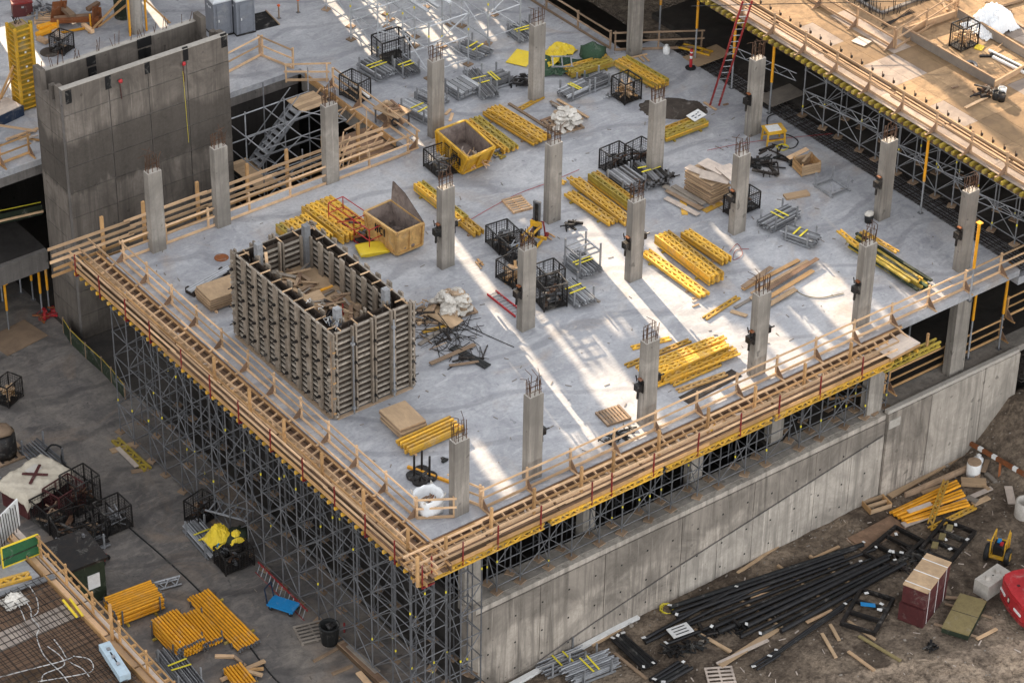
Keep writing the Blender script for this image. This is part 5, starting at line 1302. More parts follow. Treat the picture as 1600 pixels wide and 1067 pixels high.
# black clamps and fittings lying on the floor
def fitting_pile(label, c, z, n, r, mats, seed, cat='fittings', h=.3, name='fitting_pile', ln=(.12, .4), thin=False):
    t = thing(name, label, cat, at(*c, z)); rr = random.Random(seed)
    for i in range(n):
        a = rr.uniform(0, 3.14); p = Vector((rr.uniform(-r, r), rr.uniform(-r, r)*.8, .05+rr.uniform(0, h)*rr.random())); d = Vector((math.cos(a), math.sin(a), rr.uniform(-.15, .15)))*rr.uniform(*ln)
        if thin and i % 7: tube(t, 'rod', rr.choice(mats[:2]), p-d, p+d, rr.uniform(.012, .022), 5)
        elif i % 2: bar(t, 'fitting', rr.choice(mats), p-d, p+d, rr.uniform(.06, .16), rr.uniform(.05, .12))
        else: tube(t, 'fitting_rod', rr.choice(mats), p-d, p+d, rr.uniform(.02, .05))
    return t
fitting_pile('single black form clamp lying at the foot of the column behind the lift', (893, 354), 0, 9, .3, ['black_steel'], 1, h=.35)
fitting_pile('black form clamp lying beside the column with the steel frames', (1040, 277), 0, 12, .4, ['black_steel', 'dark_rebar'], 2, h=.35)
fitting_pile('black clamp lying by the front railing, left of the pair', (949, 690), 0, 10, .32, ['black_steel'], 3, h=.3)
fitting_pile('black clamp lying by the front railing, right of the pair', (975, 679), 0, 12, .42, ['black_steel'], 4, h=.3)
fitting_pile('dark heap of chain and clamps behind the row column on the right half', (1203, 258), 0, 40, 1.1, ['black_steel', 'dark_rebar', 'rubber'], 5, h=.5, ln=(.2, .6))
fitting_pile('black fittings in a low tray beside the column by the green tarpaulin', (812, 130), 0, 26, .6, ['black_steel', 'void_black'], 6, h=.4)
fitting_pile('tangle of dark rebar and rods right of the wall formwork', (697, 515), 0, 48, 1.3, ['dark_rebar', 'black_steel', 'dark_rebar', 'old_lumber'], 7, 'rebar pile', .18, 'rebar_tangle', (.3, 1.1), True)
fitting_pile('loose tie rods scattered in front of the rebar tangle', (724, 552), 0, 22, .9, ['dark_rebar', 'black_steel'], 8, 'rods', .1, 'rod_pile', (.2, .6), True)
fitting_pile('small grey fittings beside the single black cage', (949, 152), 0, 6, .18, ['galvanised'], 9, h=.1, ln=(.06, .15))
fitting_pile('small dark scrap left of the column by the small yellow beams', (697, 718), 0, 4, .15, ['rubber'], 10, h=.05, ln=(.05, .15))
fitting_pile('timber scraps and rods on the formwork base beside the white sack pallet', (662, 492), 0, 30, .7, ['old_lumber', 'galvanised', 'dark_rebar', 'plywood'], 11, 'scrap', .5, 'scrap_heap', (.2, .6))
fitting_pile('yellow steel clamps at the foot of the girder stack by the skip', (778, 246), 0, 12, .35, ['olive_girder', 'yellow_girder', 'dull_galvanised'], 12, h=.3)
boards('black rubber mats and brown sticks lying in front of the rebar tangle', [((672, 571), (742, 541), 'old_lumber', .08), ((702, 573), (748, 567), 'old_lumber', .05), ((709, 543), (765, 573), 'rubber', .05), ((704, 545), (760, 576), 'rubber', .04), ((660, 520), (715, 507), 'yellow_girder', .03), ((655, 540), (700, 510), 'grey_lumber', .03)], w=.2)
sheet(None, 'brown_panel', 'plywood', 0, 1, 0, 1, 1, 1, lambda x, y: 0, .02)
o = col.objects[-1]; o.location = at(660, 487, .25); o.scale = (1.9, .8, 1); o.rotation_euler = (.12, .05, R(-78)); tag(o, 'tan sheet leaning over the scrap beside the white sacks', 'sheet')
cable('thin black rod reaching out from the rebar tangle', [(722, 506), (760, 524), (803, 543)], 0, 'dark_rebar', .02, 'rod')
cable('short dark rods curved beside the rebar tangle', [(680, 521), (700, 536), (690, 548), (672, 545)], 0, 'dark_rebar', .018, 'rod')
cable('red chalk line stretched over the deck past the lift', [(735, 344), (800, 308), (860, 285), (905, 266)], 0, 'bright_red', .012, 'string')
cable('red chalk line stretched over the right half of the deck', [(1105, 236), (1180, 222), (1300, 210)], 0, 'bright_red', .010, 'string')
cable('pale green hose on the sunlit floor behind the railing', [(1240, 452), (1256, 462), (1280, 466), (1300, 463), (1318, 459)], 0, 'olive_panel', .018, 'hose')
cable('black hose curling from the yellow stand to the rebar strip', [(1206, 226), (1236, 233), (1247, 222), (1232, 212), (1215, 210)], 0, 'rubber', .03, 'hose')
cable('loop of black hose in front of the rebar strip', [(1199, 198), (1200, 184), (1216, 178), (1250, 172), (1270, 160)], 0, 'rubber', .03, 'hose')
cable('coil of yellow rope beside the yellow stand', [(1212, 230), (1222, 226), (1232, 230), (1224, 236), (1214, 232), (1220, 227), (1230, 229)], 0, 'yellow_tag', .025, 'rope')
cable('red and black strapping loops at the end of the yellow girders', [(1140, 395), (1152, 382), (1160, 398), (1146, 407), (1150, 392), (1170, 390)], 0, 'red_steel', .015, 'strapping')
# black post bases
for i, (x, y) in enumerate(((647, 745), (659, 737), (671, 746), (656, 753))):
    t = thing('post_base', 'black post standing in a round base by the white bag, %s' % ('left of the four', 'rear of the four', 'right of the four', 'nearest of the four')[i], 'post base', at(x, y, 0), 0, 'black post bases')
    m = MB(); m.lathe([(0, 0), (.34, 0), (.36, .12), (.30, .16), (.26, .08), (.06, .1), (0, .1)], 16); m.build('round_base', 'black_steel', t, True)
    tube(t, 'post', 'black_steel', (0, 0, .05), (.02, .01, 1.15 if i < 3 else .3), .05, 8)
# tarpaulins
t = thing('green_tarpaulin', 'crumpled green tarpaulin spread on the deck behind the girders', 'tarpaulin', at(878, 108, 0), R(-35))
sheet(t, 'tarp_sheet', 'green_tarp', -1.2, 1.4, -.9, 1.0, 22, 16, lambda x, y: max(.02, .1+crumple(x, y, 7.0, .5)), .03, False)
m = MB(); m.blob((1.7, .9, .35), (.8, .6, .7), 5, 12, 8, .2, 1); m.build('tarp_bunch', 'green_tarp', t, True)
for x in (-.5, 0, .5): bar(t, 'frame_rail', 'galvanised', (x, -.5, .42), (x, .6, .42), .07, .06)
for y in (-.5, .6): bar(t, 'frame_rail', 'galvanised', (-.6, y, .42), (.6, y, .42), .07, .06)
t = thing('yellow_tarpaulin', 'yellow sheet crumpled behind the column and green tarpaulin', 'tarpaulin', at(868, 88, 0), R(20))
sheet(t, 'tarp_sheet', 'yellow_tarp', -1.4, 1.2, -.7, .7, 18, 10, lambda x, y: max(.02, .1+crumple(x*1.4, y*1.4, 3.0, .45)), .03, False)
t = thing('yellow_sheet', 'flat yellow sheet lying left of the column by the green tarpaulin', 'tarpaulin', at(815, 92, 0), R(30))
sheet(t, 'tarp_sheet', 'yellow_tarp', -.8, .8, -.6, .6, 10, 8, lambda x, y: .06+.03*math.sin(x*4)*math.sin(y*5), .02, False)
# dark dirt heap and stains of dirt
t = MB(); rr = random.Random(9); pts = []
def heap_z(x, y): return max(-.02, .26*(1-(x/1.75)**2-(y/1.1)**2)+.05*math.sin(x*7+y*3)*math.sin(y*6))
o = sheet(None, 'dirt_heap', 'dirt', -2, 2, -1.3, 1.3, 30, 22, heap_z, .01); o.location = at(1052, 170, 0); o.rotation_euler = (0, 0, R(-40)); tag(o, 'low heap of dark wet dirt behind the girder stack with the white board', 'dirt heap', None, 'stuff')
o = sheet(None, 'dark_mat', 'dirt', -1.7, 1.7, -.35, .35, 12, 4, lambda x, y: .012+.004*math.sin(x*5), .01); o.location = at(1110, 604, 0); o.rotation_euler = (0, 0, R(4)); tag(o, 'dark mat under the slim girders by the front railing', 'mat')
m = MB(); m.lathe([(0, 0), (.33, 0), (.36, .015), (.3, .03), (0, .02)], 14); o = m.build('floor_cover', 'rust', None); o.location = at(346, 403, 0); tag(o, 'small round brown cover in the deck floor left of the formwork', 'cover')
# white board on girders, delineator, bottle, cans
t = thing('notice_board', 'white notice board lying on the girder stack', 'sign', at(1088, 181, .5), R(10)); P(t, 'board', 'white_paint', (0, 0, .02), (.95, .6, .03), (R(10), 0, 0))
for x, y, w in ((-.22, .05, .22), (.05, .05, .12), (.25, .1, .1), (-.2, -.12, .14), (.1, -.12, .2)): P(t, 'print_mark', 'navy', (x, y, .042+.176*y), (w, .06, .004), (R(10), 0, 0))
t = thing('delineator', 'orange red traffic delineator with a white band and black base', 'delineator', at(1079, 107, 0))
m = MB(); m.lathe([(0, 0), (.3, 0), (.3, .06), (.12, .1), (0, .1)], 8); m.build('base', 'rubber', t)
for a, b, mt in ((.08, .62, 'bright_red'), (.62, .78, 'white_paint'), (.78, .95, 'bright_red'), (.95, 1.03, 'white_paint'), (1.03, 1.15, 'bright_red')): tube(t, 'band', mt, (0, 0, a), (0, 0, b), .085, 10)
def jar(label, c, z, r, h, mat, cat='container', lid=None, name='container'):
    t = thing(name, label, cat, at(*c, z)); m = MB(); m.lathe([(0, 0), (r*.9, 0), (r, h*.1), (r, h*.75), (r*.35, h*.92), (r*.35, h), (0, h)], 12); m.build('body', mat, t, True)
    if lid: P(t, 'cap', lid, (0, 0, h+.02), (r*.7, r*.7, .05))
    return t
def bucket(label, c, z, r, h, mat, fill, name='bucket', group=None):
    t = thing(name, label, 'bucket', at(*c, z), 0, group); m = MB(); m.lathe([(0, 0), (r*.82, 0), (r, h), (r*.93, h), (r*.76, .03), (0, .03)], 14); m.build('bucket_body', mat, t, True)
    m = MB(); m.lathe([(r*.9, h*.86), (0, h*.92)], 14); m.build('filling', fill, t, True)
    m = MB(); m.tube([(r, 0, h*.95), (r*.7, .12, h*1.2), (0, .16, h*1.3), (-r*.7, .12, h*1.2), (-r, 0, h*.95)], .012, 4); m.build('handle', 'dull_galvanised', t); return t
jar('white plastic jug by the pit railing', (1041, 84), 0, .2, .5, 'white_paint', 'jug', 'white_paint')
bucket('black bucket capped with white at the foot of the column near the upper deck', (1357, 347), 0, .24, .45, 'rubber', 'white_paint')
m = MB(); m.blob((0, 0, .48), (.26, .22, .14), 3, 10, 6, .15); o = m.build('rag', 'white_bag', None, True); o.location = at(1357, 347, 0); tag(o, 'white rag heaped on the black bucket', 'rag')
bucket('black bucket beside the white one on the upper deck', (1556, 155), ZD, .22, .42, 'rubber', 'void_black', group=None)
bucket('black bucket nearest the viewer on the upper deck', (1564, 158), ZD, .22, .42, 'black_steel', 'dirt')
bucket('white bucket behind the black ones on the upper deck', (1565, 150), ZD, .22, .45, 'white_paint', 'white_bag')
fitting_pile('heap of dark tie rods beside the buckets on the upper deck', (1540, 148), ZD, 22, .5, ['dark_rebar', 'rebar'], 15, 'rods', .35, 'rod_pile', (.15, .4))
# yellow stand with white top
t = thing('work_stand', 'yellow steel stand with a white top near the red ladder', 'stand', at(1208, 222, 0), R(-20))
for x in (-.45, .45):
    for y in (-.35, .35): bar(t, 'leg', 'yellow_steel', (x*1.1, y*1.1, 0), (x, y, .75), .08, .08)
for y in (-.35, .35): bar(t, 'rail', 'yellow_steel', (-.5, y, .74), (.5, y, .74), .1, .12); bar(t, 'lower_rail', 'yellow_steel', (-.5, y, .3), (.5, y, .3), .06, .08)
P(t, 'top_frame', 'yellow_steel', (0, 0, .8), (1.1, .85, .06)); P(t, 'white_top', 'white_paint', (-.05, 0, .845), (.7, .6, .03))
# yellow stretcher-like frame by the pit
t = thing('lifting_skid', 'long yellow lifting skid lying beside the delineator at the top', 'frame', at(1056, 76, 0), R(-64))
for y in (0, .45): bar(t, 'rail', 'yellow_steel', (0, y, .12), (2.0, y, .12), .08, .1)
for i in range(5): bar(t, 'cross_rail', 'yellow_steel', (.1+.45*i, 0, .12), (.1+.45*i, .45, .12), .06, .08)
P(t, 'end_block', 'black_steel', (.1, .22, .2), (.3, .5, .14))
for k, (c, rz) in enumerate((((1105, 88), 26), ((1220, 150), 26))):
    q = at(*c, .004); o = P(None, 'cover_sheet', 'plywood' if k == 0 else 'grey_lumber', q+Vector((0, 0, .03)), (2.4, 1.3, .03), (0, 0, R(0))); tag(o, ['brown plywood sheet covering the strip near the red ladder', 'grey plywood sheet bridging the rebar strip right of the column'][k], 'sheet')
# long grey beams
o = bar(None, 'metal_beam', 'white_paint', at(530, 113, .9), at(577, 152, .7), .12, .1); tag(o, 'white metal beam laid over the black cage by the slab opening', 'beam')
# orange stakes at the top left
for i, (x, y) in enumerate(((436, 29), (466, 20))):
    t = thing('marker_stake', 'timber stake with an orange cap near the top edge, the %s one' % ('left', 'right')[i], 'stake', at(x, y, 0), 0, 'orange capped stakes'); bar(t, 'stake', 'old_lumber', (0, 0, 0), (0, 0, .75), .06, .06); P(t, 'cap', 'orange_plastic', (0, 0, .8), (.12, .12, .1)); P(t, 'foot', 'dull_galvanised', (0, 0, .01), (.2, .2, .02))
# ------------------------------------------------------------------ top left: column form, scraps, toilets
t = thing('column_form', 'tall yellow ribbed steel column form left of the shaft', 'formwork', at(41, 166, 0), R(0))
H = 4.9; P(t, 'form_core', 'olive_girder', (0, 0, H/2), (.8, .72, H))
for k in range(17):
    z = .15+k*.285
    P(t, 'side_rib', 'yellow_steel', (-.45, 0, z), (.12, .84, .06)); P(t, 'front_rib', 'yellow_steel', (0, -.42, z), (.95, .12, .05))
for x in (-.45, .45): bar(t, 'corner_angle', 'yellow_steel', (x, -.42, 0), (x, -.42, H), .14, .14)
bar(t, 'corner_angle', 'yellow_steel', (-.45, .42, 0), (-.45, .42, H), .14, .14); bar(t, 'strongback', 'olive_girder', (.62, -.1, 0), (.62, -.1, H), .16, .2)
for k in range(5): P(t, 'maker_plate', 'white_paint', (0, -.50, .9+k*.85), (.1, .02, .1))
P(t, 'form_top', 'old_lumber', (0, 0, H+.01), (.6, .5, .04))
for a, b in (((-1.9, .2, 0), (-.5, 0, 2.6)), ((-1.2, .9, 0), (-.4, .2, 2.0)), ((1.9, .4, 0), (.6, 0, 2.2))): bar(t, 'brace', 'orange_lumber', a, b, .09, .09)
for i in range(8): tube(t, 'rebar', 'dark_rebar', (rnd(-.3, .3), rnd(-.2, .2), H-.1), (rnd(-.3, .3), rnd(-.2, .2), H+rnd(.2, .5)), .02, 5)
boards('scattered timber offcuts behind the column form', [((80, 44), (155, 40), 'rust', .3), ((85, 38), (150, 33), 'brown_plywood', .2), ((100, 25), (115, 38), 'old_lumber', .4), ((138, 28), (155, 18), 'brown_plywood', .4), ((58, 60), (90, 48), 'yellow_post', .1), ((60, 52), (88, 44), 'yellow_post', .2), ((82, 50), (98, 64), 'pale_plywood', .05), ((60, 63), (74, 70), 'fresh_lumber', .03), ((130, 42), (145, 54), 'fresh_lumber', .05)], w=.3, h=.2)
for x, y in ((100, 46), (133, 52)): pass
t = thing('yellow_bracket', 'yellow steel frame holding the timber offcuts at the top left', 'frame', at(117, 50, 0), R(-14))
for x in (-.9, .9): bar(t, 'upright', 'yellow_post', (x, 0, 0), (x, 0, .9), .08, .08)
bar(t, 'cross_bar', 'yellow_post', (-.9, 0, .1), (.9, 0, .1), .1, .1)
for i, (x, y) in enumerate(((93, 28), (150, 38))):
    t = thing('rusty_shoe', 'rusty steel bracket standing among the offcuts, %s one' % ('left', 'right')[i], 'bracket', at(x, y, 0), R(40*i)); P(t, 'web', 'rust', (0, 0, .5), (.9, .06, 1.0), (0, .2, 0)); P(t, 'flange', 'rust', (.3, 0, .45), (.07, .5, .9)); P(t, 'foot', 'rust', (0, 0, .04), (.9, .5, .06))
t = thing('red_toolbox', 'small dark red box beside the pallet at the top left', 'box', at(35, 22, 0), R(-20)); P(t, 'body', 'maroon', (0, 0, .4), (1.1, .7, .8)); P(t, 'lid', 'red_steel', (0, 0, .83), (1.16, .76, .08)); P(t, 'latch', 'galvanised', (0, -.37, .6), (.14, .03, .1))
fitting_pile('cable drum parts and grey rods behind the pallet at the top left', (62, 18), 0, 24, .8, ['dull_galvanised', 'old_lumber', 'galvanised'], 21, 'scrap', .4, 'scrap_heap', (.2, .6))
m = MB(); m.lathe([(0, 0), (.55, 0), (.55, .02), (0, .03)], 18); o = m.build('round_mat', 'dirt', None); o.location = at(78, 82, 0); tag(o, 'round dark puddle of dirt behind the shaft wall', 'stain')
t = thing('blue_beam', 'blue steel skip edge at the left picture edge', 'beam', at(-5, 200, 0), R(10)); P(t, 'side', 'navy', (.6, 0, .3), (2.4, .08, .6)); P(t, 'top_plate', 'pale_plywood', (.5, .6, .62), (2.4, 1.2, .05)); P(t, 'inner_post', 'navy', (-.3, .5, .3), (.1, .1, .6))
boards('heap of fresh timber sticks on the left slab by the shaft', [((0, 205), (58, 214), 'fresh_lumber', .3), ((10, 222), (60, 205), 'fresh_lumber', .1), ((22, 215), (62, 222), 'orange_lumber', .05), ((30, 226), (60, 218), 'pale_plywood', .2), ((0, 190), (30, 180), 'orange_lumber', .5)], w=.12, h=.08)
for i, (c, lab) in enumerate((((343, 50), 'grey portable toilet with a white top behind the shaft, left one'), ((378, 47), 'grey portable toilet behind the shaft, right one'))):
    t = thing('portable_toilet', lab, 'portable toilet', at(*c, 0), R(-8), 'portable toilets')
    P(t, 'cabin', 'toilet_grey', (0, 0, 1.05), (1.1, 1.1, 2.0)); m = MB(); m.lathe([(.78, 0), (.80, .08), (.5, .2), (0, .24)], 4); o = m.build('roof', 'toilet_roof', t); o.location = (0, 0, 2.06); o.rotation_euler = (0, 0, R(45))
    P(t, 'door', 'toilet_grey', (.05, -.565, 1.05), (.78, .04, 1.8)); P(t, 'door_handle', 'white_paint', (-.25, -.6, 1.0), (.05, .04, .14)); P(t, 'vent_pipe', 'toilet_roof', (.35, .35, 2.3), (.1, .1, .3)); P(t, 'skid', 'black_steel', (0, 0, .04), (1.15, 1.2, .08))
    for k in range(3): P(t, 'side_vent', 'toilet_roof', (-.555, -.2+.2*k, 1.75-.05*(k % 2)), (.02, .12, .1))
    for x in (-.5, .5): bar(t, 'corner_trim', 'toilet_grey', (x, -.56, .1), (x, -.56, 2.05), .09, .06)
t = thing('dark_hatch', 'dark floor hole with timber edge right of the portable toilets', 'hole', at(405, 34, 0), R(-8)); P(t, 'hole_shade', 'void_black', (0, 0, .008), (1.6, 1.8, .01))  # flat black sheet painted as the shade down the hole
for s in (-1, 1): bar(t, 'edge_board', 'old_lumber', (s*.82, -.9, .04), (s*.82, .9, .04), .06, .08)
# green tank at the top
t = thing('green_tank', 'dark green round tank behind the round column at the top', 'tank', at(193, 26, 0)); m = MB(); m.lathe([(.5, 0), (.52, 2.2), (.3, 2.6), (0, 2.7)], 18); m.build('tank_body', 'dark_green', t, True); bar(t, 'tank_strap', 'black_steel', (-.5, -.2, 1.1), (.5, -.2, 1.1), .06, .06)
# ------------------------------------------------------------------ upper deck things
m = MB()
t = thing('white_heap', 'heap of white plastic sheeting on the upper deck', 'plastic sheeting', at(1546, 43, ZD))
sheet(t, 'sheeting', 'plastic_white', -1.25, 1.25, -1.0, 1.0, 44, 34, lambda x, y: max(.01, 1.0*(1-(x/1.25)**4)*(1-(y/1.0)**4)*(.75+.3*math.sin(x*1.8+.6))+crumple(x, y, 2.0, .42)), .02, False)
t = thing('shovel', 'yellow bladed shovel lying on the upper deck', 'shovel', at(1530, 76, ZD), R(10)); P(t, 'blade', 'yellow_tarp', (0, 0, .06), (.5, .42, .05), (.1, 0, .3)); tube(t, 'handle', 'fresh_lumber', (.1, .15, .06), (1.35, 1.3, .12), .025)
t = thing('broom', 'black floor broom with a timber handle on the upper deck', 'broom', at(1545, 90, ZD), R(-35)); P(t, 'broom_head', 'black_steel', (0, 0, .07), (.95, .14, .12)); tube(t, 'handle', 'fresh_lumber', (0, .05, .1), (1.2, 1.6, .15), .025)
for i in range(3):
    o = tube(None, 'pipe', 'white_paint' if i != 1 else 'black_steel', at(1545+i*3, 82+i*5, ZD)+Vector((0, 0, .1)), at(1605+i*3, 112+i*5, ZD)+Vector((0, 0, .1)), .09, 10); tag(o, 'pipe lying on the upper deck, %s' % ('the white one by the broom head', 'the black one in the middle', 'the white one nearest the upstand')[i], 'pipe', 'pipes lying on the upper deck')
cable('coil of grey hose on the upper deck', [(1505, 104), (1514, 98), (1525, 102), (1522, 109), (1508, 108), (1508, 101), (1520, 100), (1526, 108)], ZD, 'dull_galvanised', .06, 'hose', .08)
board('single plank lying across the upper deck towards the buckets', (1508, 170), (1553, 148), ZD, .16, .05, 'fresh_lumber', .02)
board('small brown offcut on the upper deck', (1487, 139), (1497, 136), ZD, .1, .04, 'brown_plywood', .02)
board('white plywood sheet lying by the pit on the upper deck', (1336, 62), (1356, 70), ZD, .7, .03, 'pale_plywood', .02)
boards('loose boards beyond the bay at the right picture edge', [((1470, 2), (1480, 18), 'fresh_lumber', .05), ((1580, 30), (1600, 45), 'old_lumber', .05), ((1565, 12), (1600, 2), 'dark_plywood', .03), ((1540, 5), (1580, 20), 'dark_plywood', .03)], ZD)
# ------------------------------------------------------------------ left floor
t = thing('canvas_crate', 'maroon crate covered by a pale canvas with a red cross', 'crate', at(45, 808, ZF), 0)
qa, qb = at(45, 812, ZF), at(112, 768, ZF); rz = math.atan2((qb-qa).y, (qb-qa).x); t.location = qa; t.rotation_euler = (0, 0, rz); W_ = (qb-qa).length
P(t, 'crate_body', 'maroon', (W_/2, .9, .62), (W_, 1.75, 1.24)); P(t, 'mark_plate', 'white_paint', (.3, -.0, .7), (.12, .02, .35))
for x in (.1, W_*.35, W_*.65, W_-.1): bar(t, 'batten', 'maroon', (x, -.02, .05), (x, -.02, 1.2), .1, .06)
sheet(t, 'canvas', 'canvas', -.18, W_+.2, -.2, 2.0, 30, 20, lambda x, y: 1.34+.05*math.sin(x*5+y*2)*math.sin(y*4)-(.42*max(0, -y+.02)/.2 if y < .02 else 0)-(.2*max(0, x-W_)/.2 if x > W_ else 0)-(.3*(-x)/.18 if x < 0 else 0)+.03*math.sin(x*13)*math.sin(y*9), .04)
for an in (.5, -.95):
    d = Vector((math.cos(an), math.sin(an), 0))*(.75 if an > 0 else .62); c = Vector((W_*.52, .95, 1.40)); bar(t, 'red_cross', 'maroon', c-d, c+d, .14, .05)
P(t, 'patch', 'white_bag', (W_*.6, 1.3, 1.38), (.7, .5, .02))
def prop_stack(label, a, b, rows, layers, L=None, r=.062, mat='yellow_post', w=.155):
    p, L0, rz = edge_frame(a, b, ZF); L = L or L0
    t = thing('prop_stack', label, 'prop stack', p, rz, 'stacks of yellow steel props')
    for u in (.2, .8): bar(t, 'dunnage', 'olive_girder', (L*u, -.15, .05), (L*u, w*rows+.2, .05), .1, .09)
    for k in range(layers):
        for i in range(rows):
            y = .08+w*i+(.05 if k % 2 else 0); z = .1+r+k*.125; e = rnd(-.04, .04)
            tube(t, 'prop', mat, (e, y, z), (L+e, y, z), r, 8)
            if k == layers-1 or i == 0 or True:
                if k == layers-1 or i < 2: P(t, 'end_plate', 'dull_galvanised', (e-.02 if rz > -1 else L+e+.02, y, z), (.03, .12, .12)); tube(t, 'inner_tube', 'dull_galvanised', (L+e, y, z), (L+e+.12, y, z), r*.7, 6)
    for u in (.1, .9):
        for y in (-.03, w*rows+.06): bar(t, 'stake', 'dull_galvanised', (L*u, y, 0), (L*u, y, .2+layers*.125), .06, .06)
    return t
prop_stack('tall stack of yellow props lying crosswise, left of the others', (185, 982), (258, 954), 9, 6)
prop_stack('big stack of yellow props with visible round ends, second from the left', (235, 990), (277, 1036), 9, 6)
prop_stack('lower stack of yellow props in the middle', (277, 974), (316, 1019), 7, 3)
prop_stack('long flat layer of yellow props at the right of the group', (291, 940), (371, 1021), 8, 1)
prop_stack('yellow props at the bottom picture edge', (347, 1054), (372, 1085), 6, 2)
# lattice
t = thing('lattice_beam', 'galvanised lattice beam lying behind the yellow prop stacks', 'lattice beam', at(195, 938, ZF), math.atan2((at(284, 914, ZF)-at(195, 938, ZF)).y, (at(284, 914, ZF)-at(195, 938, ZF)).x))
L = (at(284, 914, ZF)-at(195, 938, ZF)).length
for y, z in ((0, .1), (.4, .1), (.2, .42)): tube(t, 'chord', 'galvanised', (0, y, z), (L, y, z), .045)
for k in range(10): tube(t, 'web', 'galvanised', (L*k/10, 0 if k % 2 else .4, .1), (L*(k+1)/10, .2, .42), .028); tube(t, 'web', 'galvanised', (L*k/10, .2, .42), (L*(k+1)/10, .4 if k % 2 else 0, .1), .028)
lone_girder('yellow lattice girder lying on the left floor beside the scaffolding', (180, 688), (231, 735), ZF, 'olive_girder', .06, group=None)
o = col.objects[-1]; o.scale = (1, 1.5, 1.6)
boards('pale boards beside the lone girder on the left floor', [((184, 702), (214, 732), 'pale_plywood', .08), ((173, 706), (208, 695), 'plywood', .0), ((205, 738), (232, 733), 'old_lumber', .0)], ZF, w=.3, h=.06)
# blue cart
t = thing('blue_cart', 'blue flat platform cart with a push handle on the left floor', 'cart', at(443, 952, ZF), R(-62))
P(t, 'platform', 'blue_paint', (0, 0, .32), (1.35, .75, .07)); P(t, 'frame_rail', 'blue_paint', (0, .3, .25), (1.3, .06, .08)); P(t, 'frame_rail', 'blue_paint', (0, -.3, .25), (1.3, .06, .08))
for x in (-.5, .5):
    for y in (-.28, .28):
        m = MB(); m.lathe([(0, -.04), (.12, -.04), (.12, .04), (0, .04)], 10); o = m.build('wheel', 'rubber', t); o.location = (x, y, .12); o.rotation_euler = (R(90), 0, 0); P(t, 'caster', 'blue_paint', (x, y, .2), (.06, .1, .1))
for y in (-.3, .3): bar(t, 'handle_post', 'navy', (-.66, y, .3), (-.78, y, 1.15), .05, .05)
bar(t, 'handle_bar', 'navy', (-.78, -.3, 1.15), (-.78, .3, 1.15), .05, .05)
t = thing('waste_bin', 'black round waste bin beside the scaffolding on the left floor', 'bin', at(515, 1003, ZF)); m = MB(); m.lathe([(0, 0), (.36, 0), (.44, .95), (.48, .97), (.48, 1.03), (.40, 1.03), (.34, .5), (0, .48)], 16); m.build('bin_body', 'rubber', t, True)
for k in range(8): a = k*math.pi/4; bar(t, 'bin_rib', 'rubber', (.37*math.cos(a), .37*math.sin(a), .1), (.445*math.cos(a), .445*math.sin(a), .9), .03, .03)
m = MB(); m.blob((.1, 0, .95), (.25, .2, .15), 8, 8, 5, .3); m.build('rubbish', 'black_steel', t)
o = tube(None, 'red_pipe', 'red_steel', at(538, 988, ZF), at(538, 978, ZF)+Vector((0, 0, .2)), .05); tag(o, 'short red pipe standing right of the black bin', 'pipe')
boards('long brown planks stacked at the foot of the scaffolding near the bottom', [((528, 1008), (598, 1075), 'dark_plywood', .02), ((532, 1006), (606, 1075), 'old_lumber', .1), ((536, 1010), (596, 1068), 'brown_plywood', .15), ((560, 1052), (580, 1075), 'fresh_lumber', .05), ((545, 1014), (590, 1056), 'grey_lumber', .2)], ZF, w=.28, h=.07)
board('timber beam pointing at the black bin from the left', (490, 1034), (527, 1014), ZF, .12, .1, 'old_lumber')
board('timber beam lying near the bottom edge left of the planks', (519, 1054), (551, 1041), ZF, .14, .1, 'old_lumber')
boards('loose timber at the bottom edge beside the yellow props', [((345, 1066), (414, 1036), 'fresh_lumber', .1), ((375, 1050), (412, 1047), 'orange_lumber', .05), ((336, 1026), (366, 1027), 'fresh_lumber', 0), ((366, 1027), (384, 1042), 'old_lumber', 0), ((380, 1052), (410, 1060), 'plywood', .15)], ZF, w=.16, h=.1)
cable('long black cable running diagonally over the left floor', [(165, 785), (195, 818), (250, 866), (300, 912), (345, 960), (385, 1004), (420, 1050), (445, 1075)], ZF, 'rubber', .04)
cable('black hose arched behind the canvas covered crate', [(72, 715), (82, 705), (97, 710), (98, 732), (120, 748), (150, 768)], ZF, 'rubber', .05, 'hose', .4)
t = thing('red_machine', 'small red wheeled machine with a black hose on the left floor', 'machine', at(154, 876, ZF), R(-58)); P(t, 'body', 'red_steel', (0, 0, .28), (.75, .34, .3)); P(t, 'white_label', 'white_paint', (0, 0, .435), (.4, .2, .012))
for y in (-.24, .24): m = MB(); m.lathe([(0, -.04), (.15, -.04), (.15, .04), (0, .04)], 10); o = m.build('wheel', 'rubber', t); o.location = (.35, y, .15); o.rotation_euler = (R(90), 0, 0)
m = MB(); m.tube([(-.35, 0, .35), (-.45, .1, .8), (-.2, .2, 1.3), (-.3, .3, 1.7)], .03, 5); m.build('hose', 'rubber', t)
t = thing('green_bag_load', 'bright yellow bag with green sheeting on the black cage', 'bag', at(345, 866, ZF)+Vector((0, 0, .85)))
o = sheet(t, 'bag_body', 'yellow_tarp', -.65, .65, -.55, .55, 26, 22, lambda x, y: max(.0, .85*(1-(x/.65)**2)*(1-(y/.55)**2)+crumple(x*1.5, y*1.5, 5.0, .35)), .03, False); o.location = (0, .1, 0)
o = sheet(t, 'bag_body', 'yellow_tarp', -.4, .4, -.3, .3, 18, 14, lambda x, y: max(.0, .55*(1-(x/.4)**2)*(1-(y/.3)**2)+crumple(x*1.5, y*1.5, 9.0, .3)), .03, False); o.location = (.6, -.4, 0)
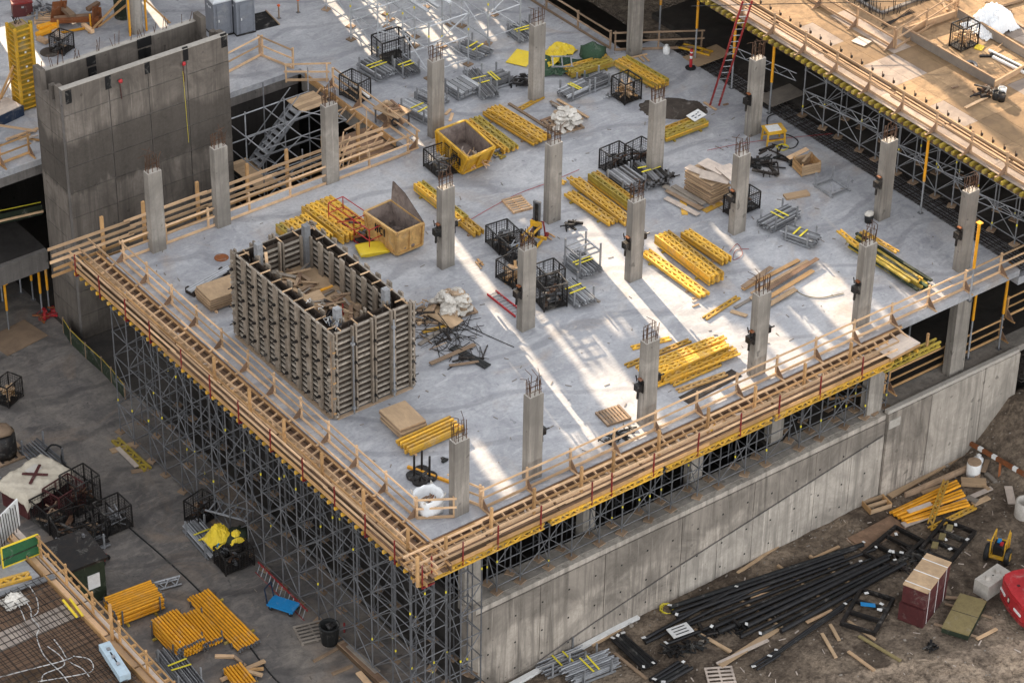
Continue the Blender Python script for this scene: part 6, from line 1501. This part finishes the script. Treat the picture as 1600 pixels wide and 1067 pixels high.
m = MB(); m.blob((.75, -.2, .05), (.75, .5, .4), 77, 12, 7, .2, 1); m.build('green_sheet', 'dark_green', t, True); P(t, 'blue_sheet', 'blue_paint', (-.3, -.35, .05), (.3, .05, .35), (.2, 0, .5))
t = thing('black_drums', 'black barrel on a pallet at the left picture edge', 'barrel', at(6, 712, ZF)); m = MB(); m.lathe([(0, .15), (.65, .15), (.68, .5), (.65, 1.3), (.5, 1.4), (0, 1.42)], 16); m.build('barrel_body', 'black_steel', t, True)
m = MB(); m.blob((0, 0, 1.5), (.6, .5, .3), 4, 10, 6, .2, 1); m.build('cover', 'old_lumber', t, True)
for i in range(6): bar(t, 'pallet_slat', 'old_lumber', (-.9+.36*i, -.8, .11), (-.9+.36*i, .8, .11), .2, .03)
for y in (-.7, .7): bar(t, 'pallet_runner', 'old_lumber', (-.9, y, .05), (.95, y, .05), .1, .09)
# green mesh around the hole by the shaft
t = thing('mesh_fence', 'dark green mesh fence around the hole at the foot of the shaft', 'fence', at(100, 520, ZF))
pp = [at(x, y, ZF)-at(100, 520, ZF) for x, y in ((100, 520), (112, 538), (135, 560), (160, 582), (175, 598), (196, 624))]
for a, b in zip(pp, pp[1:]):
    bar(t, 'mesh_panel', 'dark_green', a+Vector((0, 0, .42)), b+Vector((0, 0, .42)), .03, .85); tube(t, 'yellow_rope', 'olive_girder', a+Vector((0, 0, .9)), b+Vector((0, 0, .86)), .025)
for a in pp: bar(t, 'post', 'old_lumber', a, a+Vector((0, 0, 1.0)), .06, .06)
t = thing('warning_tape', 'yellow warning rope and board across the dark lower slab left of the shaft', 'barrier', at(0, 352, -4.68)); q = at(66, 340, -4.68)-at(0, 352, -4.68)
tube(t, 'rope', 'yellow_tag', (-.5, 0, .95), q+Vector((0, 0, .95)), .025); bar(t, 'rail', 'fresh_lumber', (-.5, -.2, .45), q+Vector((0, -.2, .5)), .05, .12); bar(t, 'mesh_strip', 'dark_green', (-.5, -.1, .5), q+Vector((0, -.1, .55)), .03, .6)
fitting_pile('heap of red rope and netting at the foot of the shaft', (73, 493), ZF, 30, .5, ['bright_red', 'red_steel', 'rust'], 31, 'rope', .3, 'rope_heap', (.1, .3))
o = P(None, 'cover_sheet', 'old_lumber', at(25, 528, ZF)+Vector((0, 0, .02)), (2.6, 2.0, .03), (0, 0, .15)); tag(o, 'brown board covering the floor left of the shaft foot', 'sheet')
t = thing('lumber_shed', 'dark shed with a black roof partly hidden by the lower left deck', 'shed', at(128, 950, ZF), R(-3))
P(t, 'body', 'dark_green', (0, 1.0, 1.2), (2.6, 2.0, 2.4)); P(t, 'roof', 'black_steel', (0, 1.0, 2.5), (2.9, 2.3, .14), (.06, 0, 0)); P(t, 'window', 'white_paint', (.7, -.02, 1.3), (.6, .04, .8)); P(t, 'door', 'black_steel', (-.5, -.02, 1.0), (.8, .04, 1.9)); P(t, 'vent', 'dull_galvanised', (1.1, 1.6, 2.62), (.12, .12, .3))
# ------------------------------------------------------------------ lower left deck with rebar
ZL = -4.4
t = thing('rebar_deck', 'lower left formwork deck covered with a rebar mat and conduits', 'formwork deck', (-12, 3, ZL))
P(t, 'soffit', 'brown_plywood', (-6.2, 0, -.12), (12.2, 23.5, .1)); P(t, 'pour_strip', 'slab_concrete', (-5.1, 10.3, -.03), (9.8, 2.4, .1))
for k in range(26):
    P(t, 'form_panel', 'brown_plywood' if k % 3 else 'dark_plywood', (-1.4-(k % 5)*2.2, -9+(k//5)*2.9, -.05), (2.15, 2.85, .03))
for y0, w in ((6.3, 1.1), (-4.6, 1.4)):
    for k in range(5): P(t, 'pale_panel', 'pale_plywood', (-1.2-2.4*k, y0, -.028), (2.35, w, .03))
for k in range(10): bar(t, 'plank', 'fresh_lumber', (.15+.0*k, -11+k*2.5, .0), (.15, -8.6+k*2.5, .0), .26, .05); bar(t, 'edge_board', 'orange_lumber', (-.1, -11+k*2.5, .1), (-.1, -8.55+k*2.5, .1), .05, .28); bar(t, 'walk_plank', 'pale_plywood', (.5, -11+k*2.5, -.02), (.5, -8.6+k*2.5, -.02), .3, .05)
for k in range(30): bar(t, 'joist_end', 'orange_lumber', (-.6, -8+k*.68, -.16), (.95, -8+k*.68, -.16), .1, .14)
for i in range(30): a = rnd(0, 3); bar(t, 'offcut', 'fresh_lumber', (rnd(.1, .6), rnd(-5, 11), .03), (rnd(.1, .7), rnd(-5, 11), .05) if False else (rnd(.2, .6), rnd(-5, 11), .06), .06, .03) if False else None
rebar_mat('rebar_mat', 'rebar mat over the lower left deck', 'rebar mat', -19, -12.25, -8, 11.8, ZL+.06, .33, .36, .018, 'dark_rebar', 2)
guard_rail('timber guard rail along the edge of the lower left deck', (-11.5, 13.2), (-11.7, -3), ZL, 8, 0, 1.15, 'orange_lumber', True)
bar(None, 'timber_post', 'orange_lumber', at(176, 1000, ZL), at(176, 1000, ZL)+Vector((0, 0, 2.0)), .12, .1); tag(col.objects[-1], 'tall timber post rising above the lower left railing', 'post')
t = thing('green_screen', 'green mesh screen with a yellow edge on the lower left deck', 'screen', at(62, 866, ZL), 0)
q = at(5, 888, ZL)-at(62, 866, ZL); H = 1.15
bar(t, 'mesh_panel', 'green_mesh', (0, 0, H/2+.04), (q.x, q.y, H/2+.04), .03, H-.1)
for z in (.05, H): bar(t, 'yellow_edge', 'yellow_tarp', (0, 0, z), (q.x, q.y, z), .06, .06)
for u in (0, 1): bar(t, 'yellow_edge', 'yellow_tarp', (q.x*u, q.y*u, 0), (q.x*u, q.y*u, H), .06, .06)
bar(t, 'dark_strap', 'dark_green', (0, -.03, .6), (q.x, q.y-.03, .5), .02, .06); bar(t, 'next_panel', 'green_mesh', (q.x, q.y+.2, H/2), (q.x-1.6, q.y-.2, H/2), .03, H-.2); bar(t, 'next_edge', 'yellow_tarp', (q.x, q.y+.2, .1), (q.x-1.6, q.y-.2, .1), .05, .05)
for i, pts in enumerate(([(35, 938), (48, 955), (50, 970), (62, 985), (58, 1000), (70, 1030), (95, 1055), (110, 1075)], [(47, 921), (58, 940), (60, 960), (52, 968)], [(75, 1015), (95, 1030), (100, 1045), (70, 1058), (66, 1070)], [(85, 1004), (97, 1020), (108, 1038), (130, 1050), (140, 1062)], [(115, 1030), (140, 1035), (146, 1050), (130, 1058), (60, 1070)], [(27, 946), (35, 962), (40, 975)], [(0, 1063), (50, 1050), (90, 1040), (115, 1032)])):
    cable('white conduit over the lower left rebar, %s' % ('the longest one', 'near the plastic bag', 'looping near the bottom edge', 'running to the bottom edge', 'looping right near the bottom', 'the short piece at the left', 'running in from the left edge')[i], pts, ZL, 'conduit', .022, 'conduit', .2)
t = thing('pale_blue_box', 'long pale blue steel box lying by the lower left deck edge', 'box', at(166, 1022, ZL), math.atan2((at(192, 1062, ZL)-at(166, 1022, ZL)).y, (at(192, 1062, ZL)-at(166, 1022, ZL)).x)); P(t, 'box_body', 'pale_blue', (1.0, 0, .38), (2.3, .5, .34))
for x in (.35, .9, 1.4): P(t, 'fitting', 'galvanised', (x, 0, .58), (.14, .14, .08))
for y in (.2,): P(t, 'slot', 'void_black', (1.0, 0, .56), (.9, .06, .01))
o = sheet(None, 'plastic_bag', 'white_bag', -.55, .55, -.45, .45, 20, 16, lambda x, y: max(.02, .35*(1-(x/.55)**2)*(1-(y/.45)**2)+crumple(x*2, y*2, 1.0, .3)), .02, False); o.location = at(22, 940, ZL); tag(o, 'crumpled white plastic bag on the lower left deck', 'bag')
lone_girder('yellow lattice girder on the pale strip of the lower left deck', (-4, 915), (46, 901), ZL, 'yellow_girder', .1); col.objects[-1].scale = (1, 1.6, 1.6)
o = bar(None, 'metal_profile', 'galvanised', at(-5, 930, ZL+.1), at(85, 900, ZL+.1), .3, .08); tag(o, 'long grey metal profile on the lower left deck', 'profile')
for i, (a, b) in enumerate((((99, 945), (121, 972)), ((110, 943), (130, 970)))): o = bar(None, 'yellow_strip', 'yellow_tarp', at(*a, ZL)+Vector((0, 0, .3)), at(*b, ZL)+Vector((0, 0, .3)), .1, .06); tag(o, 'yellow strip lying over the rebar by the lower left railing, %s' % ('left one', 'right one')[i], 'strip', 'yellow strips over the rebar')
for i in range(14):
    pass
t = thing('leaning_rods', 'white panel with dark rods leaning at the left edge above the green screen', 'panel', at(-10, 872, ZL)); bar(t, 'panel', 'white_paint', (0, 0, 1.1), (1.9, 1.0, 1.1), .06, 1.5)
for i in range(10): tube(t, 'rod', 'dark_rebar', (.2+.17*i, -.05+.09*i, .3), (.1+.17*i, -.1+.09*i, 1.9+rnd(-.2, .2)), .022)
# ------------------------------------------------------------------ yard on the right
def yb(label, a, b, mat='fresh_lumber', w=.2, h=.06, hh=.06, group='boards lying in the yard'): return board(label, a, b, ZY, w, h, mat, hh, group)
yb('long wide plank along the perimeter wall, right part', (1385, 745), (1485, 697), 'plywood', .45, .08)
yb('long plank lying diagonally near the perimeter wall', (1390, 778), (1503, 712), 'plywood', .35, .08)
yb('long dark edged board behind the yellow tubes', (1413, 780), (1516, 735), 'old_lumber', .12, .35)
boards('boards heaped right of the yellow tubes', [((1440, 773), (1476, 762), 'plywood', .1), ((1470, 800), (1549, 766), 'pale_plywood', .1), ((1465, 790), (1500, 781), 'plywood', .2), ((1410, 825), (1470, 803), 'pale_plywood', .15), ((1418, 808), (1454, 795), 'pale_plywood', .3), ((1510, 780), (1526, 788), 'grey_lumber', .15), ((1520, 790), (1545, 779), 'plywood', .05)], ZY, w=.3, h=.07)
yb('tan timber block beside the white barrel', (1501, 757), (1540, 759), 'plywood', .45, .25)
yb('small grey board standing alone at the right', (1575, 762), (1581, 789), 'pale_plywood', .4, .06)
t = thing('yellow_tube_bundle', 'bundle of yellow tubes lying in the yard', 'tubes', at(1390, 812, ZY))
for i in range(9):
    a = at(1390+i*3.2, 806+i*2.0, ZY)-at(1390, 812, ZY); b = at(1494+i*2.5, 756+i*5.0, ZY)-at(1390, 812, ZY); tube(t, 'tube', 'yellow_post', a+Vector((0, 0, .2+.08*(i % 2))), b+Vector((0, 0, .2+.05*(i % 3))), .075, 8)
lone_girder('yellow lattice girder lying across the yellow tubes', (1452, 830), (1477, 762), ZY, 'yellow_girder', .5, group=None)
lone_girder('yellow lattice girder in front of the yellow tubes, right end', (1452, 831), (1522, 797), ZY, 'yellow_girder', .2, group=None)
sheet_stack('pair of brown plywood sheets lying in the yard by the pipes', (1324, 845), (1352, 863), 2.9, .12, ZY, 2, 'brown_plywood', .12, None, False, tmat='brown_plywood')
t = thing('timber_crate', 'small open timber crate near the perimeter wall corner', 'crate', at(1360, 805, ZY), R(-10))
for y in (0, .4, .8): bar(t, 'slat', 'plywood', (0, y, .2), (1.2, y, .2), .1, .2)
for x in (0, 1.2): bar(t, 'end_slat', 'orange_lumber', (x, 0, .2), (x, .8, .2), .06, .3)
# steel pipes: nearest ones individually, in one thing
t = thing('steel_pipe_pile', 'wide spread of dark steel pipes lying in the yard', 'pipe pile', at(1180, 960, ZY))
o0 = at(1180, 960, ZY)
rr = random.Random(2)
lines = []
for i in range(12):
    u = i/11
    A = at(1008+u*190, 968+u*36, ZY); B = at(1336+u*72, 858+u*32, ZY); e = Vector((0, 0, 0))
    a = A.lerp(B, rr.uniform(-.06, .12)); b = A.lerp(B, rr.uniform(.86, 1.05))+Vector((rr.uniform(-.12, .12), rr.uniform(-.12, .12), 0))
    lines.append((a, b, rr.uniform(.06, .13)))
lines += [(at(1005, 1005, ZY), at(1150, 925, ZY), .1), (at(1008, 1010, ZY), at(1180, 925, ZY), .09), (at(1040, 1012, ZY), at(1210, 945, ZY), .08), (at(1195, 1040, ZY), at(1320, 950, ZY), .06), (at(1202, 1032, ZY), at(1330, 940, ZY), .07), (at(1200, 1036, ZY), at(1318, 955, ZY), .05)]
for k in range(5): lines.append((at(957+k*4, 1005-k*2, ZY), at(1005+k*5, 1050-k*2, ZY), .09))
for k in range(4): lines.append((at(1015+k*7, 1068+k*2, ZY), at(1060+k*7, 1040+k*3, ZY), .1))
for k in range(3): lines.append((at(1172+k*5, 1045+k*3, ZY), at(1212+k*3, 1022+k*3, ZY), .06))
for i, (a, b, r) in enumerate(lines):
    tube(t, 'pipe', 'dark_pipe' if i % 5 else 'rubber', a-o0+Vector((0, 0, .14+r)), b-o0+Vector((0, 0, .14+r)), r, 8)
    if i % 2 == 0: P(t, 'white_tag', 'white_paint', a-o0+Vector((0, 0, .18+2*r)), (.2, .14, .02), (.2, .1, rr.uniform(0, 3)))
    if i % 3 == 0: P(t, 'white_tag', 'white_paint', b-o0+Vector((0, 0, .18+2*r)), (.16, .12, .02), (.2, .1, rr.uniform(0, 3)))
for a, b in (((1085, 985), (1140, 1020)), ((1215, 885), (1280, 935)), ((1265, 870), (1330, 915)), ((1150, 935), (1225, 985))): bar(t, 'bearer', 'plywood', at(*a, ZY)-o0+Vector((0, 0, .07)), at(*b, ZY)-o0+Vector((0, 0, .07)), .14, .12)
for i, (a, b, mt, lab) in enumerate((((1094, 994), (1142, 1021), 'plywood', 'plank pointing to the pale pallet among the pipes'), ((1125, 1043), (1215, 985), 'plywood', 'long plank resting on the pipes near the bottom, wide one'), ((1120, 1040), (1200, 1003), 'pale_plywood', 'pale plank beside the wide one near the bottom'),
        ((1152, 940), (1200, 918), 'fresh_lumber', 'short plank on the upper pipes, left one'), ((1172, 936), (1203, 930), 'fresh_lumber', 'short plank on the upper pipes, second one'), ((1272, 875), (1311, 857), 'fresh_lumber', 'short plank on the upper pipes near the brown sheets'),
        ((1152, 897), (1215, 855), 'plywood', 'plank lying on the soil near the perimeter wall'), ((1160, 880), (1190, 862), 'fresh_lumber', 'thin plank at the foot of the perimeter wall'), ((1260, 974), (1300, 955), 'fresh_lumber', 'short plank at the right end of the pipe spread'),
        ((1284, 991), (1306, 1029), 'plywood', 'stick standing off to the right of the pipe spread'), ((1325, 972), (1367, 1001), 'plywood', 'stick on the open soil below the maroon crates'), ((1342, 995), (1407, 1034), 'olive_panel', 'long olive stick on the open soil'), ((1325, 1019), (1366, 1049), 'fresh_lumber', 'stick near the bottom edge'),
        ((1297, 977), (1311, 1002), 'plywood', 'short stick left of the olive stick'), ((1526, 1000), (1557, 984), 'fresh_lumber', 'stick in front of the red machine'), ((1468, 934), (1536, 939), 'old_lumber', 'thin board between the crates and the concrete block'), ((920, 1006), (960, 988), 'orange_lumber', 'orange board leaning by the white gutter'),
        ((925, 1010), (970, 985), 'plywood', 'wide board under the orange one by the white gutter'), ((960, 1022), (1010, 1062), 'old_lumber', 'long stick left of the dark pipe bundle'))):
    yb(lab, a, b, mt, .16 if i != 1 else .3, .07, .1 if i < 6 else .04)
o = bar(None, 'gutter', 'white_paint', at(790, 1075, ZY+.1), at(997, 964, ZY+.1), .25, .2); tag(o, 'long white gutter at the foot of the perimeter wall', 'gutter')
t = thing('wire_bundle', 'loose yellow wire loop on the gravel by the wall', 'wire', at(1042, 955, ZY)); m = MB()
m.tube([(.3*math.cos(a*.7)+rnd(-.08, .08), .35*math.sin(a*.7)+rnd(-.08, .08), .08+rnd(0, .15)) for a in range(24)], .02, 4); m.build('wire', 'yellow_tag', t); m = MB(); m.tube([(-.3, 0, .05), (.1, .4, .2), (.35, -.1, .1)], .02, 4); m.build('wire_end', 'yellow_tag', t)
t = thing('pipe_stencil', 'white sheet with a stencil lying on the pipes', 'sign', at(1062, 995, ZY), R(-8)); P(t, 'sheet', 'white_paint', (0, 0, .42), (1.1, .7, .03))
for k in range(3): P(t, 'slot', 'void_black', (0, -.2+.2*k, .438), (.7, .06, .004))
for i, (x, y) in enumerate(((1045, 1020), (1085, 1010), (1110, 990), (1150, 985))):
    fitting_pile('clump of black fittings between the pipes, %s' % ('nearest the dark bundle', 'beside the stencil sheet', 'in the middle', 'right of the middle')[i], (x, y), ZY, 18, .5, ['black_steel', 'void_black', 'rubber'], 40+i, h=.4)
for i, (x, y, lab) in enumerate(((1395, 860, 'behind the maroon crates, left one'), (1480, 850, 'behind the maroon crates, right one'), (1355, 960, 'with a blue cloth left of the maroon crates'))):
    t = thing('steel_skid', 'low black steel skid lying %s' % lab, 'frame', at(x, y, ZY), R(12+8*i), 'black steel frames in the yard')
    for yy in (-.8, .8): bar(t, 'side_beam', 'black_steel', (-1.4, yy, .2), (1.4, yy, .2), .16, .22)
    for xx in (-1.35, -.4, .5, 1.35): bar(t, 'cross_beam', 'black_steel', (xx, -.8, .2), (xx, .8, .2), .14, .2)
    for k in range(4): P(t, 'white_tag', 'white_paint', (rnd(-1.3, 1.3), rnd(-.8, .8), .36), (.2, .14, .02), (0, 0, rnd(0, 3)))
    if i == 2: P(t, 'blue_cloth', 'blue_paint', (.3, .1, .35), (.25, .7, .03), (.1, 0, .4))
    if i == 1:
        for k in range(3): P(t, 'olive_grate', 'olive_panel', (-.8+.8*k, .3, .35), (.5, .3, .04), (0, 0, .3))
fitting_pile('heap of dark scrap steel in front of the compressor', (1430, 880), ZY, 30, 1.0, ['black_steel', 'dark_rebar', 'rubber'], 51, 'scrap', .4, 'scrap_heap', (.2, .6))
fitting_pile('small black rag on the open soil near the bottom', (1455, 1012), ZY, 9, .25, ['void_black', 'black_steel'], 52, 'rag', .15, 'rag_heap', (.1, .25))
# crates
qa, qb = at(1402, 968, ZY), at(1441, 983, ZY); rz = math.atan2((qb-qa).y, (qb-qa).x); Wc = (qb-qa).length
Vl = Vector((math.cos(rz), math.sin(rz), 0)); Vn = Vector((-Vl.y, Vl.x, 0)); Vn = Vn if Vn.dot(_f) > 0 else -Vn
t = thing('wrapped_crates', 'two stacked maroon wrapped crates with a strapped timber lid', 'crate stack', qa, math.atan2(Vl.y, Vl.x)); s = 1 if Vn.dot(Vector((-Vl.y, Vl.x, 0))) > 0 else -1
Lc = 2.6
P(t, 'lower_crate', 'maroon', (Wc/2, s*Lc/2, .55), (Wc, Lc, 1.0)); P(t, 'upper_crate', 'maroon', (Wc/2+.03, s*(Lc/2+.1), 1.6), (Wc*.96, Lc, 1.0)); P(t, 'timber_lid', 'plywood', (Wc/2+.03, s*(Lc/2+.1), 2.13), (Wc, Lc+.05, .06))
for k in range(3): P(t, 'strap', 'white_paint', (Wc/2+.03, s*(.35+k*.95), 2.165), (Wc+.02, .05, .01)); bar(t, 'side_strap', 'white_paint', (Wc+.005, s*(.35+k*.95), .1), (Wc+.01, s*(.35+k*.95), 2.15), .04, .01)
for k in range(3): bar(t, 'bearer', 'old_lumber', (.05, s*(.3+k), .03), (Wc-.05, s*(.3+k), .03), .1, .06)
qa, qb = at(1470, 990, ZY), at(1512, 1003, ZY); rz = math.atan2((qb-qa).y, (qb-qa).x); Wp = (qb-qa).length
t = thing('olive_panels', 'flat stack of olive panels on dark bearers in the yard', 'panel stack', qa, rz)
for k in range(4): P(t, 'panel', 'olive_panel' if k == 3 else 'dark_green', (Wp/2, 1.35*1, .14+.09*k), (Wp, 2.7, .08), (0, 0, rnd(-.01, .01)))
P(t, 'seam', 'dirt', (Wp/2, 1.35, .458), (Wp, .03, .008))
for k in range(2): bar(t, 'bearer', 'old_lumber', (-.5, .5+1.6*k, .05), (Wp+.5, .5+1.6*k, .05), .09, .08)
qa, qb = at(1520, 925, ZY), at(1538, 936, ZY); rz = math.atan2((qb-qa).y, (qb-qa).x)
t = thing('concrete_block', 'pale concrete ballast block with two knobs beside the red machine', 'concrete block', qa, rz); m = MB()
m.slab(0, .85, 0, 1.7, 0, .82); m.build('block', 'block_concrete', t)
for y in (.5, 1.2): m = MB(); m.lathe([(.2, 0), (.15, .12), (0, .12)], 4); o = m.build('knob', 'block_concrete', t); o.location = (.42, y, .82)
tube(t, 'lifting_hole', 'void_black', (.42, .85, .8), (.42, .85, .825), .05)
t = thing('grey_barrel', 'grey concrete pipe at the right picture edge', 'pipe', at(1600, 805, ZY)); m = MB(); m.lathe([(.5, 0), (.5, .9), (.4, .9), (.4, .1)], 16); m.build('pipe_wall', 'block_concrete', t, True); P(t, 'rim_mark', 'dirt', (0, -.5, .5), (.1, .02, .3))
# compressor cart
t = thing('compressor_cart', 'yellow wheeled compressor cart in the yard', 'compressor', at(1560, 870, ZY), R(30))
P(t, 'frame', 'yellow_steel', (0, 0, .35), (1.2, .7, .08)); P(t, 'engine_block', 'black_steel', (-.1, 0, .65), (.6, .5, .5)); P(t, 'tank', 'yellow_steel', (.3, 0, .6), (.3, .6, .4)); P(t, 'blue_cap', 'blue_paint', (.0, .05, 1.0), (.18, .18, .16)); P(t, 'red_part', 'bright_red', (-.15, -.1, .96), (.2, .15, .12))
for x, y in ((-.5, -.35), (-.5, .35), (.5, .35), (.5, -.35)): bar(t, 'cage_post', 'yellow_steel', (x, y, .35), (x, y, 1.25), .06, .06)
for y in (-.35, .35): bar(t, 'cage_rail', 'yellow_steel', (-.5, y, 1.25), (.5, y, 1.25), .06, .06)
for y in (-.5, .5):
    m = MB(); m.lathe([(.14, -.11), (.36, -.12), (.44, -.06), (.44, .06), (.36, .12), (.14, .11)], 18); o = m.build('tyre', 'rubber', t, True); o.location = (-.35, y, .44); o.rotation_euler = (R(90), 0, 0); m = MB(); m.lathe([(0, -.13), (.22, -.125), (.22, .125), (0, .13)], 12); w = m.build('hub', 'yellow_steel', t); w.location = (-.35, y, .44); w.rotation_euler = (R(90), 0, 0)
bar(t, 'handle', 'yellow_steel', (.5, -.2, .5), (1.1, -.2, .9), .05, .05); bar(t, 'handle', 'yellow_steel', (-.4, .3, 1.2), (-.8, .5, 1.5), .05, .05)
# barrel with bottle
t = thing('white_barrel', 'white barrel with a brown lid near the rusty barrier', 'barrel', at(1520, 742, ZY)); m = MB(); m.lathe([(0, 0), (.34, 0), (.36, .1), (.36, .75), (.33, .8), (0, .8)], 16); m.build('barrel_body', 'white_paint', t, True); m = MB(); m.lathe([(.35, .8), (.35, .86), (0, .87)], 16); m.build('lid', 'old_lumber', t)
jar('white plastic bottle standing behind the white barrel', (1527, 730), ZY, .26, .75, 'plastic_white', 'bottle', 'white_paint')
# rusty barrier
t = thing('rusty_barrier', 'long rusty steel beam on two trestles beside the soil bank', 'barrier', at(1495, 700, ZY)); q = at(1602, 762, ZY)-at(1495, 700, ZY)
bar(t, 'beam', 'rust', (0, 0, .75), (q.x, q.y, .75), .16, .2)
for u in (.12, .62):
    c = q*u
    for s in (-1, 1): bar(t, 'trestle_leg', 'rust', c+Vector((.3*s, .3*s, 0)), c+Vector((0, 0, .7)), .12, .08); 
    bar(t, 'trestle_brace', 'rust', c+Vector((-.2, -.2, .25)), c+Vector((.2, .2, .25)), .08, .08)
for u in (.3, .5, .8): bar(t, 'red_white_band', 'white_paint', q*u+Vector((0, 0, .76)), q*(u+.06)+Vector((0, 0, .76)), .165, .205)
boards('short posts and sticks under the rusty barrier', [((1535, 745), (1542, 728), 'old_lumber', .3), ((1528, 755), (1545, 770), 'plywood', .1), ((1540, 742), (1555, 756), 'grey_lumber', .05), ((1522, 762), (1528, 745), 'old_lumber', .1)], ZY, w=.2, h=.12)
# red machine at the right edge
t = thing('red_lift_machine', 'red counterweight end of a lift machine at the right picture edge', 'lift machine', (at(1553, 905, ZY+1)+at(1600, 978, ZY+.9))/2+Vector((1.05, -.38, -.95)), R(-20))
pr = [(-.3, -1.55), (-.8, -1.4), (-1.0, -1.0), (-1.08, 0), (-1.0, 1.0), (-.8, 1.4), (-.3, 1.55), (2.4, 1.55), (2.4, -1.55)][::-1]
m = MB()
m.prism(pr, .62, 1.35); m.build('counterweight', 'bright_red', t)
m = MB(); m.prism([(x*.96, y*.96) for x, y in pr], 1.35, 1.5); m.build('counterweight_top', 'bright_red', t)
m = MB(); m.prism([(x*1.02-.02, y*1.02) for x, y in pr], .45, .62); m.build('lower_skirt', 'red_steel', t)
P(t, 'engine_cover', 'navy', (.5, .2, 1.62), (1.1, .5, .26)); P(t, 'engine_cover', 'pale_blue', (.2, .55, 1.6), (.3, .3, .22)); P(t, 'chassis', 'black_steel', (.9, 0, .3), (2.0, 1.6, .5))
for y in (-.75, .8): P(t, 'white_plate', 'white_paint', (-1.05, y, .95), (.04, .6, .12), (0, 0, -.1 if y > 0 else .1))
P(t, 'shield_badge', 'maroon', (-1.08, .1, 1.0), (.04, .22, .3)); P(t, 'shield_badge', 'pale_plywood', (-1.1, .1, 1.02), (.03, .12, .2))
for y in (-.9, .4): P(t, 'lifting_eye', 'maroon', (-.5, y, 1.51), (.14, .14, .03))
for k in range(3): m = MB(); m.tube([(-.2+.1*k, -.9, 1.5), (-.3+.1*k, -.3, 1.85), (.2+.1*k, .5, 1.75), (.6, 1.0, 1.55)], .05, 6); m.build('hydraulic_hose', 'black_steel', t, True)
for y in (-1.1, 1.1):
    m = MB(); m.lathe([(.1, -.18), (.4, -.2), (.48, -.1), (.48, .1), (.4, .2), (.1, .18)], 18); o = m.build('tyre', 'rubber', t, True); o.location = (1.4, y, .48); o.rotation_euler = (R(90), 0, 0)
# soil bank pieces, stones, pile stub
t = thing('pile_stub', 'round concrete pile stub in the soil bank at the right', 'pile', (36.2, -3.4, ZY+1.0)); m = MB(); m.lathe([(.55, -.8), (.5, 1.6), (.1, 1.7), (0, 1.6)], 16); m.build('pile', 'block_concrete', t, True); tube(t, 'pile_bar', 'rebar', (0, 0, 1.6), (.1, 0, 2.1), .03)
rebar_mat('rebar_wall', 'dark vertical rebar beyond the wall end at the far right', 'rebar', 36.4, 41, -.4, 1.2, -7.2, .3, .4, .02, 'dark_rebar', 9)
rr = random.Random(12); m = MB()
for i in range(900):
    x, y = rr.uniform(5, 40), -rr.random()**1.5*16-.2; s = rr.uniform(.015, .055)*(2.4 if rr.random() < .04 else 1)
    m.blob((x, y, yard_z(x, y)+s*.3), (s*1.3, s, s*.8), i, 5, 3, .3)
o = m.build('stones', 'stone'); tag(o, 'scattered stones and rubble on the yard soil', 'stones', None, 'stuff')
m = MB()
for i in range(150):
    x, y = rr.uniform(6, 38), -rr.random()*17-.3; a = rr.uniform(0, 3.1); l = rr.uniform(.04, .2); z = yard_z(x, y)+.03
    m.bar((x-l*math.cos(a), y-l*math.sin(a), z), (x+l*math.cos(a), y+l*math.sin(a), z+rr.uniform(-.02, .03)), rr.uniform(.02, .07), .02)
o = m.build('wood_scraps', 'pale_plywood'); tag(o, 'tiny wood scraps scattered on the yard soil', 'scraps', None, 'stuff')
m = MB(); A_, B_ = Vector((9, -7.2, ZY)), Vector((30, -15.3, ZY)); D_ = (B_-A_); N_ = Vector((-D_.y, D_.x, 0)).normalized()
for lane in (-.75, -.35, .45, .85):
    k = 0.0
    while k < 1:
        for sg in (-1, 1):
            c = A_+D_*k+N_*(lane+sg*.09); z = track_z(c.x, c.y)
            d = (D_.normalized()*.09+N_*sg*.09)*rr.uniform(.8, 1.2)
            if rr.random() < .8: m.bar((c.x-d.x, c.y-d.y, z+.008), (c.x+d.x, c.y+d.y, z+.008), .05, .045)
        k += .2/D_.length
o = m.build('tyre_tracks', 'tan_soil'); tag(o, 'tyre tread marks pressed in the soil along the bottom edge', 'tyre tracks', None, 'stuff')
m = MB()
for i in range(240):
    x, y = rr.uniform(.6, 34), rr.uniform(.3, 34)
    if x < 17.9 and y > 25.5: continue
    a = rr.uniform(0, 3.1); l = rr.uniform(.03, .16)
    m.bar((x-l*math.cos(a), y-l*math.sin(a), .015), (x+l*math.cos(a), y+l*math.sin(a), .02), rr.uniform(.02, .05), .02)
o = m.build('floor_scraps', 'grey_lumber'); tag(o, 'tiny scraps and dust bits scattered over the deck floor', 'scraps', None, 'stuff')
m = MB()
for i in range(160):
    x, y = rr.uniform(-16, -1.6), rr.uniform(-4, 30); a = rr.uniform(0, 3.1); l = rr.uniform(.03, .14)
    m.bar((x-l*math.cos(a), y-l*math.sin(a), ZF+.015), (x+l*math.cos(a), y+l*math.sin(a), ZF+.02), rr.uniform(.02, .05), .02)
o = m.build('floor_scraps', 'grey_lumber'); tag(o, 'tiny scraps scattered over the left floor', 'scraps', None, 'stuff')
m = MB(); m.tube([at(1080, 10, 6.2), at(1250, 6, 6.2), at(1420, 2, 6.2), at(1610, -6, 6.2)], .02, 5); tag(m.build('overhead_wire', 'rubber'), 'thin black wire strung over the upper deck', 'wire')
for x in (0, 1): pass
